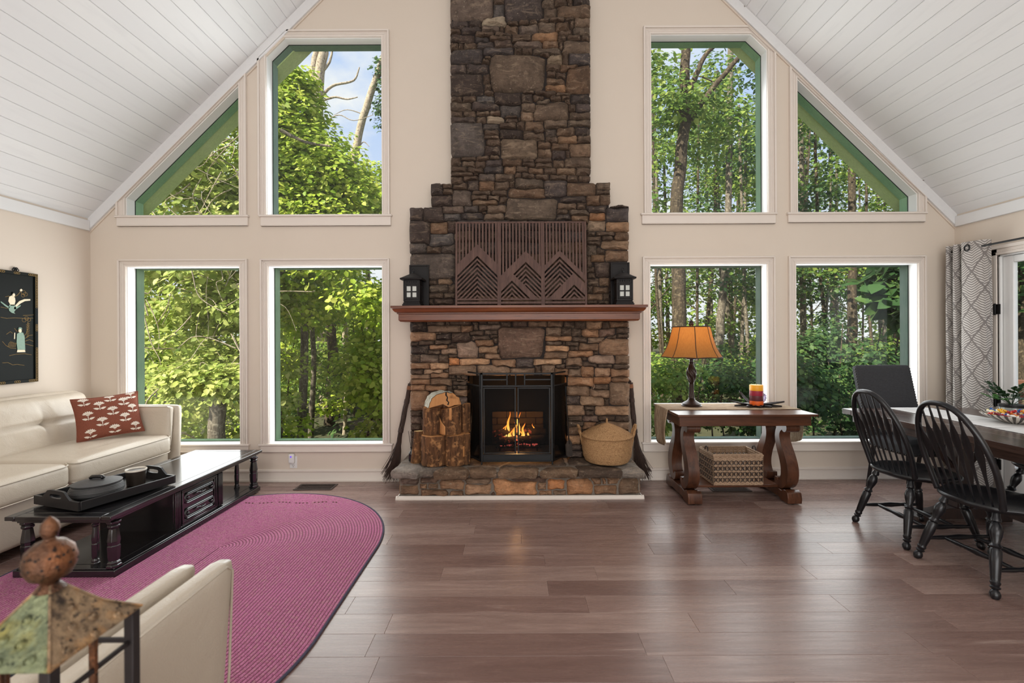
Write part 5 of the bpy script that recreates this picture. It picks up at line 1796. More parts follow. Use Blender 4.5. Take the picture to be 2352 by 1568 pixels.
mb = MB(); mb.box(X0 + .05, X1 - .05, CY0, CY1, .0565, ZT - .048)
mb.build('cabinet', M['lacquer'], ct, bevel=.002, bseg=1)
xf = X1 - .05
for y0 in (CY0, CY1 - .058):
    mb = MB()
    for k in range(4):
        mb.box(xf - .002, xf + .014, y0 + .003 + k * .014, y0 + .012 + k * .014, .062, ZT - .052)
    mb.build('pilaster', M['lacquer'], ct, bevel=.002, bseg=1)
mb = MB()
a, b, z0, z1 = CY0 + .068, CY1 - .068, .066, ZT - .056
for w0, w1, t in ((0, .012, .012), (.012, .026, .007)):
    mb.box(xf, xf + t, a + w0, b - w0, z0 + w0, z0 + w1); mb.box(xf, xf + t, a + w0, b - w0, z1 - w1, z1 - w0)
    mb.box(xf, xf + t, a + w0, a + w1, z0 + w1, z1 - w1); mb.box(xf, xf + t, b - w1, b - w0, z0 + w1, z1 - w1)
dr_ = mb.build('door', M['lacquer'], ct, bevel=.002, bseg=1)
for zc_ in (.135, .245):
    mb = MB(); ym = (a + b) / 2; L = .125; r = .034
    for rr, tt in ((r, .006), (r * .66, .0035)):
        path = [(xf + .005, ym + L + rr * sin(t) - .0, zc_ + rr * cos(t)) for t in [pi * i / 10 for i in range(11)]] + [(xf + .005, ym - L - rr * sin(t), zc_ - rr * cos(t)) for t in [pi * i / 10 for i in range(11)]]
        mb.tube(path, tt, 6, closed=True)
    for sg in (-1, 1):
        for k in range(7):
            t = radians(-70 + k * 23)
            mb.ball((xf + .006, ym + sg * (L + .004 + .020 * cos(t)), zc_ + .024 * sin(t)), .006, 6, 4)
        mb.ball((xf + .006, ym + sg * L, zc_), .012, 8, 5)
    mb.tube([(xf + .006, ym - .06 + .12 * i / 12, zc_ + .006 * sin(i * .52)) for i in range(13)], [.002, .004, .003, .006, .003, .005, .008, .005, .003, .006, .003, .004, .002], 6)
    mb.build('carved_cartouche', M['lacquer'], dr_, smooth=60)

# ---------------------------------------------------------------- tray, lidded dish and cup
TZ = ZT + .0135
tr = thing('serving_tray', 'black wooden tray with cut-out handles on the near end of the coffee table', 'tray', (-2.635, 2.945, TZ - .0005), radians(-18))
tw, tl = .205, .265
M['tray_black'] = plain('black_tray_wood', rgb(27, 26, 27), .42, var=.2, scale=20, bump=.05)
mb = MB(); mb.box(-tw, tw, -tl, tl, 0, .012)
mb.build('tray_base', M['tray_black'], tr, world=False, bevel=.002)
for sg in (-1, 1):
    mb = MB(); mb.box(sg * tw - .006, sg * tw + .006, -tl, tl, 0, .052)
    mb.build('side', M['tray_black'], tr, world=False, bevel=.003)
for sg in (-1, 1):
    n = 16
    top = []
    for i in range(n + 1):
        x = -tw + 2 * tw * i / n
        t = abs(x) / tw
        z = .052 if t > .66 else (.052 + .048 * (.5 + .5 * cos(pi * max(0, (t - .30)) / .36)) if t > .30 else .100)
        top.append((x, z))
    outer = [(-tw, 0), (tw, 0)] + top[::-1]
    hole = [(.055 * cos(a) if abs(cos(a)) < .5 else math.copysign(.035, cos(a)) + .018 * cos(a), .066 + .013 * sin(a)) for a in [2 * pi * i / 20 for i in range(20)]]
    h = holed('handle', outer, [hole], -.006, .006, M['tray_black'], tr)
    h.location = (0, sg * (tl + .004), 0)
dish = thing('lidded_dish', 'round dark grey ribbed dish with a lid in the tray', 'dish', (-2.620, 2.842, TZ + .0125))
M['stoneware'] = plain('dark_stoneware', rgb(66, 66, 66), .55, var=.2, scale=30, bump=.2)
mb = MB(); mb.lathe(coil_profile([(.07, 0), (.10, .006), (.128, .03), (.132, .05), (.122, .072), (.106, .082)], .008), 40)
mb.build('body', M['stoneware'], dish, world=False, smooth=180)
mb = MB(); mb.lathe([(.104, .082), (.122, .086), (.123, .091), (.11, .094), (.09, .099), (.05, .106), (.004, .109)], 40)
mb.build('lid', M['stoneware'], dish, world=False, smooth=50)
mb = MB(); mb.tube([(-.042, 0, .112), (-.03, 0, .121), (0, 0, .122), (.03, 0, .121), (.042, 0, .112)], [.010, .012, .011, .012, .010], 8)
mb.build('knob', plain('black_glaze', rgb(20, 20, 22), .2), dish, world=False, smooth=180)
cup = thing('bronze_cup', 'dark bronze cup with a white inside in the tray', 'cup', (-2.560, 3.062, TZ + .0125))
mb = MB(); mb.lathe([(.044, 0), (.05, .004), (.053, .06), (.056, .098)], 32)
mb.build('body', plain('dark_bronze_glaze', rgb(58, 50, 44), .35, .3, var=.25, scale=16), cup, world=False, smooth=50)
mb = MB(); mb.lathe([(.050, .094), (.0585, .096), (.060, .102), (.0575, .108), (.054, .104), (.05, .05), (.01, .04)], 32)
mb.build('rim', plain('white_glaze', rgb(228, 222, 208), .3), cup, world=False, smooth=60)

# ---------------------------------------------------------------- armchair in the foreground
ac = thing('leather_armchair', 'cream leather armchair with its arm in the foreground, behind the rusty lantern', 'armchair', (-1.27, .8, 0))
mb = MB(); rbox(mb, -1.68, -.86, .42, 1.20, .075, .37, .02, n=8)
mb.build('base', M['leather'], ac, smooth=180)
mb = MB(); rbox(mb, -1.625, -.945, .50, 1.22, .355, .50, .045, (0, .012, .02), 16)
mb.build('seat_cushion', M['leather'], ac, smooth=180)
mb = MB(); rbox(mb, -1.625, -.945, .40, .56, .42, .80, .06, (0, .03, .01), 14)
mb.build('back_cushion', M['leather'], ac, smooth=180)
mb = MB(); rbox(mb, -1.68, -.86, .33, .42, .08, .78, .03, n=8)
mb.build('back_frame', M['leather'], ac, smooth=180)
for sg, xx in ((1, -.905), (-1, -1.635)):
    mb = MB()
    fl_ = lambda s: (lambda p_, q_: Vector((p_.x + s * .016 * q_.z, p_.y, p_.z)))
    rbox(mb, xx - .027, xx + .027, .36, 1.235, .40, .772, .020, (.006, .004, .004), 16, fn=fl_(sg))
    pad = mb.build('arm_pad', M['leather'], ac, smooth=180)
    mb = MB(); mb.tube([(xx + sg * .036, .38, .752), (xx + sg * .036, 1.20, .755), (xx + sg * .034, 1.226, .735), (xx + sg * .022, 1.231, .45)], .0035, 6)
    mb.build('piping', M['piping'], pad, smooth=180)
    x2 = xx + sg * .072
    mb = MB(); rbox(mb, x2 - .030, x2 + .030, .34, 1.262, .075, .770, .024, (.006, .005, .004), 16, fn=lambda p_, q_: Vector((p_.x + sg * .022 * q_.z, p_.y + .010 * q_.z, p_.z)))
    pan = mb.build('arm_panel', M['leather'], ac, smooth=180)
    mb = MB(); mb.tube([(x2 + sg * .046, .36, .752), (x2 + sg * .046, 1.235, .756), (x2 + sg * .044, 1.262, .735), (x2 + sg * .030, 1.268, .45), (x2 + sg * .012, 1.256, .1)], .0035, 6)
    mb.build('piping', M['piping'], pan, smooth=180)
for x in (-1.6, -.9):
    for y in (.45, 1.02):
        mb = MB(); mb.lathe([(.018, 0), (.026, .078)], 12, (x, y, 0)); mb.build('foot', M['black_metal'], ac)
pl2 = Pillow((-1.235, .93, .665), (-.02, .80, .42), (0, -.4, 1), .22, .155, .055)
pl2.n = -pl2.n; pl2.w = -pl2.w
pl2.build('two_tone_pillow', 'coral pillow with a dark grey reverse on the foreground armchair', M['coral_cloth'], M['grey_cloth'])

# ---------------------------------------------------------------- rusty lantern close to the camera
def rustmat(name, a, b, c, d):
    g = NG(name, .55, .45, .5)
    v = g.coord('Object')
    f = g.noise(v, 50, 6, .7); f2 = g.noise(v, 130, 5, .6); f3 = g.noise(v, 24, 4)
    k = g.mix(g.fl(f, .35, .65), a, b)
    k = g.mix(g.math('MULTIPLY', g.fl(f3, .5, .7), .8), k, c)
    k = g.mix(g.fl(f2, .56, .66), k, d)
    k = g.mix(g.fl(f3, .42, .30), k, d)
    g.col(k); g.bump(g.math('ADD', f, f2), .7, .005)
    return g.m
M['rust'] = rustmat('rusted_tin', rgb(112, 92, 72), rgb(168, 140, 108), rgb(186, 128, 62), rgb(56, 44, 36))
M['green_reflection'] = rustmat('green_reflection_tin', rgb(92, 100, 76), rgb(142, 148, 112), rgb(150, 138, 66), rgb(50, 56, 44))  # green reflection of the surroundings put into the tin colour
M['copper'] = rustmat('aged_copper', rgb(78, 54, 42), rgb(112, 78, 56), rgb(140, 88, 54), rgb(40, 30, 26))
M['copper'].node_tree.nodes['Principled BSDF'].inputs['Metallic'].default_value = .75
M['copper'].node_tree.nodes['Principled BSDF'].inputs['Roughness'].default_value = .3
LX, LY, LR, LB = -.591, .576, .064, 1.0
ln = thing('rusty_lantern', 'rusted metal lantern with hammered roof and copper finial closest to the camera', 'lantern', (LX, LY, .742))
ap = (LX, LY, 1.075)
k = .014 / .079
corn = [(LX - LR, LY - LR), (LX + LR, LY - LR), (LX + LR, LY + LR), (LX - LR, LY + LR)]
for i, mname in ((0, 'green_reflection'), (1, 'rust'), (2, 'rust'), (3, 'green_reflection')):
    p, q_ = corn[i], corn[(i + 1) % 4]
    mb = MB(); n = 14
    def rf(u, v):
        x = p[0] + (q_[0] - p[0]) * u; y = p[1] + (q_[1] - p[1]) * u
        w = v * .94
        return (x + (LX - x) * w, y + (LY - y) * w, LB + (ap[2] - LB) * (w - .10 * sin(pi * w)) + .0012 * noise.noise((x * 60, y * 60, v * 6)))
    mb.grid(rf, n, n)
    ins = MB()
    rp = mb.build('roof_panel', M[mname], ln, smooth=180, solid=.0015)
    nrm = Vector(((q_[1] - p[1]), -(q_[0] - p[0]), 0)).normalized(); nrm = (nrm + Vector((0, 0, 1.0))).normalized()
    for u, v in ((.18, .12), (.48, .10), (.80, .14), (.62, .34), (.34, .38), (.5, .62)):
        mb = MB(); b = Vector(rf(u, v)); r = .0042 if v < .5 else .0036
        mb.M = Matrix.Translation(b + nrm * .0002) @ nrm.to_track_quat('Z', 'Y').to_matrix().to_4x4()
        mb.lathe([(r * 1.5, 0), (r * 1.45, r * .5), (r * 1.1, r * .75), (r * .95, r * .35), (r * .55, r * .75), (.0002, r)], 14)
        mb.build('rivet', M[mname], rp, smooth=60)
    mb = MB(); mb.tube([(p[0], p[1], LB + .001), rf(0, .5), rf(0, 1.0)], .0016, 6)
    mb.build('hip_seam', M['rust'], ln)
mb = MB()
prof = [(.016, 1.060), (.009, 1.068), (.011, 1.072), (.020, 1.077), (.0255, 1.088), (.0265, 1.098), (.0235, 1.110), (.015, 1.119), (.007, 1.122), (.0055, 1.125), (.0082, 1.129), (.0098, 1.135), (.0085, 1.143), (.004, 1.149), (.0006, 1.152)]
mb.lathe([(r, z) for r, z in prof], 32, (LX, LY, 0))
fn_ = mb.build('finial', M['copper'], ln, smooth=60)
for j in range(2):
    for k in range(12):
        a = 2 * pi * (k + .5 * j) / 12
        r, z = ((.0264, 1.094), (.0250, 1.106))[j]
        mb = MB(); mb.lathe([(.0018, 0), (.0012, .0006), (.0003, .0002)], 8)
        mb.v = [(LX + (r - .0002 + p_[2]) * cos(a) - p_[0] * sin(a), LY + (r - .0002 + p_[2]) * sin(a) + p_[0] * cos(a), z + p_[1]) for p_ in mb.v]
        mb.build('pierced_hole', M['soot'], fn_)
M['dark_bar'] = plain('dark_brown_bar', rgb(42, 36, 36), .5, .4, var=.2)
BR = .056
for sx in (-1, 1):
    for sy in (-1, 1):
        mb = MB(); x, y = LX + sx * BR, LY + sy * BR; mb.box(x - .0065, x + .0065, y - .0065, y + .0065, .742, .999)
        mb.build('post', M['dark_bar'], ln, bevel=.001, bseg=1)
for z in (.746, .955):
    for sg in (-1, 1):
        mb = MB(); mb.box(LX - BR, LX + BR, LY + sg * BR - .002, LY + sg * BR + .002, z, z + .006); mb.build('frame_rail', M['dark_bar'], ln, smooth=0)
        mb = MB(); mb.box(LX + sg * BR - .002, LX + sg * BR + .002, LY - BR, LY + BR, z, z + .006); mb.build('frame_rail', M['dark_bar'], ln, smooth=0)
mb = MB(); mb.box(LX - BR - .006, LX + BR + .006, LY - BR - .006, LY + BR + .006, .742, .748)
mb.build('base_plate', M['dark_bar'], ln, smooth=0)
for sg in (-1, 1):
    mb = MB(); mb.box(LX + sg * BR - .0022, LX + sg * BR + .0022, LY - .0025, LY + .0025, .748, 1.0); mb.build('glazing_bar', M['copper'], ln, smooth=0)
    mb = MB(); mb.box(LX - .0025, LX + .0025, LY + sg * BR - .0022, LY + sg * BR + .0022, .748, 1.0); mb.build('glazing_bar', M['copper'], ln, smooth=0)
tl_ = MB(); tl_.box(LX - .10, LX + .10, LY - .10, LY + .10, 0, .7415)
o = tl_.build('added_lantern_support', M['wall'], None, smooth=0); o['kind'] = 'structure'  # unseen plain block, added only to hold up the lantern

# ---------------------------------------------------------------- lacquer wall panel with inlaid figures
def onx(px, py, x):
    u = px - 1176; v = py - 784
    a = (u - ROLL * v - 9) / FOC; b = (v + ROLL * u + 9) / FOC
    y = x / a
    return Vector((x, y, CAMH - b * y))
wp = thing('lacquer_wall_panel', 'tall black lacquer panel with inlaid robed figures on the left wall', 'wall art', (XL, 3.71, 1.47))
M['black_lacquer'] = plain('black_art_lacquer', rgb(16, 20, 18), .5, spec=.12, var=.2)
M['gold'] = plain('gold_inlay', rgb(168, 138, 84), .45, .4, var=.25, scale=60)
M['pearl'] = plain('pearl_inlay', rgb(224, 210, 178), .4, var=.1, scale=60)
M['jade'] = plain('jade_inlay', rgb(112, 142, 122), .4, var=.15, scale=60)
WY0, WY1, WZ0, WZ1 = 3.555, 3.885, 1.02, 1.935
mb = MB(); mb.box(XL, XL + .014, WY0 + .02, WY1 - .02, WZ0 + .02, WZ1 - .02)
mb.build('panel', M['black_lacquer'], wp, smooth=0)
mb = MB()
for a, b, c, d in ((WY0, WY0 + .026, WZ0, WZ1), (WY1 - .026, WY1, WZ0, WZ1), (WY0 + .026, WY1 - .026, WZ0, WZ0 + .026), (WY0 + .026, WY1 - .026, WZ1 - .026, WZ1)):
    mb.box(XL, XL + .024, a, b, c, d)
mb.build('frame', M['black_lacquer'], wp, bevel=.003)
mb = MB()
def rng(y, z, r=.008):
    mb.tube([(XL + .0245, y + r * cos(t), z + r * sin(t)) for t in [2 * pi * i / 10 for i in range(10)]], .0016, 4, closed=True)
for i in range(64):
    z = WZ0 + .013 + (WZ1 - WZ0 - .026) * i / 63
    for y in (WY0 + .013, WY1 - .013):
        if i < 20 or i > 43 or i in (30, 31, 32, 33):
            rng(y, z)
for i in range(1, 22):
    y = WY0 + .013 + (WY1 - WY0 - .026) * i / 22
    if i < 5 or i > 17 or i in (10, 11, 12):
        rng(y, WZ0 + .013); rng(y, WZ1 - .013)
o = mb.build('ring_inlay', M['gold'], wp, smooth=60); o['kind'] = 'stuff'
mb = MB()
zc2 = WZ1 + .012
for dy, dz in ((0, .008), (-.016, 0), (.016, 0), (0, -.002), (-.008, .012), (.008, .012)):
    mb.tube([(XL + .012, 3.72 + dy + .009 * cos(t), zc2 + dz + .008 * sin(t)) for t in [2 * pi * i / 10 for i in range(10)]], .003, 5, closed=True)
mb.build('hanger_crest', M['black_lacquer'], wp, smooth=60)
XI = XL + .0145
def crop(px_, py_):
    p = onx(px_ / 3.794, 520 + py_ / 3.794, XI)
    return p
def ink_poly(name, pts, m, t=.003):
    P_ = [crop(*p) for p in pts]
    mb = MB(); mb.prism([(p.y, p.z) for p in P_], XI, XI + t, 'x')
    return mb.build(name, M[m], wp, bevel=.0006, bseg=1)
def ink_line(mb, pts, r=.0016):
    P_ = [crop(*p) for p in pts]
    sm = []
    for i in range(len(P_) - 1):
        for k in range(4):
            sm.append(P_[i].lerp(P_[i + 1], k / 4))
    sm.append(P_[-1]); mb.tube(sm, r, 4)
ink_poly('robe', [(78, 612), (100, 600), (128, 618), (132, 650), (122, 690), (92, 690), (70, 650)], 'pearl')
ink_poly('skirt', [(80, 680), (125, 680), (140, 715), (120, 745), (130, 760), (100, 752), (78, 735), (70, 705)], 'jade')
ink_poly('head', [(105, 590), (116, 578), (127, 590), (126, 606), (114, 614), (105, 605)], 'pearl', .005)
ink_poly('hair', [(100, 588), (106, 570), (126, 572), (130, 588), (116, 580)], 'black_lacquer', .006)
ink_poly('sash', [(128, 690), (165, 650), (210, 632), (262, 632), (262, 645), (215, 650), (180, 668), (140, 700)], 'pearl')
ink_poly('sash', [(85, 700), (60, 690), (5, 650), (2, 660), (40, 692), (75, 715)], 'jade')
ink_poly('sash', [(120, 700), (150, 695), (180, 682), (175, 695), (140, 720), (118, 722)], 'jade')
ink_poly('blossom', [(170, 552), (182, 542), (194, 552), (188, 565), (174, 564)], 'pearl')
ink_poly('robe', [(145, 935), (168, 920), (200, 925), (212, 960), (218, 1075), (150, 1075), (142, 1010)], 'jade')
ink_poly('hem', [(150, 1072), (215, 1072), (219, 1094), (145, 1096)], 'pearl')
ink_poly('head', [(158, 900), (170, 888), (184, 898), (184, 918), (170, 926), (158, 916)], 'pearl', .005)
ink_poly('hair', [(152, 896), (162, 878), (182, 880), (190, 896), (170, 890)], 'jade', .006)
ink_poly('lantern_wand', [(122, 925), (130, 925), (128, 980), (120, 980)], 'pearl')
mb = MB()
ink_line(mb, [(118, 612), (150, 600), (172, 575), (182, 552)], .002); ink_line(mb, [(45, 612), (75, 606), (100, 612)])
for l in ([(5, 790), (60, 800), (130, 795), (200, 800), (290, 798)], [(200, 775), (250, 772), (292, 770)], [(5, 700), (60, 712), (120, 708)],
          [(205, 960), (230, 930), (245, 880), (243, 830)], [(210, 980), (250, 950), (285, 945)], [(215, 1000), (255, 985), (290, 1000)], [(212, 1020), (250, 1030), (290, 1040)],
          [(20, 1000), (50, 1035), (90, 1058), (140, 1062)], [(80, 1125), (140, 1112), (215, 1108), (275, 1118)], [(20, 1188), (70, 1185), (110, 1205), (150, 1200), (212, 1210)], [(55, 940), (90, 915), (110, 930)], [(125, 885), (140, 905), (150, 915)]):
    ink_line(mb, l)
for k in range(9):
    ink_line(mb, [(243, 840 + k * 14), (262 - k, 850 + k * 14)], .0013); ink_line(mb, [(243, 845 + k * 14), (226 + k, 858 + k * 14)], .0013)
for k in range(6):
    ink_line(mb, [(70 + k * 12, 1050), (80 + k * 12, 1015), (95 + k * 10, 1000 + k * 4)], .0013)
for c0, c1, rr in ((210, 815, 16), (232, 800, 16), (252, 812, 14), (205, 575, 18), (222, 590, 16), (200, 600, 14)):
    P0 = crop(c0, c1); r = rr * .00098
    mb.tube([P0 + Vector((0, r * cos(t), r * sin(t))) for t in [2 * pi * i / 12 for i in range(12)]], .0012, 4, closed=True)
o = mb.build('gold_linework', M['gold'], wp, smooth=60)

# ---------------------------------------------------------------- wall outlet, plug-in device, floor vents
M['white_plastic'] = plain('white_plastic', rgb(232, 232, 230), .35, var=.02)
ot = thing('wall_outlet', 'white wall outlet plate low on the wall under the second window', 'outlet', (-2.15, D, .185))
mb = MB(); mb.box(-.036, .036, -.006, 0, -.058, .058); mb.build('plate', M['white_plastic'], ot, world=False, bevel=.003)
mb = MB(); mb.box(-.017, .017, -.008, -.002, -.047, -.012); mb.build('socket', M['white_plastic'], ot, world=False, bevel=.003)
mb = MB()
for dx in (-.007, .007):
    mb.box(dx - .0014, dx + .0014, -.0084, -.0078, -.034, -.022)
mb.box(-.003, .003, -.0084, -.0078, -.045, -.039)
mb.build('slot', M['black_metal'], ot, world=False, smooth=0)
pd = thing('plug_in_device', 'white plug-in pest device with a purple light in the wall outlet', 'device', (-2.157, D - .0065, .225))
mb = MB(); rbox(mb, -.027, .027, -.034, 0, -.045, .045, .012, n=8); mb.build('body', M['white_plastic'], pd, world=False, smooth=180)
mb = MB(); mb.lathe([(.0085, 0), (.0085, .002), (.006, .004), (.0005, .005)], 16); mb.v = [(a, -.034 - c, b + .02) for a, b, c in mb.v]
g = plain('violet_led', rgb(90, 60, 180), .3); g.node_tree.nodes['Principled BSDF'].inputs['Emission Color'].default_value = (.25, .12, 1, 1); g.node_tree.nodes['Principled BSDF'].inputs['Emission Strength'].default_value = .6
mb.build('light', g, pd, world=False, smooth=60)
M['vent'] = plain('brown_vent_metal', rgb(70, 58, 52), .5, .4, var=.2)
def vent(x0, x1, y0, y1, label):
    t = thing('floor_vent', label, 'vent', ((x0 + x1) / 2, (y0 + y1) / 2, .0006), 0, 'floor vents below the windows')
    a, b = (x1 - x0) / 2, (y1 - y0) / 2
    mb = MB(); mb.box(-a, -a + .022, -b, b, 0, .006); mb.box(a - .022, a, -b, b, 0, .006); mb.box(-a + .022, a - .022, -b, -b + .02, 0, .006); mb.box(-a + .022, a - .022, b - .02, b, 0, .006); mb.box(-a + .022, a - .022, -.004, .004, 0, .005)
    mb.build('frame', M['vent'], t, world=False, bevel=.002, bseg=1)
    mb = MB(); mb.box(-a + .022, a - .022, -b + .02, b - .02, 0, .0008); mb.build('duct', M['soot'], t, world=False, smooth=0)
    n = 26; me = None
    for i in range(n):
        x = -a + .026 + (2 * a - .052) * (i + .5) / n
        if me is None:
            mb = MB(); mb.box(-.0022, .0022, -b + .02, b - .02, 0, .0045); o = mb.build('slat', M['vent'], t, world=False, smooth=0); me = o.data
        else:
            o = bpy.data.objects.new('slat', me); COL.objects.link(o); o.parent = t
        o.location = (x, 0, .0008)
vent(-2.03, -1.68, 4.125, 4.29, 'brown floor vent on the floor beside the rug, under the second window')
vent(1.74, 2.09, 4.03, 4.19, 'brown floor vent in the shade below the library table')
# ---------------------------------------------------------------- library table with S-scroll legs
M['oak'] = woodmat('dark_oak', rgb(62, 34, 20), rgb(98, 58, 36), .30, 'X', 1.0, .05)
M['oak_leg'] = woodmat('dark_oak_leg', rgb(60, 34, 22), rgb(100, 62, 42), .30, 'Z', .8, .05)
lt = thing('library_table', 'antique brown library table with scrolled S-shaped legs under the right window', 'table', (1.857, 3.97, 0))
TX0, TX1, TY0, TY1, TZ2 = 1.295, 2.42, 3.64, 4.30, .750
mb = MB(); mb.box(TX0, TX1, TY0, TY1, TZ2 - .020, TZ2)
mb.build('table_top', M['oak'], lt, bevel=.004)
mb = MB(); mb.box(TX0 + .022, TX1 - .04, TY0 + .03, TY0 + .05, TZ2 - .098, TZ2 - .019); mb.box(TX0 + .022, TX1 - .04, TY1 - .05, TY1 - .03, TZ2 - .098, TZ2 - .019)
mb.box(TX0 + .022, TX0 + .042, TY0 + .05, TY1 - .05, TZ2 - .098, TZ2 - .019); mb.box(TX1 - .06, TX1 - .04, TY0 + .05, TY1 - .05, TZ2 - .098, TZ2 - .019)
mb.box(TX0 + .042, TX1 - .06, TY0 + .05, TY1 - .05, TZ2 - .09, TZ2 - .08)
mb.build('apron', M['oak'], lt, bevel=.003)
def catmull(pts, k=5):
    o = []
    n = len(pts)
    for i in range(n - 1):
        p0, p1, p2, p3 = [pts[max(0, min(n - 1, j))] for j in (i - 1, i, i + 1, i + 2)]
        for s in range(k):
            t = s / k
            o.append(tuple(.5 * ((2 * b) + (-a + c) * t + (2 * a - 5 * b + 4 * c - d) * t * t + (-a + 3 * b - 3 * c + d) * t ** 3) for a, b, c, d in zip(p0, p1, p2, p3)))
    o.append(tuple(pts[-1]))
    return o
def ribbon(pts):
    """pts (y, z, half width) -> closed outline"""
    P_ = catmull(pts)
    L_, R2 = [], []
    for i, (y, z, w) in enumerate(P_):
        a = P_[max(0, i - 1)]; b = P_[min(len(P_) - 1, i + 1)]
        dy, dz = b[0] - a[0], b[1] - a[1]; l = math.hypot(dy, dz) + 1e-9
        L_.append((y - dz / l * w, z + dy / l * w)); R2.append((y + dz / l * w, z - dy / l * w))
    return L_, R2
leg_pts = [(-.205, .640, .030), (-.165, .628, .030), (-.118, .590, .030), (-.100, .530, .033), (-.120, .455, .039), (-.165, .375, .045), (-.198, .290, .050), (-.198, .210, .050), (-.160, .150, .042), (-.110, .128, .030), (-.080, .150, .022), (-.078, .178, .018)]
for cx in (1.452, 2.262):
    for sg in (1, -1):
        L_, R2 = ribbon([(y * sg, z, w) for y, z, w in leg_pts])
        mb = MB()
        n = len(L_)
        for xx in (0,):
            v = []
            for x in (cx - .046, cx + .046):
                v += [(x, 3.97 + a, b) for a, b in L_] + [(x, 3.97 + a, b) for a, b in R2]
            m = 2 * n
            f = []
            for i in range(n - 1):
                f += [(i, i + 1, n + i + 1, n + i), (m + i, m + n + i, m + n + i + 1, m + i + 1), (i, m + i, m + i + 1, i + 1), (n + i, n + i + 1, m + n + i + 1, m + n + i)]
            f += [(0, n, m + n, m), (n - 1, m + n - 1, m + 2 * n - 1, 2 * n - 1)]
            mb.add(v, f)
        mb.lathe([(.037, -.055), (.037, .055)], 18)
        mb.v[-36:] = [(cx + c, 3.97 - sg * .215 + a, .622 + b) for a, b, c in mb.v[-36:]]
        mb.build('leg', M['oak_leg'], lt, smooth=40, bevel=.003)
    mb = MB()
    prof = [(3.70, .012), (3.695, .05), (3.705, .095), (3.73, .112), (3.765, .110), (3.79, .092), (3.85, .098), (4.09, .098), (4.15, .092), (4.18, .110), (4.21, .112), (4.235, .095), (4.245, .05), (4.24, .012), (4.15, .012), (4.10, .03), (3.84, .03), (3.79, .012)]
    mb.prism(prof, cx - .058, cx + .058, 'x')
    mb.build('foot_beam', M['oak_leg'], lt, smooth=40, bevel=.004)
    for y in (3.74, 4.20):
        mb = MB(); mb.lathe([(.014, 0), (.018, .006), (.014, .013)], 12, (cx, y, .0)); mb.build('glide', M['black_metal'], lt)
mb = MB(); mb.box(1.50, 2.215, 3.855, 4.11, .098, .120)
mb.build('shelf', M['oak'], lt, bevel=.003)

# runner lying across the table with both ends hanging
def runnermat():
    g = NG('tan_woven_runner', .9, 0, .15)
    a = g.noise(g.coord('Object', (9, 260, 9)), 1.0, 3); b = g.noise(g.coord('Object', (220, 9, 220)), 1.0, 3); c = g.noise(g.coord('Object', (6, 90, 6)), 1.0, 2)
    k = g.mix(g.fl(a, .35, .65), rgb(128, 106, 84), rgb(196, 176, 150))
    k = g.mix(g.math('MULTIPLY', g.fl(b, .5, .7), .4), k, rgb(96, 78, 62))
    k = g.mix(g.math('MULTIPLY', g.fl(c, .55, .7), .6), k, rgb(90, 72, 58))
    g.col(k); g.bump(g.math('ADD', a, b), .4, .003)
    return g.m
M['runner'] = runnermat()
mb = MB()
path = [(TX0 - .012 - .010 * (i / 10), TZ2 - .33 + .33 * i / 10) for i in range(10)]
path = [(TX0 - .006 - .030 * sin(pi * i / 9) * .5, TZ2 + .002 - .335 + .330 * i / 9) for i in range(10)] + [(TX0 - .003, TZ2 + .003)] + [(TX0 + (TX1 - TX0) * i / 10, TZ2 + .004) for i in range(11)] + [(TX1 + .004, TZ2 + .002)] + [(TX1 + .006 + .016 * sin(pi * i / 9), TZ2 - .005 - .30 * i / 9) for i in range(10)]
n = len(path)
def rn(u, v):
    i = min(int(u * (n - 1) + 1e-6), n - 1)
    x, z = path[i]
    hang = max(0, (TZ2 - z) / .33)
    y = 3.875 + .345 * v
    if hang > 0:
        x += .014 * sin(v * 9 + 1.0) * hang * (1 if x > 1.8 else -1)
        y = 3.875 + .345 * v + (.03 * hang) * (.5 - v)
        z += .05 * hang * (abs(v - .5) * 2) ** 2 * (1 if hang > .8 else 0)
    return (x, y, z)
mb.grid(rn, n - 1, 14)
tag(mb.build('table_runner', M['runner'], None, smooth=60, solid=.003, loc=(1.857, 4.05, TZ2)), 'tan woven runner draped across the library table under the lamp', 'runner')

# table lamp
lp = thing('table_lamp', 'lit table lamp with twisted bronze stem and amber bell shade on the library table', 'lamp', (1.570, 4.075, TZ2 + .0062))
M['bronze'] = plain('aged_bronze', rgb(52, 38, 32), .35, .5, var=.3, scale=16)
mb = MB(); mb.lathe([(.086, 0), (.088, .006), (.080, .014), (.082, .020), (.066, .032), (.045, .044), (.034, .054), (.026, .062), (.030, .068), (.022, .074)], 36)
mb.build('base', M['bronze'], lp, world=False, smooth=35)
mb = MB(); n = 28; prof = [(.026, .072), (.024, .08), (.0225, .12), (.020, .17), (.0215, .196), (.019, .200), (.023, .205), (.019, .210)]
v = []
for r, z in prof:
    for k in range(n * 2):
        a = pi * k / n
        rr = r * (.90 if k % 4 < 2 and .078 < z < .19 else 1)
        v.append((rr * cos(a), rr * sin(a), z))
mb.add(v, [(i * 2 * n + k, i * 2 * n + (k + 1) % (2 * n), (i + 1) * 2 * n + (k + 1) % (2 * n), (i + 1) * 2 * n + k) for i in range(len(prof) - 1) for k in range(2 * n)])
mb.build('fluted_column', M['bronze'], lp, world=False, smooth=30)
mb = MB(); nz2 = 26; nk = 48; v = []
for i in range(nz2 + 1):
    t = i / nz2; z = .210 + .168 * t
    r = .016 + .0245 * sin(pi * min(1, t * .9 + .08)) ** 1.3
    for k in range(nk):
        a = 2 * pi * k / nk
        rr = r * (1 + .13 * cos(6 * (a + t * 2.4)))
        v.append((rr * cos(a), rr * sin(a), z))
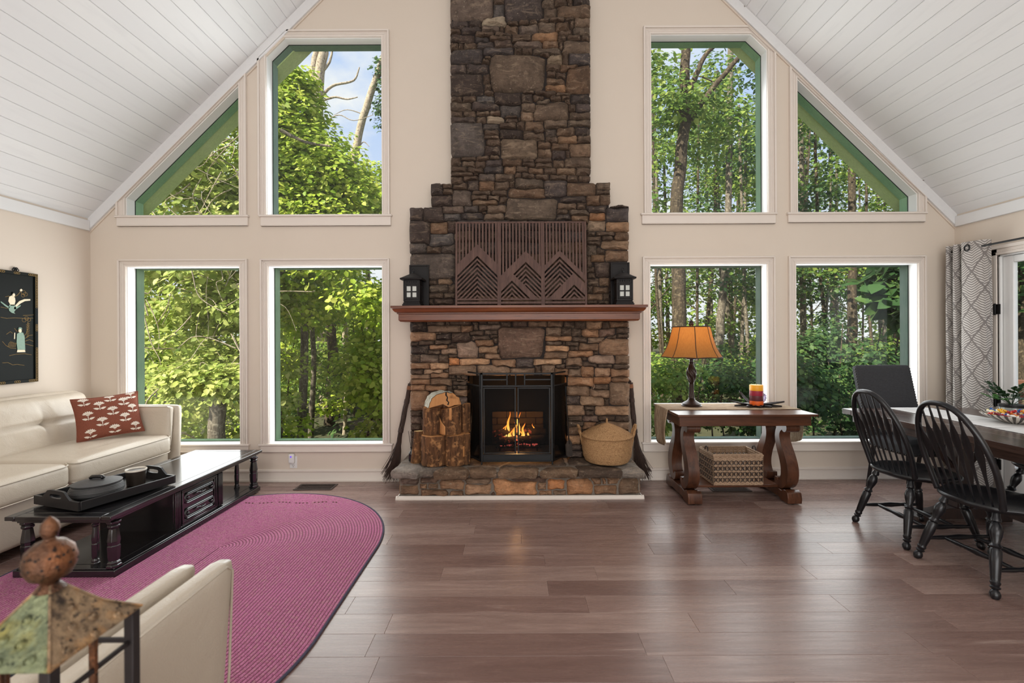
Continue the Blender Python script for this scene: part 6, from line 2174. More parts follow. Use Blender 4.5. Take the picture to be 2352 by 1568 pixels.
mb.add(v, [(i * nk + k, i * nk + (k + 1) % nk, (i + 1) * nk + (k + 1) % nk, (i + 1) * nk + k) for i in range(nz2) for k in range(nk)])
mb.build('twisted_stem', M['bronze'], lp, world=False, smooth=60)
mb = MB(); mb.lathe([(.018, .376), (.020, .386), (.015, .392), (.016, .412), (.046, .418), (.048, .423), (.040, .427), (.014, .430), (.013, .47), (.006, .472), (.006, .70)], 30)
mb.build('socket_neck', M['bronze'], lp, world=False, smooth=40)
mb = MB(); mb.ball((.0, 0, .60), .032, 16, 10, 1, 1, 1.25)
bm_ = plain('bulb_glow', rgb(255, 220, 170), .4)
bb = bm_.node_tree.nodes['Principled BSDF']; bb.inputs['Emission Color'].default_value = (1, .62, .26, 1); bb.inputs['Emission Strength'].default_value = 7
mb.build('bulb', bm_, lp, world=False, smooth=180)
def shademat():
    m = bpy.data.materials.new('amber_silk_shade'); m.use_nodes = True
    t = m.node_tree; b = t.nodes['Principled BSDF']; o = t.nodes['Material Output']
    c = t.nodes.new('ShaderNodeTexCoord'); mp_ = t.nodes.new('ShaderNodeMapping'); mp_.inputs['Scale'].default_value = (90, 90, 5)
    nn = t.nodes.new('ShaderNodeTexNoise'); nn.inputs['Scale'].default_value = 1.5
    mx = t.nodes.new('ShaderNodeMix'); mx.data_type = 'RGBA'; mx.inputs['A'].default_value = rgb(142, 94, 46); mx.inputs['B'].default_value = rgb(172, 118, 62)
    t.links.new(c.outputs['Object'], mp_.inputs['Vector']); t.links.new(mp_.outputs[0], nn.inputs['Vector']); t.links.new(nn.outputs['Fac'], mx.inputs['Factor'])
    t.links.new(mx.outputs['Result'], b.inputs['Base Color']); b.inputs['Roughness'].default_value = .8
    tr = t.nodes.new('ShaderNodeBsdfTranslucent'); t.links.new(mx.outputs['Result'], tr.inputs['Color'])
    x = t.nodes.new('ShaderNodeMixShader'); x.inputs[0].default_value = .62
    t.links.new(b.outputs[0], x.inputs[1]); t.links.new(tr.outputs[0], x.inputs[2]); t.links.new(x.outputs[0], o.inputs[0])
    return m
M['shade'] = shademat()
M['shade_trim'] = plain('dark_shade_trim', rgb(50, 34, 26), .8)
SPR = [(.262, .436), (.236, .475), (.212, .52), (.194, .57), (.180, .62), (.168, .67), (.158, .708)]
ns = 8
def sh(k, a, lift=0):
    r, z = SPR[k]
    seg = 2 * pi / ns; t = ((a + pi / 16) % seg) / seg
    sc_ = .030 * sin(pi * t) * (1 - k / 8)
    rr = r * (1 - .035 * sin(pi * t)) + lift
    return (rr * cos(a), rr * sin(a), z + (.004 * sin(pi * t) if k == 0 else 0))
mb = MB(); nk = 64
v = [sh(k, 2 * pi * j / nk) for k in range(len(SPR)) for j in range(nk)]
mb.add(v, [(i * nk + j, i * nk + (j + 1) % nk, (i + 1) * nk + (j + 1) % nk, (i + 1) * nk + j) for i in range(len(SPR) - 1) for j in range(nk)])
shd = mb.build('shade', M['shade'], lp, world=False, smooth=180)
for j in range(ns):
    a = 2 * pi * j / ns - pi / 16
    mb = MB(); mb.tube([sh(k, a + 1e-4, .0015) for k in range(len(SPR))], .0034, 6, flat=.6)
    mb.build('rib', M['shade_trim'], shd, world=False)
for k in (0, 6):
    mb = MB(); mb.tube([sh(k, 2 * pi * j / 96, .001) for j in range(96)], .0052 if k else .0046, 6, closed=True)
    mb.build('edging', M['shade_trim'], shd, world=False)
mb = MB(); v = []; nz2 = 14; nk = 30
for i in range(nz2 + 1):
    t = i / nz2; r = .004 + .017 * sin(pi * t) ** .8
    for k in range(nk):
        a = 2 * pi * k / nk; rr = r * (1 + .16 * cos(5 * (a + t * 2.5))); v.append((rr * cos(a), rr * sin(a), .706 + .062 * t))
mb.add(v, [(i * nk + k, i * nk + (k + 1) % nk, (i + 1) * nk + (k + 1) % nk, (i + 1) * nk + k) for i in range(nz2) for k in range(nk)])
mb.build('finial', M['bronze'], lp, world=False, smooth=60)
mb = MB(); pts = catmull([(1.60, 4.22, TZ2 + .012), (1.62, 4.325, TZ2 - .02), (1.60, 4.345, .52), (1.625, 4.34, .42), (1.66, 4.345, .33), (1.63, 4.36, .20), (1.62, 4.375, .16)], 6)
mb.tube([(1.57, 4.165, TZ2 + .012)] + pts, .0035, 6)
mb.build('cord', plain('ivory_cord', rgb(206, 196, 168), .5), lp, smooth=60)
light('lamp_light', 'POINT', (1.570, 4.075, TZ2 + .635), (0, 0, 0), 4.5, (1.0, .66, .32)).data.shadow_soft_size = .035

# candle on a tray of metal leaves
CX, CYc = 2.135, 4.045
lf = thing('leaf_tray', 'dark metal tray of long leaves on the library table, under the candle', 'tray', (CX, CYc, TZ2 + .006))
M['leafmetal'] = plain('dark_leaf_metal', rgb(44, 38, 40), .4, .6, var=.3)
M['leafpurple'] = plain('violet_leaf_metal', rgb(120, 106, 132), .35, .5, var=.2)
def mleaf(a, L, w, rise, m, z0=.006):
    mb = MB()
    c_, s_ = cos(a), sin(a)
    def fn(u, v):
        t = u; ww = w * sin(pi * (t * .92 + .06)) ** .8 * (1 + .12 * sin(t * 40))
        o = (v - .5) * 2 * ww
        r = .035 + L * t
        z = z0 + rise * t ** 1.5 + .012 * abs(v - .5) * 2
        return (r * c_ - o * s_, r * s_ * .85 + o * c_, z)
    mb.grid(fn, 12, 4)
    mb.build('leaf', m, lf, world=False, smooth=30, solid=.0014)
for i, (a, L, w, rise) in enumerate(((3.0, .20, .026, .035), (3.4, .19, .030, .0), (3.9, .15, .03, .0), (4.5, .12, .03, .0), (5.1, .13, .03, .0), (5.7, .17, .03, .0), (6.15, .20, .026, .03), (.25, .21, .022, .015))):
    mleaf(a, L, w, rise, M['leafmetal'])
mleaf(.75, .14, .036, .085, M['leafpurple']); mleaf(2.3, .12, .034, .11, M['leafmetal'])
mb = MB(); mb.lathe([(.06, .0), (.062, .006), (.05, .0075)], 28); mb.build('dish', M['leafmetal'], lf, world=False)
cd = thing('pillar_candle', 'banded yellow, crimson and orange pillar candle on the leaf tray', 'candle', (CX, CYc, TZ2 + .0135))
for z0, z1, c in ((0, .042, rgb(222, 96, 30)), (.042, .088, rgb(92, 36, 40)), (.088, .132, rgb(150, 34, 56)), (.132, .182, rgb(236, 166, 34))):
    mb = MB(); mb.lathe([(.0555, z0), (.056, z0 + .001), (.056, z1 - (.004 if z1 > .17 else .0)), (.053 if z1 > .17 else .056, z1)], 40)
    g = plain('wax', c, .45, var=.06, scale=20); g.node_tree.nodes['Principled BSDF'].inputs['Subsurface Weight'].default_value = .12
    g.node_tree.nodes['Principled BSDF'].inputs['Subsurface Radius'].default_value = (.02, .01, .006)
    mb.build('wax_band', g, cd, world=False, smooth=50)
mb = MB(); mb.tube([(0, 0, .18), (.001, 0, .190), (.003, 0, .194)], .0012, 5); mb.build('wick', M['black_metal'], cd, world=False)

# open wicker basket on the lower shelf
M['wicker'] = weavemat('pale_wicker', rgb(140, 112, 90), rgb(198, 170, 142), rgb(112, 86, 68))
M['wicker_dark'] = plain('dark_wicker_strand', rgb(48, 36, 32), .7, var=.3, scale=40)
wk = thing('wicker_basket', 'rectangular openwork wicker basket on the shelf below the library table', 'basket', (1.868, 3.978, .1215))
A, B, H = .208, .140, .262
mb = MB(); mb.box(-A, A, -B, B, 0, .008); mb.build('bottom', M['wicker'], wk, world=False, smooth=0)
def side_of(k):
    # returns a function mapping (s along the side, outward o, z) to local coordinates, and the length
    return ((lambda s, o, z: (s, -B - o, z)), 2 * A) if k == 0 else ((lambda s, o, z: (s, B + o, z)), 2 * A) if k == 1 else ((lambda s, o, z: (-A - o, s, z)), 2 * B) if k == 2 else ((lambda s, o, z: (A + o, s, z)), 2 * B)
for k, nm in enumerate(('front_side', 'back_side', 'end_side', 'end_side')):
    F_s, L = side_of(k)
    mb = MB(); ns_ = int(L / .036)
    for i in range(ns_ + 1):
        s = -L / 2 + L * i / ns_
        mb.tube([F_s(s, 0, .004), F_s(s, 0, H - .01)], .0055, 6)
    for z in (.012, .024, .070, .118, .166, .214, .230):
        for dz in (-.0035, .0035):
            mb.tube([F_s(-L / 2 + L * i / (ns_ * 2), .0045 * (1 if (i + (dz > 0)) % 2 else -1), z + dz) for i in range(ns_ * 2 + 1)], .0042, 6)
    w = mb.build(nm, M['wicker'], wk, world=False, smooth=60)
    for z in (.047, .094, .142, .190):
        for ph in (0, 1):
            mb = MB(); n2 = ns_ * 6
            mb.tube([F_s(-L / 2 + L * i / n2, .0075, z + (.018 if ph else -.018) * cos(pi * 2 * i / 12)) for i in range(n2 + 1)], .0024, 5)
            mb.build('dark_strand', M['wicker_dark'], w, world=False, smooth=60)
mb = MB()
for dz, o in ((0, .0), (.010, .003), (.018, -.002)):
    pts = []
    for (x0, y0), (x1, y1) in (((-A, -B), (A, -B)), ((A, -B), (A, B)), ((A, B), (-A, B)), ((-A, B), (-A, -B))):
        for i in range(14):
            t = i / 14; pts.append(((x0 + (x1 - x0) * t) * (1 + o / A), (y0 + (y1 - y0) * t) * (1 + o / B), H - .022 + dz + .0015 * (i % 2)))
    mb.tube(pts, .0065, 6, closed=True)
mb.build('rim', M['wicker'], wk, world=False, smooth=60)
for sg in (-1, 1):
    mb = MB(); mb.tube([(sg * A, .03 * cos(t), H - .005 + .042 * sin(t)) for t in [pi * i / 12 for i in range(13)]], .0048, 6)
    mb.build('handle', M['wicker_dark'], wk, world=False, smooth=60)

# ---------------------------------------------------------------- dining table
M['dtable'] = woodmat('dark_dining_wood', rgb(50, 36, 32), rgb(84, 62, 52), .20, 'Y', .9, .04)
dt = thing('dining_table', 'long dark wooden dining table at the right with a trestle base', 'table', (3.31, 2.75, 0))
EX0, EX1, EY0, EY1, EZ = 2.775, 3.845, 1.55, 3.875, .760
nb = 5
for i in range(nb):
    a = EX0 + (EX1 - EX0) * i / nb; b = EX0 + (EX1 - EX0) * (i + 1) / nb
    mb = MB(); mb.box(a + .0004, b - .0004, EY0 + .10, EY1 - .10, EZ - .042, EZ); mb.build('top_board', M['dtable'], dt, bevel=.0015, bseg=1)
for y0, y1 in ((EY0, EY0 + .0995), (EY1 - .0995, EY1)):
    mb = MB(); mb.box(EX0, EX1, y0, y1, EZ - .042, EZ); mb.build('breadboard_end', M['dtable'], dt, bevel=.003)
mb = MB(); mb.box(EX0 + .03, EX0 + .055, EY0 + .1, EY1 - .1, EZ - .10, EZ - .04); mb.box(EX1 - .055, EX1 - .03, EY0 + .1, EY1 - .1, EZ - .10, EZ - .04)
mb.box(EX0 + .03, EX1 - .03, EY0 + .08, EY0 + .105, EZ - .10, EZ - .04); mb.box(EX0 + .03, EX1 - .03, EY1 - .105, EY1 - .08, EZ - .10, EZ - .04)
mb.build('apron', M['dtable'], dt, bevel=.003)
M['trestle'] = woodmat('trestle_wood', rgb(40, 30, 28), rgb(64, 48, 42), .35, 'Z', .9, .05)
for y in (3.40, 2.05):
    mb = MB(); mb.box(3.25, 3.37, y - .05, y + .05, .10, .65); mb.build('trestle_post', M['trestle'], dt, bevel=.006)
    mb = MB(); mb.prism([(2.96, 0), (2.96, .035), (3.02, .06), (3.20, .10), (3.42, .10), (3.60, .06), (3.66, .035), (3.66, 0), (3.5, 0), (3.45, .02), (3.17, .02), (3.12, 0)], y - .045, y + .045); mb.build('trestle_foot', M['trestle'], dt, bevel=.005)
    mb = MB(); mb.box(2.95, 3.67, y - .04, y + .04, .64, .719); mb.build('trestle_head', M['trestle'], dt, bevel=.005)
    for sg in (-1, 1):
        mb = MB(); mb.tube([(3.31 + sg * .06, y, .40), (3.31 + sg * .27, y, .65)], .026, 4); mb.build('brace', M['trestle'], dt, smooth=0)
mb = MB(); mb.box(3.275, 3.345, 2.09, 3.36, .16, .25); mb.build('stretcher', M['trestle'], dt, bevel=.004)
def whiterunner():
    g = NG('white_striped_runner', .85, 0, .15)
    a = g.noise(g.coord('Object', (3, 60, 3)), 1.0, 4, .6); b = g.noise(g.coord('Object', (220, 220, 220)), 1, 2)
    g.col(g.mix(g.fl(a, .42, .62), rgb(196, 194, 192), rgb(232, 231, 230)))
    g.bump(g.math('ADD', a, g.math('MULTIPLY', b, .5)), .4, .003)
    return g.m
mb = MB()
path = [(1.62 + (EY1 - 1.62) * i / 16, EZ + .003) for i in range(17)] + [(EY1 + .004, EZ + .001), (EY1 + .007, EZ - .05), (EY1 + .009, EZ - .12), (EY1 + .008, EZ - .18)]
n = len(path)
mb.grid(lambda u, v: (3.150 + .36 * v, path[min(n - 1, int(u * (n - 1) + 1e-6))][0], path[min(n - 1, int(u * (n - 1) + 1e-6))][1] + .0006 * sin(v * 30)), n - 1, 10)
tag(mb.build('dining_runner', whiterunner(), None, smooth=60, solid=.003, loc=(3.33, 2.7, EZ)), 'white striped runner along the middle of the dark dining table', 'runner')

# ---------------------------------------------------------------- windsor chairs
M['black_paint'] = plain('black_chair_paint', rgb(21, 21, 24), .30, spec=.5, var=.2, scale=14, bump=.02)
def windsor(label):
    t = thing('windsor_chair', label, 'chair', (0, 0, 0), 0, 'black windsor chairs around the dining table')
    mb = MB(); n = 40
    def outl(k):
        a = 2 * pi * k / n
        x = .225 * cos(a); y = .235 * sin(a)
        e = .72
        return (math.copysign(abs(cos(a)) ** e, cos(a)) * .222 * (1.0 if cos(a) > 0 else 1.0), math.copysign(abs(sin(a)) ** .8, sin(a)) * (.236 if cos(a) > -.3 else .215))
    rings = [(.80, .418), (.93, .420), (1.0, .436), (1.0, .444), (.975, .452), (.86, .448), (.60, .440), (.25, .438)]
    v = []
    for s, z in rings:
        for k in range(n):
            x, y = outl(k)
            zz = z
            if s < .9 and z > .43:
                zz = z + .012 * max(0, 1 - abs(y * s) / .05) * max(0, x * s / .2) + .006 * max(0, x * s / .2)
            v.append((x * s, y * s, zz))
    f = [(i * n + k, i * n + (k + 1) % n, (i + 1) * n + (k + 1) % n, (i + 1) * n + k) for i in range(len(rings) - 1) for k in range(n)]
    f += [tuple(range(n))[::-1], tuple((len(rings) - 1) * n + k for k in range(n))]
    mb.add(v, f); mb.build('seat', M['black_paint'], t, world=False, smooth=60)
    LP = [(.013, 0), (.020, .012), (.022, .026), (.017, .040), (.012, .046), (.019, .052), (.021, .058), (.015, .064), (.019, .072), (.021, .080), (.017, .088), (.019, .10), (.023, .18), (.024, .235), (.018, .246), (.025, .256), (.018, .266), (.016, .276), (.024, .31), (.027, .335), (.020, .362), (.013, .374), (.021, .380), (.020, .392), (.016, .40), (.015, .44)]
    tops = {}
    for sx, sy, fx in ((-1, -1, -.245), (-1, 1, -.245), (1, -1, .245), (1, 1, .245)):
        a = Vector((fx, sy * .224, 0)); b = Vector((sx * .135, sy * .135, .432))
        d = (b - a).normalized()
        mb = MB(); mb.M = Matrix.Translation(a) @ d.to_track_quat('Z', 'Y').to_matrix().to_4x4()
        mb.lathe([(r * 1.08, z * (b - a).length / .44) for r, z in LP], 16)
        mb.v = [(x_, y_, max(z_, .001)) for x_, y_, z_ in mb.v]
        mb.build('leg', M['black_paint'], t, world=False, smooth=40)
        tops[(sx, sy)] = (a, b)
    def on_leg(k, z):
        a, b = tops[k]; return a.lerp(b, z / .432)
    def turned(a, b, name):
        a, b = Vector(a), Vector(b); m = 17
        rad = [.008, .010, .011, .0125, .013, .011, .013, .015, .017, .015, .013, .011, .013, .0125, .011, .010, .008]
        mb = MB(); mb.tube([a.lerp(b, i / (m - 1)) for i in range(m)], rad, 10)
        mb.build(name, M['black_paint'], t, world=False, smooth=60)
    for sy in (-1, 1):
        turned(on_leg((-1, sy), .135), on_leg((1, sy), .135), 'side_stretcher')
    for f_ in (.27, .73):
        turned(on_leg((-1, -1), .135).lerp(on_leg((1, -1), .135), f_), on_leg((-1, 1), .135).lerp(on_leg((1, 1), .135), f_), 'cross_stretcher')
    # bent hoop
    def hoop(t_):
        a = pi * t_
        y = -.198 * cos(a) * (1 if True else 0)
        s = sin(a)
        z = .445 + .545 * (s ** .62 if s > 0 else 0)
        if t_ < .0001 or t_ > .9999:
            pass
        k = (z - .445) / .545
        y = math.copysign(abs(-cos(a)) ** .72, -cos(a)) * (.178 + .030 * sin(pi * min(1, k * .9 + .05)))
        return Vector((-.150 - .185 * k ** 1.15, y, z))
    mb = MB(); mb.tube([hoop(i / 48) for i in range(49)], .0145, 10, flat=1.2)
    mb.build('hoop', M['black_paint'], t, world=False, smooth=60)
    for j in range(7):
        yb_s = -.135 + .045 * j
        # find the hoop point above this spindle
        yt = yb_s * 1.18
        best = min((hoop(i / 400) for i in range(60, 341)), key=lambda p: abs(p.y - yt))
        a = Vector((-.165 + .012 * abs(j - 3) / 3, yb_s, .446)); b = best
        mb = MB(); m = 14
        wd = [.0055, .006, .0065, .007, .0075, .0095, .012, .0165, .0215, .025, .0235, .013, .0075, .0055, .0055]
        d = b - a
        v = []
        for i in range(m + 1):
            p = a.lerp(b, i / m); w = wd[i]; th = .0055 if i < 7 or i > 11 else .0045
            for k in range(8):
                an = 2 * pi * k / 8
                v.append((p.x + th * cos(an), p.y + w * sin(an), p.z))
        f = [(i * 8 + k, i * 8 + (k + 1) % 8, (i + 1) * 8 + (k + 1) % 8, (i + 1) * 8 + k) for i in range(m) for k in range(8)]
        mb.add(v, f); mb.build('spindle', M['black_paint'], t, world=False, smooth=60)
    return t
c1 = windsor('black windsor chair with arrow spindles at the dining table, nearer the window')
c1.location = (2.748, 3.150, 0)
c2 = copy_tree(c1, (2.728, 2.605, 0), radians(2), 'black windsor chair with arrow spindles at the dining table, nearest the camera')
c3 = copy_tree(c1, (3.815, 3.17, 0), radians(180), 'black windsor chair on the far side of the dining table, mostly hidden')

# upholstered chair at the head of the table
M['charcoal'] = fabricmat('charcoal_linen', rgb(58, 58, 60), .9, 220, .2)
uc = thing('upholstered_chair', 'charcoal upholstered dining chair with nailheads at the far end of the table', 'chair', (3.43, 4.02, 0))
Mx = Matrix.Translation((0, 4.135, .48)) @ Matrix.Rotation(radians(-14), 4, 'X') @ Matrix.Translation((0, -4.135, -.48))
mb = MB(); rbox(mb, 3.175, 3.685, 4.10, 4.165, .44, 1.115, .022, (.0, .012, .004), 14, Mx)
bkp = mb.build('backrest', M['charcoal'], uc, smooth=180)
mb = MB(); rbox(mb, 3.185, 3.675, 3.69, 4.13, .385, .485, .03, (0, .0, .016), 14)
stp = mb.build('seat', M['charcoal'], uc, smooth=180)
M['nail'] = plain('dark_nailhead', rgb(70, 66, 62), .35, .8)
mb = MB()
for sx in (3.1745, 3.6855):
    for i in range(26):
        p = Mx @ Vector((sx, 4.118, .48 + .60 * i / 25)); mb.ball(p, .0065, 8, 5)
mb.build('nailhead_row', M['nail'], bkp, smooth=60)['kind'] = 'stuff'
mb = MB()
for i in range(20):
    mb.ball((3.20 + .46 * i / 19, 3.689, .40), .0065, 8, 5)
    mb.ball((3.184, 3.70 + .40 * i / 19, .40), .0065, 8, 5)
mb.build('nailhead_row', M['nail'], stp, smooth=60)['kind'] = 'stuff'
for x, y, dy in ((3.215, 3.73, 0), (3.645, 3.73, 0), (3.215, 4.09, .08), (3.645, 4.09, .08)):
    mb = MB(); mb.tube([(x, y + dy, 0.0), (x, y, .40)], [.017, .024], 4); mb.build('leg', M['black_paint'], uc, smooth=0)

# bowl of sweets and potted plant on the dining table
bw = thing('striped_bowl', 'wide striped bowl filled with wrapped sweets on the dining runner', 'bowl', (3.475, 3.17, EZ + .0055))
g = NG('striped_bowl_glaze', .25)
ang = g.n('ShaderNodeTexGradient', {'Vector': g.coord('Object')}, gradient_type='RADIAL').outputs['Fac']
g.col(g.mix(g.fl(g.math('SINE', g.math('MULTIPLY', ang, 180.0)), -.2, .3), rgb(206, 196, 184), rgb(74, 66, 62)))
mb = MB(); mb.lathe([(.06, 0), (.075, .006), (.12, .022), (.165, .046), (.178, .058), (.175, .060), (.160, .049), (.11, .028), (.05, .014), (.004, .013)], 56, cap=False)
mb.build('bowl', g.m, bw, world=False, smooth=60)
cc = [rgb(196, 40, 44), rgb(236, 178, 40), rgb(46, 92, 170), rgb(236, 232, 226), rgb(226, 120, 40), rgb(120, 34, 52), rgb(232, 226, 160)]
cm = [plain('wrapper', c, .3, var=.05) for c in cc]
cw = ['red', 'yellow', 'blue', 'white', 'orange', 'maroon', 'cream']
q = random.Random(12)
proto = {}
spots = []
for i in range(44):
    a = q.uniform(0, 2 * pi); r = .135 * sqrt(q.random())
    spots.append((r * cos(a), r * sin(a), .034 + .26 * max(0, r - .06) + .018 * q.random()))
for i, (x, y, z) in enumerate(spots):
    k = i % 7
    if k not in proto:
        mb = MB(); mb.ball((0, 0, 0), .013, 10, 7, 1.25, 1, .7)
        mb.lathe([(.003, -.026), (.010, -.028), (.010, -.027), (.003, -.015)], 8, cap=False); 
        mb.v[-32:] = [(c, a_, b) for a_, b, c in mb.v[-32:]]
        mb.lathe([(.003, .015), (.010, .027), (.010, .028), (.003, .026)], 8, cap=False)
        mb.v[-32:] = [(c, a_, b) for a_, b, c in mb.v[-32:]]
        o = mb.build('wrapped_sweet', cm[k], None, world=False, smooth=60); proto[k] = o
    else:
        o = proto[k].copy(); COL.objects.link(o)
    o.location = (3.475 + x, 3.17 + y, EZ + .0055 + z); o.rotation_euler = (q.uniform(-.6, .6), q.uniform(-.6, .6), q.uniform(0, 6))
    tag(o, cw[k] + ' wrapped sweet piled in the striped bowl on the dining table', 'sweet', 'sweets in the striped bowl')
pp = thing('potted_plant', 'small dark leafy plant in a glass pot on the dining table', 'plant', (3.735, 3.43, EZ))
mb = MB(); mb.lathe([(.058, 0), (.064, .004), (.072, .088), (.070, .090), (.062, .012), (.004, .010)], 36, cap=False)
mb.build('pot', plain('grey_glass_pot', rgb(150, 156, 152), .12, spec=.7, var=.1), pp, world=False, smooth=60)
mb = MB(); mb.lathe([(.0725, .074), (.0745, .076), (.0745, .094), (.071, .095)], 36); mb.build('band', M['black_metal'], pp, world=False)
mb = MB(); mb.lathe([(.068, .07), (.05, .082), (.004, .084)], 24); mb.build('soil', M['soot'], pp, world=False)
M['houseleaf'] = plain('dark_house_leaf', rgb(36, 62, 34), .4, var=.35, scale=12)
M['houseleaf2'] = plain('bright_house_leaf', rgb(72, 124, 58), .4, var=.25, scale=12)
for k in range(15):
    a = q.uniform(0, 2 * pi) if k > 4 else pi + q.uniform(-.5, .5); L = q.uniform(.12, .22); el = q.uniform(.1, 1.1)
    st = Vector((0, 0, .085)); tip = st + Vector((cos(a) * cos(el) * L, sin(a) * cos(el) * L, sin(el) * L * .8 + .03))
    mb = MB(); mb.tube([st, st.lerp(tip, .5) + Vector((0, 0, .02)), tip], .002, 5)
    s_ = mb.build('stem', M['houseleaf'], pp, world=False)
    d = (tip - st).normalized(); sd = d.cross(Vector((0, 0, 1))).normalized(); 
    for j in range(3):
        b0 = st.lerp(tip, .55 + .2 * j) + Vector((0, 0, .01)); dirn = (d + sd * (.8 if j % 2 else -.8) * (j < 2)).normalized(); side = dirn.cross(Vector((0, 0, 1))).normalized()
        ll = .055
        P2 = [b0]
        out_ = [(.15, .10), (.25, .32), (.38, .20), (.5, .40), (.65, .22), (.75, .26), (1.0, 0)]
        poly = [b0] + [b0 + dirn * ll * t + side * ll * w for t, w in out_] + [b0 + dirn * ll * t - side * ll * w for t, w in out_[:-1][::-1]]
        mb = MB(); mb.add([p + Vector((0, 0, .004 * ((i % 3) - 1))) for i, p in enumerate(poly)], [tuple(range(len(poly)))])
        mb.build('leaf', M['houseleaf2'] if k < 2 else M['houseleaf'], s_, world=False, smooth=0, solid=.0008)

# ---------------------------------------------------------------- patterned curtain and rod
def curtainmat():
    g = NG('grey_leaf_print_curtain', .9, 0, .1)
    uv = g.n('ShaderNodeUVMap').outputs['UV']
    s = g.n('ShaderNodeSeparateXYZ', {0: uv})
    w, h = .17, .30
    def tri(x):
        f = g.math('FRACT', x); return g.math('MULTIPLY', g.math('ABSOLUTE', g.math('SUBTRACT', f, .5)), 2.0)
    a = tri(g.math('DIVIDE', s.outputs['X'], w))
    b = tri(g.math('DIVIDE', s.outputs['Y'], h))
    d = g.math('SUBTRACT', a, b)
    edge = g.math('LESS_THAN', g.math('ABSOLUTE', d), .085)
    sg = g.math('SIGN', d)
    line = g.math('FRACT', g.math('DIVIDE', g.math('ADD', s.outputs['Y'], g.math('MULTIPLY', g.math('MULTIPLY', a, sg), .062)), .0215))
    ln_ = g.math('LESS_THAN', line, .48)
    f = g.math('MAXIMUM', edge, g.math('MULTIPLY', ln_, 1.0))
    nz_ = g.noise(g.coord('Object', (300, 300, 300)), 1, 2)
    g.col(g.mix(f, g.mix(nz_, rgb(205, 199, 192), rgb(216, 211, 205)), rgb(134, 128, 125)))
    g.bump(nz_, .2, .002)
    tr = g.n('ShaderNodeBsdfTranslucent', {'Color': rgb(190, 186, 180)})
    mx = g.n('ShaderNodeMixShader', {0: .18, 1: g.b.outputs[0], 2: tr.outputs[0]})
    g.l(mx.outputs[0], g.t.nodes['Material Output'].inputs[0])
    return g.m
key = [(4.30, 4.12), (4.285, 4.06), (4.265, 4.035), (4.25, 4.06), (4.245, 4.13), (4.235, 4.165), (4.22, 4.13), (4.21, 4.06), (4.19, 4.03), (4.17, 4.055), (4.165, 4.12), (4.155, 4.155), (4.14, 4.12), (4.125, 4.05), (4.10, 4.025), (4.05, 4.03), (3.99, 4.06), (3.962, 4.085), (3.955, 4.12), (3.965, 4.15)]
path = catmull(key, 6)
acc = [0]
for p, q_ in zip(path[:-1], path[1:]):
    acc.append(acc[-1] + math.dist(p, q_))
cu = thing('curtain', 'grey and white leaf-print curtain gathered beside the glazed door', 'curtain', (4.07, 4.09, .01))
mb = MB(); nz3 = 24; np_ = len(path)
for j in range(nz3 + 1):
    z = .015 + 2.195 * j / nz3
    k = 1 - .16 * (1 - j / nz3) * 0
    for i, (y, x) in enumerate(path):
        mb.v.append((4.075 + (x - 4.075) * (1.0 + .10 * (1 - j / nz3)), y + .004 * sin(j * .6 + i), z))
for j in range(nz3):
    for i in range(np_ - 1):
        mb.f.append((j * np_ + i, j * np_ + i + 1, (j + 1) * np_ + i + 1, (j + 1) * np_ + i)); mb.mi.append(0)
pan = mb.build('panel', curtainmat(), cu, smooth=180, recalc=False)
uvl = pan.data.uv_layers.new(name='UVMap')
for poly in pan.data.polygons:
    for li in poly.loop_indices:
        vi = pan.data.loops[li].vertex_index
        uvl.data[li].uv = (acc[vi % np_] + .03, pan.data.vertices[vi].co.z + .02)
mb = MB(); mb.tube([(4.022 + .022 * cos(t) * .15, 4.055 + .026 * cos(t), 2.155 + .026 * sin(t)) for t in [2 * pi * i / 24 for i in range(24)]], .006, 8, closed=True)
mb.build('grommet', M['black_metal'], cu)
rd2 = thing('curtain_rod', 'black iron curtain rod above the glazed door at the right', 'rod', (4.07, 3.3, 2.155))
mb = MB(); mb.tube([(4.075, 4.272, 2.155), (4.075, 2.2, 2.155)], .0085, 12); mb.build('rod', M['black_metal'], rd2)
mb = MB(); mb.ball((4.075, 4.276, 2.155), .013, 12, 8); mb.build('finial', M['black_metal'], rd2)
for y in (4.205, 2.4):
    mb = MB(); mb.tube([(4.075, y, 2.152), (4.075, y, 2.135), (XR, y, 2.135)], .006, 8); mb.box(XR - .006, XR, y - .015, y + .015, 2.10, 2.17); mb.build('bracket', M['black_metal'], rd2)
# ---------------------------------------------------------------- the wood outside
GZ = -1.1
rngf = np.random.default_rng(5)
def leafmat(name, c1, c2, c3):
    g = NG(name, .55, 0, .35)
    ge = g.n('ShaderNodeNewGeometry')
    f = g.noise(g.coord('Object', (1, 1, 1)), .9, 3)
    k = g.ramp(ge.outputs['Random Per Island'], [(0.0, c1), (.55, c2), (1.0, c3)])
    k = g.mix(g.math('MULTIPLY', g.fl(f, .35, .7), .5), k, c1)
    g.col(k)
    tr = g.n('ShaderNodeBsdfTranslucent', {'Color': k})
    br = g.n('ShaderNodeBrightContrast', {'Color': k, 'Bright': .04, 'Contrast': 0.0})
    g.l(br.outputs[0], tr.inputs['Color'])
    mx = g.n('ShaderNodeMixShader', {0: .42, 1: g.b.outputs[0], 2: tr.outputs[0]})
    g.l(mx.outputs[0], g.t.nodes['Material Output'].inputs[0])
    return g.m
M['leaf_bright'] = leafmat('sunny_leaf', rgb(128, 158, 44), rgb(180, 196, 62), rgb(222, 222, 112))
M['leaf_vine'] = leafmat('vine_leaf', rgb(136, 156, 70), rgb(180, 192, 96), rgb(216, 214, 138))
M['leaf_mid'] = leafmat('forest_leaf', rgb(84, 116, 44), rgb(120, 148, 58), rgb(176, 186, 92))
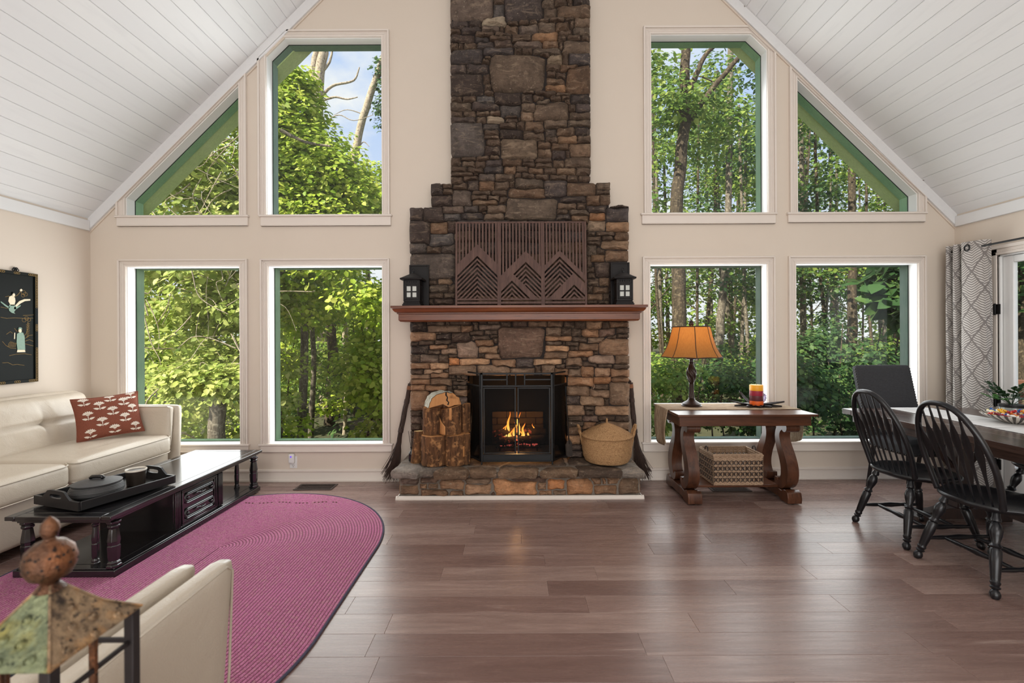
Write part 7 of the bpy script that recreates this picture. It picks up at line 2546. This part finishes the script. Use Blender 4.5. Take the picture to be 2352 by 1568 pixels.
M['leaf_dark'] = leafmat('shade_leaf', rgb(46, 78, 42), rgb(70, 104, 54), rgb(112, 138, 72))
M['bark_grey'] = barkmat('grey_tree_bark', rgb(70, 62, 54), rgb(122, 112, 98), rgb(162, 152, 136))
M['bark_dark'] = barkmat('dark_tree_bark', rgb(40, 34, 28), rgb(84, 72, 58), rgb(120, 106, 86))
M['bark_dead'] = barkmat('pale_dead_wood', rgb(140, 124, 106), rgb(196, 182, 162), rgb(90, 76, 62))
for k_ in ('bark_grey', 'bark_dark', 'bark_dead'):
    pass
OUT = np.array([[0, 0, 0], [.30, .36, .03], [.70, .26, .02], [1.0, 0, -.06], [.70, -.26, .02], [.30, -.36, .03]], float)
def leaf_mesh(name, clusters, size, mat, parent=None, upb=.9, loc=(0, 0, 0), rng=None):
    """clusters: (x, y, z, rx, ry, rz, n)"""
    rng = rng or rngf
    P = []; Nn = []
    for x, y, z, rx, ry, rz, n in clusters:
        d = rng.normal(size=(n, 3)); d /= np.linalg.norm(d, axis=1)[:, None]
        r = rng.uniform(.25, 1.0, n) ** .5
        # break the ellipsoid into sprays
        lump = 1 + .28 * np.sin(d[:, 0] * 7 + x * 3) * np.sin(d[:, 2] * 6 + z) + .18 * np.sin(d[:, 1] * 9 + d[:, 0] * 5)
        p = d * (r * lump)[:, None] * np.array([rx, ry, rz]) + np.array([x, y, z])
        P.append(p); Nn.append(d)
    P = np.vstack(P); Nn = np.vstack(Nn); n = len(P)
    nrm = Nn * .5 + rng.normal(size=(n, 3)) * .45 + np.array([0, -.25, upb])
    nrm /= np.linalg.norm(nrm, axis=1)[:, None]
    t = rng.normal(size=(n, 3)) + Nn * .8 + np.array([0, 0, -.35])
    t -= nrm * (t * nrm).sum(1)[:, None]
    t /= np.linalg.norm(t, axis=1)[:, None]
    b = np.cross(nrm, t)
    s = size * rng.uniform(.55, 1.25, n)
    o = OUT
    V = P[:, None, :] + s[:, None, None] * (o[None, :, 0:1] * t[:, None, :] + o[None, :, 1:2] * b[:, None, :] + (o[None, :, 2:3] + .12 * np.abs(o[None, :, 1:2])) * nrm[:, None, :])
    V = (V - np.array(loc)).reshape(-1, 3)
    base = (np.arange(n) * 6)[:, None]
    F = np.concatenate([base + np.array([0, 1, 2, 3]), base + np.array([0, 3, 4, 5])], axis=1).reshape(-1)
    me = bpy.data.meshes.new(name)
    me.vertices.add(n * 6); me.vertices.foreach_set('co', V.astype(np.float32).ravel())
    me.loops.add(n * 8); me.loops.foreach_set('vertex_index', F.astype(np.int32))
    me.polygons.add(n * 2); me.polygons.foreach_set('loop_start', (np.arange(n * 2) * 4).astype(np.int32))
    me.update(calc_edges=True)
    me.materials.append(mat)
    ob = bpy.data.objects.new(name, me); COL.objects.link(ob)
    if parent is not None:
        ob.parent = parent
    return ob
def limb(pts, r0, r1, seed=0, seg=10, wob_=.25):
    q = random.Random(seed)
    P_ = catmull([tuple(p) for p in pts], 5)
    n = len(P_); mb = MB()
    mb.tube([Vector(p) + Vector((q.uniform(-1, 1), q.uniform(-1, 1), 0)) * r0 * wob_ * .4 for p in P_], [r0 + (r1 - r0) * i / (n - 1) for i in range(n)], seg)
    return mb
def tree(name, label, base, trunk, r0, r1, bark, clusters, size, leaf, branches=(), group=None, seed=0):
    t = thing(name, label, 'tree', base, 0, group)
    limb(trunk, r0, r1, seed, 12).build('trunk', M[bark], t, smooth=60)
    for i, (pts, a, b) in enumerate(branches):
        limb(pts, a, b, seed + i + 1, 8).build('branch', M[bark], t, smooth=60)
    if clusters:
        o = leaf_mesh('foliage', clusters, size, M[leaf], t, loc=base)
        o['kind'] = 'stuff'
    return t
def clus(q, n, xr, yr, zr, rr, per):
    o = []
    for _ in range(n):
        r = q.uniform(*rr)
        o.append((q.uniform(*xr), q.uniform(*yr), q.uniform(*zr), r, r, r * q.uniform(.45, .75), int(per * (r / rr[1]) ** 2)))
    return o
def X_(px, y): return (px - 1185) / FOC * y
def Z_(py, y): return CAMH + (775 - py) / FOC * y

# ground
M['forest_floor'] = plain('forest_floor', rgb(62, 62, 38), .95, var=.5, scale=3, bump=.5, bscale=12)
mb = MB()
mb.grid(lambda u, v: (-40 + 80 * u, D + .25 + 45 * v, GZ + .0 + (1.6 * v if v > .25 else 0) * 0 + .25 * noise.noise((u * 14, v * 9, 2)) + 3.0 * max(0, v - .30)), 60, 40)
o = mb.build('ground', M['forest_floor'], None, smooth=180); o['kind'] = 'structure'

q = random.Random(21)
# ---- left: vine thicket against the outer left window
def thicket(label, clusters, size, leaf, stems, loc):
    t = thing('vine_thicket', label, 'thicket', loc)
    o = leaf_mesh('foliage', clusters, size, M[leaf], t, loc=loc); o['kind'] = 'stuff'
    for i, (pts, r) in enumerate(stems):
        limb(pts, r, r * .5, 70 + i, 6).build('vine_stem', M['bark_dead'], t, smooth=60)
def stems(q, n, xr, yr, zr, L):
    o = []
    for _ in range(n):
        p = Vector((q.uniform(*xr), q.uniform(*yr), q.uniform(*zr)))
        d = Vector((q.uniform(-.8, .8), q.uniform(-.4, .2), q.uniform(-1, .6))).normalized()
        l = q.uniform(.5, 1) * L
        o.append(([p, p + d * l * .4 + Vector((q.uniform(-.1, .1), 0, q.uniform(-.1, .1))), p + d * l * .75 + Vector((q.uniform(-.2, .2), 0, q.uniform(-.25, .05))), p + d * l + Vector((q.uniform(-.2, .2), 0, -.2))], q.uniform(.004, .012)))
    return o
c = clus(q, 40, (X_(250, 7.4), X_(575, 7.4)), (7.3, 8.6), (1.6, 5.0), (.35, .65), 330)
c += clus(q, 22, (X_(240, 7), X_(500, 7)), (7.6, 9.2), (2.4, 6.2), (.5, .8), 330)
thicket('tall vine thicket with pale leaves and bare stems outside the far left windows', [(*t_[:6], int(t_[6] * 1.35)) for t_ in c], .125, 'leaf_vine', stems(q, 60, (X_(300, 7.0), X_(560, 7.0)), (6.7, 7.6), (1.6, 5.0), 1.1), (X_(420, 7.6), 7.8, GZ))
c = [(X_(500, 6.7), 6.55, .72, .45, .25, .22, 420), (X_(450, 6.7), 6.5, .8, .5, .25, .3, 420), (X_(545, 6.7), 6.5, .75, .35, .25, .25, 300)] + clus(q, 26, (X_(280, 7.2), X_(575, 7.2)), (7.0, 8.6), (-.7, 1.5), (.30, .6), 380)
thicket('low leafy thicket with twigs behind the sofa arm outside the lower left window', [(*t_[:6], int(t_[6] * 1.4)) for t_ in c], .098, 'leaf_vine', stems(q, 26, (X_(300, 6.8), X_(560, 6.8)), (6.6, 7.4), (-.3, 1.7), 1.0), (X_(430, 7.3), 7.4, GZ))
tree('stump', 'sunlit broken tree trunk standing outside the lower far left window', (X_(495, 6.6), 6.6, GZ), [(X_(490, 6.6), 6.6, GZ), (X_(494, 6.6), 6.6, -.2), (X_(499, 6.6), 6.6, Z_(918, 6.6))], .13, .10, 'bark_grey', [], .1, None, seed=3)

# ---- left: bright maple filling the upper second window
y = 9.0
c = [(X_(650, y), y, Z_(330, y), .75, .8, 1.0, 1500), (X_(690, y), y, Z_(250, y), .5, .6, .75, 900), (X_(640, y), y + .3, Z_(240, y), .8, .7, .6, 1000), (X_(735, y), y, Z_(370, y), .75, .8, .7, 1300), (X_(780, y), y - .2, Z_(415, y), .65, .8, .55, 1100), (X_(660, y), y - .3, Z_(460, y), .9, .8, .7, 1500), (X_(830, y), y, Z_(465, y), .6, .8, .5, 900), (X_(740, y), y - .4, Z_(520, y), 1.1, .8, .6, 1600), (X_(600, y), y, Z_(400, y), .8, .8, 1.0, 1000), (X_(690, y), y, Z_(190, y), .38, .4, .3, 350)]
tree('maple_tree', 'bright yellow-green maple filling the upper window left of the chimney', (X_(690, y + .5), y + .5, GZ), [(X_(690, y + .5), y + .5, GZ), (X_(700, y + .5), y + .5, 2.0), (X_(690, y + .5), y + .5, 5.5)], .10, .04, 'bark_grey', [(a, b, c_, d, e, f, int(n * 1.9)) for a, b, c_, d, e, f, n in c], .108, 'leaf_bright',
     [([(X_(640, y - 1), y - .9, Z_(290, y - 1)), (X_(690, y - 1), y - .8, Z_(312, y - 1)), (X_(755, y - 1), y - .9, Z_(328, y - 1))], .035, .02)], seed=8)
y = 12.5
c = clus(q, 9, (X_(800, y), X_(900, y)), (y - .6, y + .8), (Z_(540, y), Z_(425, y)), (.5, .9), 700) + [(X_(850, y), y, Z_(400, y), .5, .5, .4, 400)]
tree('sapling_tree', 'smaller light green tree at the right edge of the upper window left of the chimney', (X_(850, y), y, GZ), [(X_(850, y), y, GZ), (X_(845, y), y, 3), (X_(850, y), y, 5.5)], .08, .03, 'bark_grey', c, .13, 'leaf_bright', seed=9)
y = 15.0
tree('dead_tree', 'tall pale dead tree with forked trunk and bare limbs against the sky', (X_(745, y), y, GZ), [(X_(745, y), y, GZ), (X_(742, y), y, 5), (X_(733, y), y, Z_(230, y)), (X_(748, y), y, Z_(90, y)), (X_(752, y), y, Z_(-80, y))], .22, .11, 'bark_dead', [], .1, None,
     [([(X_(733, y), y, Z_(240, y)), (X_(722, y), y, Z_(170, y)), (X_(731, y), y, Z_(110, y)), (X_(735, y), y, Z_(20, y))], .14, .08),
      ([(X_(735, y), y, Z_(228, y)), (X_(765, y), y, Z_(196, y)), (X_(815, y), y, Z_(183, y)), (X_(828, y), y, Z_(153, y))], .055, .02),
      ([(X_(735, y), y, Z_(232, y)), (X_(770, y), y, Z_(221, y)), (X_(800, y), y, Z_(226, y)), (X_(824, y), y, Z_(221, y))], .045, .015),
      ([(X_(725, y), y, Z_(200, y)), (X_(690, y), y, Z_(180, y)), (X_(668, y), y, Z_(150, y))], .09, .05),
      ([(X_(740, y), y, Z_(165, y)), (X_(760, y), y, Z_(140, y)), (X_(768, y), y, Z_(100, y))], .05, .03),
      ([(X_(745, y), y, Z_(280, y)), (X_(780, y), y, Z_(262, y)), (X_(815, y), y, Z_(275, y)), (X_(860, y), y, Z_(262, y))], .022, .008)], seed=12)
y = 17.0
tree('dead_tree', 'leaning pale dead trunk at the right edge of the upper left window', (X_(790, y), y, GZ), [(X_(790, y), y, GZ), (X_(812, y), y, Z_(420, y)), (X_(822, y), y, Z_(330, y)), (X_(848, y), y, Z_(230, y)), (X_(872, y), y, Z_(165, y)), (X_(890, y), y, Z_(110, y))], .16, .10, 'bark_dead', clus(q, 6, (X_(868, y), X_(910, y)), (y, y + .6), (Z_(300, y), Z_(120, y)), (.4, .7), 260), .16, 'leaf_dark',
     [([(X_(815, y), y, Z_(360, y)), (X_(835, y), y, Z_(325, y)), (X_(850, y), y, Z_(335, y))], .03, .01), ([(X_(840, y), y, Z_(262, y)), (X_(800, y), y, Z_(250, y)), (X_(770, y), y, Z_(262, y))], .022, .008)], seed=14)

# ---- left: lower second window: bright sprays over dark depth, slender trunks
for i, (px, y, r, bark, lab) in enumerate(((712, 10.5, .065, 'bark_grey', 'slender brown trunk left of centre in the lower window left of the fireplace'),
                                       (790, 11.5, .05, 'bark_dead', 'slender pale trunk right of centre in the lower window left of the fireplace'),
                                       (757, 13.0, .16, 'bark_dark', 'thick dark trunk at the centre of the lower window left of the fireplace'))):
    x = X_(px, y)
    c = clus(q, 7, (X_(px - 70, y - 1), X_(px + 70, y - 1)), (y - 2.4, y - .4), (2.0, 3.4), (.45, .8), 420)
    c += clus(q, 3, (X_(px - 80, y - 1), X_(px + 80, y - 1)), (y - 2, y - .2), (-.6, 1.0), (.3, .55), 300)
    c += clus(q, 4, (X_(px - 80, y - 1), X_(px + 80, y - 1)), (y - 1.5, y + .6), (3.4, 5.0), (.6, .9), 400)
    tree('woodland_tree', lab, (x, y, GZ), [(x, y, GZ), (x + .08, y, 1), (x - .03, y, 3), (x + .1, y, 6)], r, r * .6, bark, c, .11, 'leaf_bright' if i < 2 else 'leaf_mid', seed=30 + i)  # brighter leaf colour stands in for sun patches
c = clus(q, 9, (X_(620, 8), X_(890, 8)), (7.6, 9.0), (1.5, 3.2), (.35, .65), 380)
t = thing('leafy_bough', 'sunny leafy boughs hanging across the lower window left of the fireplace', 'branch', (X_(760, 8), 8.3, GZ))
limb([(X_(610, 8), 8.3, 2.5), (X_(690, 8), 8.2, 2.75), (X_(800, 8), 8.3, 2.6), (X_(900, 8), 8.4, 2.9)], .03, .012, 5, 8).build('branch', M['bark_grey'], t, smooth=60)
limb([(X_(610, 8), 8.6, GZ), (X_(600, 8), 8.5, 1), (X_(610, 8), 8.3, 2.5)], .05, .03, 6, 8).build('stem', M['bark_grey'], t, smooth=60)
leaf_mesh('foliage', c, .12, M['leaf_bright'], t, loc=(X_(760, 8), 8.3, GZ))['kind'] = 'stuff'

# ---- left: hazel shrubs closing the view below the maple
for i, (p0, p1, y, z1, lab) in enumerate(((600, 720, 11.5, 2.6, 'mid green hazel shrub between the trunks in the lower window left of the fireplace'), (720, 820, 14.0, 3.0, 'shaded hazel shrub behind the thick dark trunk left of the fireplace'), (810, 920, 10.5, 2.2, 'sunny hazel shrub at the right edge of the lower window left of the fireplace'), (560, 680, 14.5, 3.6, 'shaded hazel shrub far behind the post between the left windows'))):
    c = clus(q, 16, (X_(p0, y), X_(p1, y)), (y - .6, y + .8), (-.9, z1), (.5, .85), 420)
    t = thing('hazel_shrub', lab, 'shrub', (X_((p0 + p1) / 2, y), y, GZ))
    for k in range(3):
        xx = X_(p0 + (p1 - p0) * (k + .5) / 3, y); limb([(xx, y + .3, GZ), (xx + q.uniform(-.2, .2), y + .3, 0), (xx + q.uniform(-.4, .4), y + .2, z1)], .025, .01, k, 6).build('stem', M['bark_dark'], t, smooth=60)
    leaf_mesh('foliage', c, .14, M['leaf_bright' if i % 2 == 0 else 'leaf_mid'], t, loc=t.location[:])['kind'] = 'stuff'  # the brighter shrubs carry sunlight in their leaf colour
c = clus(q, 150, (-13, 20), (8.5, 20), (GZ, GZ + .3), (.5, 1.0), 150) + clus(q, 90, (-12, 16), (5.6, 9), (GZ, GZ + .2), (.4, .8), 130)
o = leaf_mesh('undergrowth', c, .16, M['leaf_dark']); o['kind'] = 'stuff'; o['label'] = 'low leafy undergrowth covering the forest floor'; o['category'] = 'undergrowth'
# ---- right: the big forked oak
y = 9.6
fx = X_(1575, y); fz = Z_(285, y)
c = clus(q, 14, (X_(1470, y), X_(1600, y)), (y - .4, y + 1.4), (Z_(500, y), Z_(110, y)), (.4, .75), 300)
c += clus(q, 10, (X_(1600, y), X_(1760, y)), (y - .2, y + 1.4), (Z_(330, y), Z_(90, y)), (.35, .65), 230)
tree('oak_tree', 'big grey forest tree with a forked trunk in the windows right of the chimney', (X_(1562, y), y, GZ), [(X_(1562, y), y, GZ), (X_(1559, y), y, .6), (X_(1558, y), y, 2.6), (X_(1556, y), y, Z_(470, y)), (X_(1570, y), y, Z_(330, y)), (fx, y, fz), (X_(1577, y), y, Z_(150, y)), (X_(1582, y), y, Z_(30, y))], .165, .085, 'bark_dark', c, .12, 'leaf_mid',
     [([(X_(1572, y), y, Z_(300, y)), (X_(1600, y), y, Z_(258, y)), (X_(1640, y), y, Z_(205, y)), (X_(1700, y), y, Z_(135, y)), (X_(1750, y), y, Z_(90, y))], .075, .04),
      ([(X_(1578, y), y, Z_(225, y)), (X_(1600, y), y, Z_(180, y)), (X_(1622, y), y, Z_(130, y)), (X_(1660, y), y, Z_(95, y))], .07, .035),
      ([(X_(1640, y), y, Z_(190, y)), (X_(1620, y), y, Z_(180, y)), (X_(1608, y), y, Z_(178, y))], .015, .01)], seed=40)
# trunks seen through the right-hand windows
specs = [(1643, 13.0, .135, 'bark_grey', 1672, 'straight pale grey trunk behind the lamp shade in the lower right window'), (1690, 17.0, .12, 'bark_grey', 1655, 'leaning grey trunk right of the lamp, forking near the window top'),
         (1846, 15.0, .11, 'bark_grey', 1843, 'grey trunk near the left edge of the rightmost lower window'), (1957, 12.5, .14, 'bark_dark', 1958, 'thick dark trunk in the middle of the rightmost lower window'),
         (1905, 14.5, .07, 'bark_dark', 1880, 'thin dark leaning trunk in the rightmost lower window'), (1612, 16.5, .09, 'bark_dark', 1640, 'dark slender trunk curving behind the big forked tree')]
for i, (px, y, r, bark, p2, lab) in enumerate(specs):
    x = X_(px, y); x2 = X_(p2, y)
    c = clus(q, 12, (x - 1.6, x + 1.6), (y - 1.2, y + 1.2), (2.6, 9.5), (.6, 1.0), 330)
    c += clus(q, 4, (x - 1.4, x + 1.4), (y - 2.0, y), (-.2, 2.4), (.45, .8), 360)
    tree('forest_tree', lab, (x, y, GZ), [(x, y, GZ), (x + (x2 - x) * .3, y, 1.2), (x + (x2 - x) * .6, y, 2.6), (x2, y, 4.5), (x2 + (x2 - x) * .4, y, 11)], r, r * .55, bark, c, .13, 'leaf_mid' if i % 2 else 'leaf_dark', seed=50 + i)
for i in range(16):
    px = (1500, 1522, 1600, 1700, 1722, 1738, 1838, 1872, 1890, 1928, 1942, 1985, 2005, 2030, 2052, 2070)[i]
    y = q.uniform(12.5, 17.5); x = X_(px, y); l_ = q.uniform(-.5, .5); r = q.uniform(.035, .075)
    tree('slender_tree', 'slender dark trunk standing among the leafy trees beyond the right windows', (x, y, GZ), [(x, y, GZ), (x + l_ * .2, y, 1), (x + l_ * .5 + q.uniform(-.1, .1), y, 3.5), (x + l_, y, 9)], r, r * .6, q.choice(('bark_dark', 'bark_grey')),
         clus(q, 3, (x - .8, x + .8), (y - .5, y + .5), (3, 8), (.5, .8), 200), .12, 'leaf_mid', [([(x + l_ * .3, y, 2.2), (x + l_ * .3 + q.choice((-.5, .5)), y, 2.8), (x + l_ + q.choice((-1.2, 1.2)), y, 3.3)], r * .4, .012)], group='slender trunks beyond the right windows', seed=200 + i)
# understorey in front
for i, (p0, p1, y, z0, z1, n, leaf, sz, lab) in enumerate(((1480, 1620, 8.0, -.7, 1.0, 9, 'leaf_mid', .11, 'leafy green shrub below the lamp outside the lower window right of the fireplace'), (1640, 1770, 8.6, -.7, .8, 9, 'leaf_dark', .11, 'dark leafy shrub behind the candle outside the window'),
                                    (1800, 1950, 8.2, -.7, .9, 10, 'leaf_dark', .12, 'dark green shrub behind the table end outside the rightmost lower window'), (1960, 2110, 8.0, -.6, 1.6, 10, 'leaf_dark', .13, 'dark green shrub behind the upholstered chair outside the window'))):
    c = clus(q, n, (X_(p0, y), X_(p1, y)), (y - .4, y + 1.4), (z0, z1), (.35, .6), 420)
    t = thing('shrub', lab, 'shrub', (X_((p0 + p1) / 2, y), y, GZ))
    for k in range(4):
        xx = X_(p0 + (p1 - p0) * (k + .5) / 4, y); limb([(xx, y + .3, GZ), (xx + q.uniform(-.2, .2), y + .3, 0), (xx + q.uniform(-.3, .3), y + .2, z1)], .018, .008, k, 6).build('stem', M['bark_dark'], t, smooth=60)
    leaf_mesh('foliage', [(*t_[:6], int(t_[6] * 1.7)) for t_ in c], sz * .76, M[leaf], t, loc=t.location[:])['kind'] = 'stuff'
y = 7.4
c = [(X_(2060, y), y, Z_(640, y), .35, .4, .22, 150), (X_(2040, y), y, Z_(690, y), .3, .3, .2, 120), (X_(2080, y), y, Z_(720, y), .3, .4, .3, 130)]
t = thing('broadleaf_bough', 'dark bough of large leaves at the right edge of the rightmost lower window', 'branch', (X_(2150, y), y, GZ))
limb([(X_(2200, y), y, GZ), (X_(2180, y), y, 1), (X_(2120, y), y, 2.1), (X_(2040, y), y, 2.3)], .04, .012, 3, 8).build('branch', M['bark_dark'], t, smooth=60)
leaf_mesh('foliage', c, .26, M['leaf_dark'], t, loc=t.location[:])['kind'] = 'stuff'
# beside the glazed door
for i, (x, y, lab) in enumerate(((8.2, 7.4, 'dark leafy tree outside the glazed door, nearer'), (11.5, 10.0, 'dark leafy tree outside the glazed door, farther'))):
    c = clus(q, 16, (x - 1.4, x + 1.4), (y - 1.2, y + 1.2), (-.6, 4.8), (.5, .9), 420)
    tree('forest_tree', lab, (x, y, GZ), [(x, y, GZ), (x + .1, y, 2), (x, y, 6)], .12, .06, 'bark_dark', c, .16, 'leaf_dark', seed=80 + i)
# rows of trees farther back: slender trunks and crowns
far = []
rowsF = [(-16, 0, 17, 21, 9), (-22, -1, 24, 30, 9), (1, 18, 19, 24, 14), (3, 30, 27, 34, 12)]
k = 0
for x0, x1, y0, y1, n in rowsF:
    for i in range(n):
        x = x0 + (x1 - x0) * (i + q.uniform(.15, .85)) / n; y = q.uniform(y0, y1)
        gz = GZ + 3.0 * max(0, (y - D) / 45 - .30)
        right = x > 0
        low = (not right) and x / y > -.52        # keep the sky open in the upper window left of the chimney
        top = (4.2 + gz) if low else (q.uniform(10, 14) if right else 11)
        c = clus(q, 13, (x - 1.8, x + 1.8), (y - 1.5, y + 1.5), (gz + .4, top), (.8, 1.5), 300 if right else 380)
        lean = q.uniform(-.5, .5)
        side = 'right' if right else 'left'
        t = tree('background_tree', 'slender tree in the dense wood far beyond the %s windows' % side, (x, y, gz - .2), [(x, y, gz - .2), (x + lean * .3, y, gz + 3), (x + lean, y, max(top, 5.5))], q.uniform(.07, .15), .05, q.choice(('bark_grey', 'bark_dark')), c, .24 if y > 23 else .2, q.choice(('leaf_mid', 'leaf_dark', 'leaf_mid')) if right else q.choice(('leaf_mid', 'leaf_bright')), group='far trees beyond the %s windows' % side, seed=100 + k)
        k += 1
# deck railing outside the glazed door
dkr = thing('deck_railing', 'brown wooden deck railing outside the glazed door', 'railing', (6.0, 5.2, GZ))
M['deck'] = woodmat('red_brown_deck_wood', rgb(96, 60, 44), rgb(134, 88, 66), .7, 'Y')
mb = MB(); mb.box(5.93, 6.07, 2.5, 6.0, .80, .84); mb.build('handrail', M['deck'], dkr, smooth=0)
mb = MB(); mb.box(5.98, 6.02, 2.5, 6.0, .62, .70); mb.build('rail', M['deck'], dkr, smooth=0)
mb = MB(); mb.box(5.98, 6.02, 2.5, 6.0, .0, .06); mb.build('rail', M['deck'], dkr, smooth=0)
me = None
for i in range(25):
    if me is None:
        mb = MB(); mb.box(-.018, .018, -.018, .018, 0, .62); o = mb.build('baluster', M['deck'], dkr, world=False, smooth=0); me = o.data
    else:
        o = bpy.data.objects.new('baluster', me); COL.objects.link(o); o.parent = dkr
    o.location = (0, -2.6 + i * .135, .06 - GZ)
for y in (2.6, 4.3, 5.95):
    mb = MB(); mb.box(5.95, 6.05, y - .05, y + .05, GZ, .80); mb.build('post', M['deck'], dkr, smooth=0)
mb = MB()
for i in range(14):
    mb.box(XR + .17 + .135 * i, XR + .17 + .135 * i + .130, .5, 4.4, -.10, -.06)
o = mb.build('terrace', M['deck'], None, smooth=0); o['kind'] = 'structure'
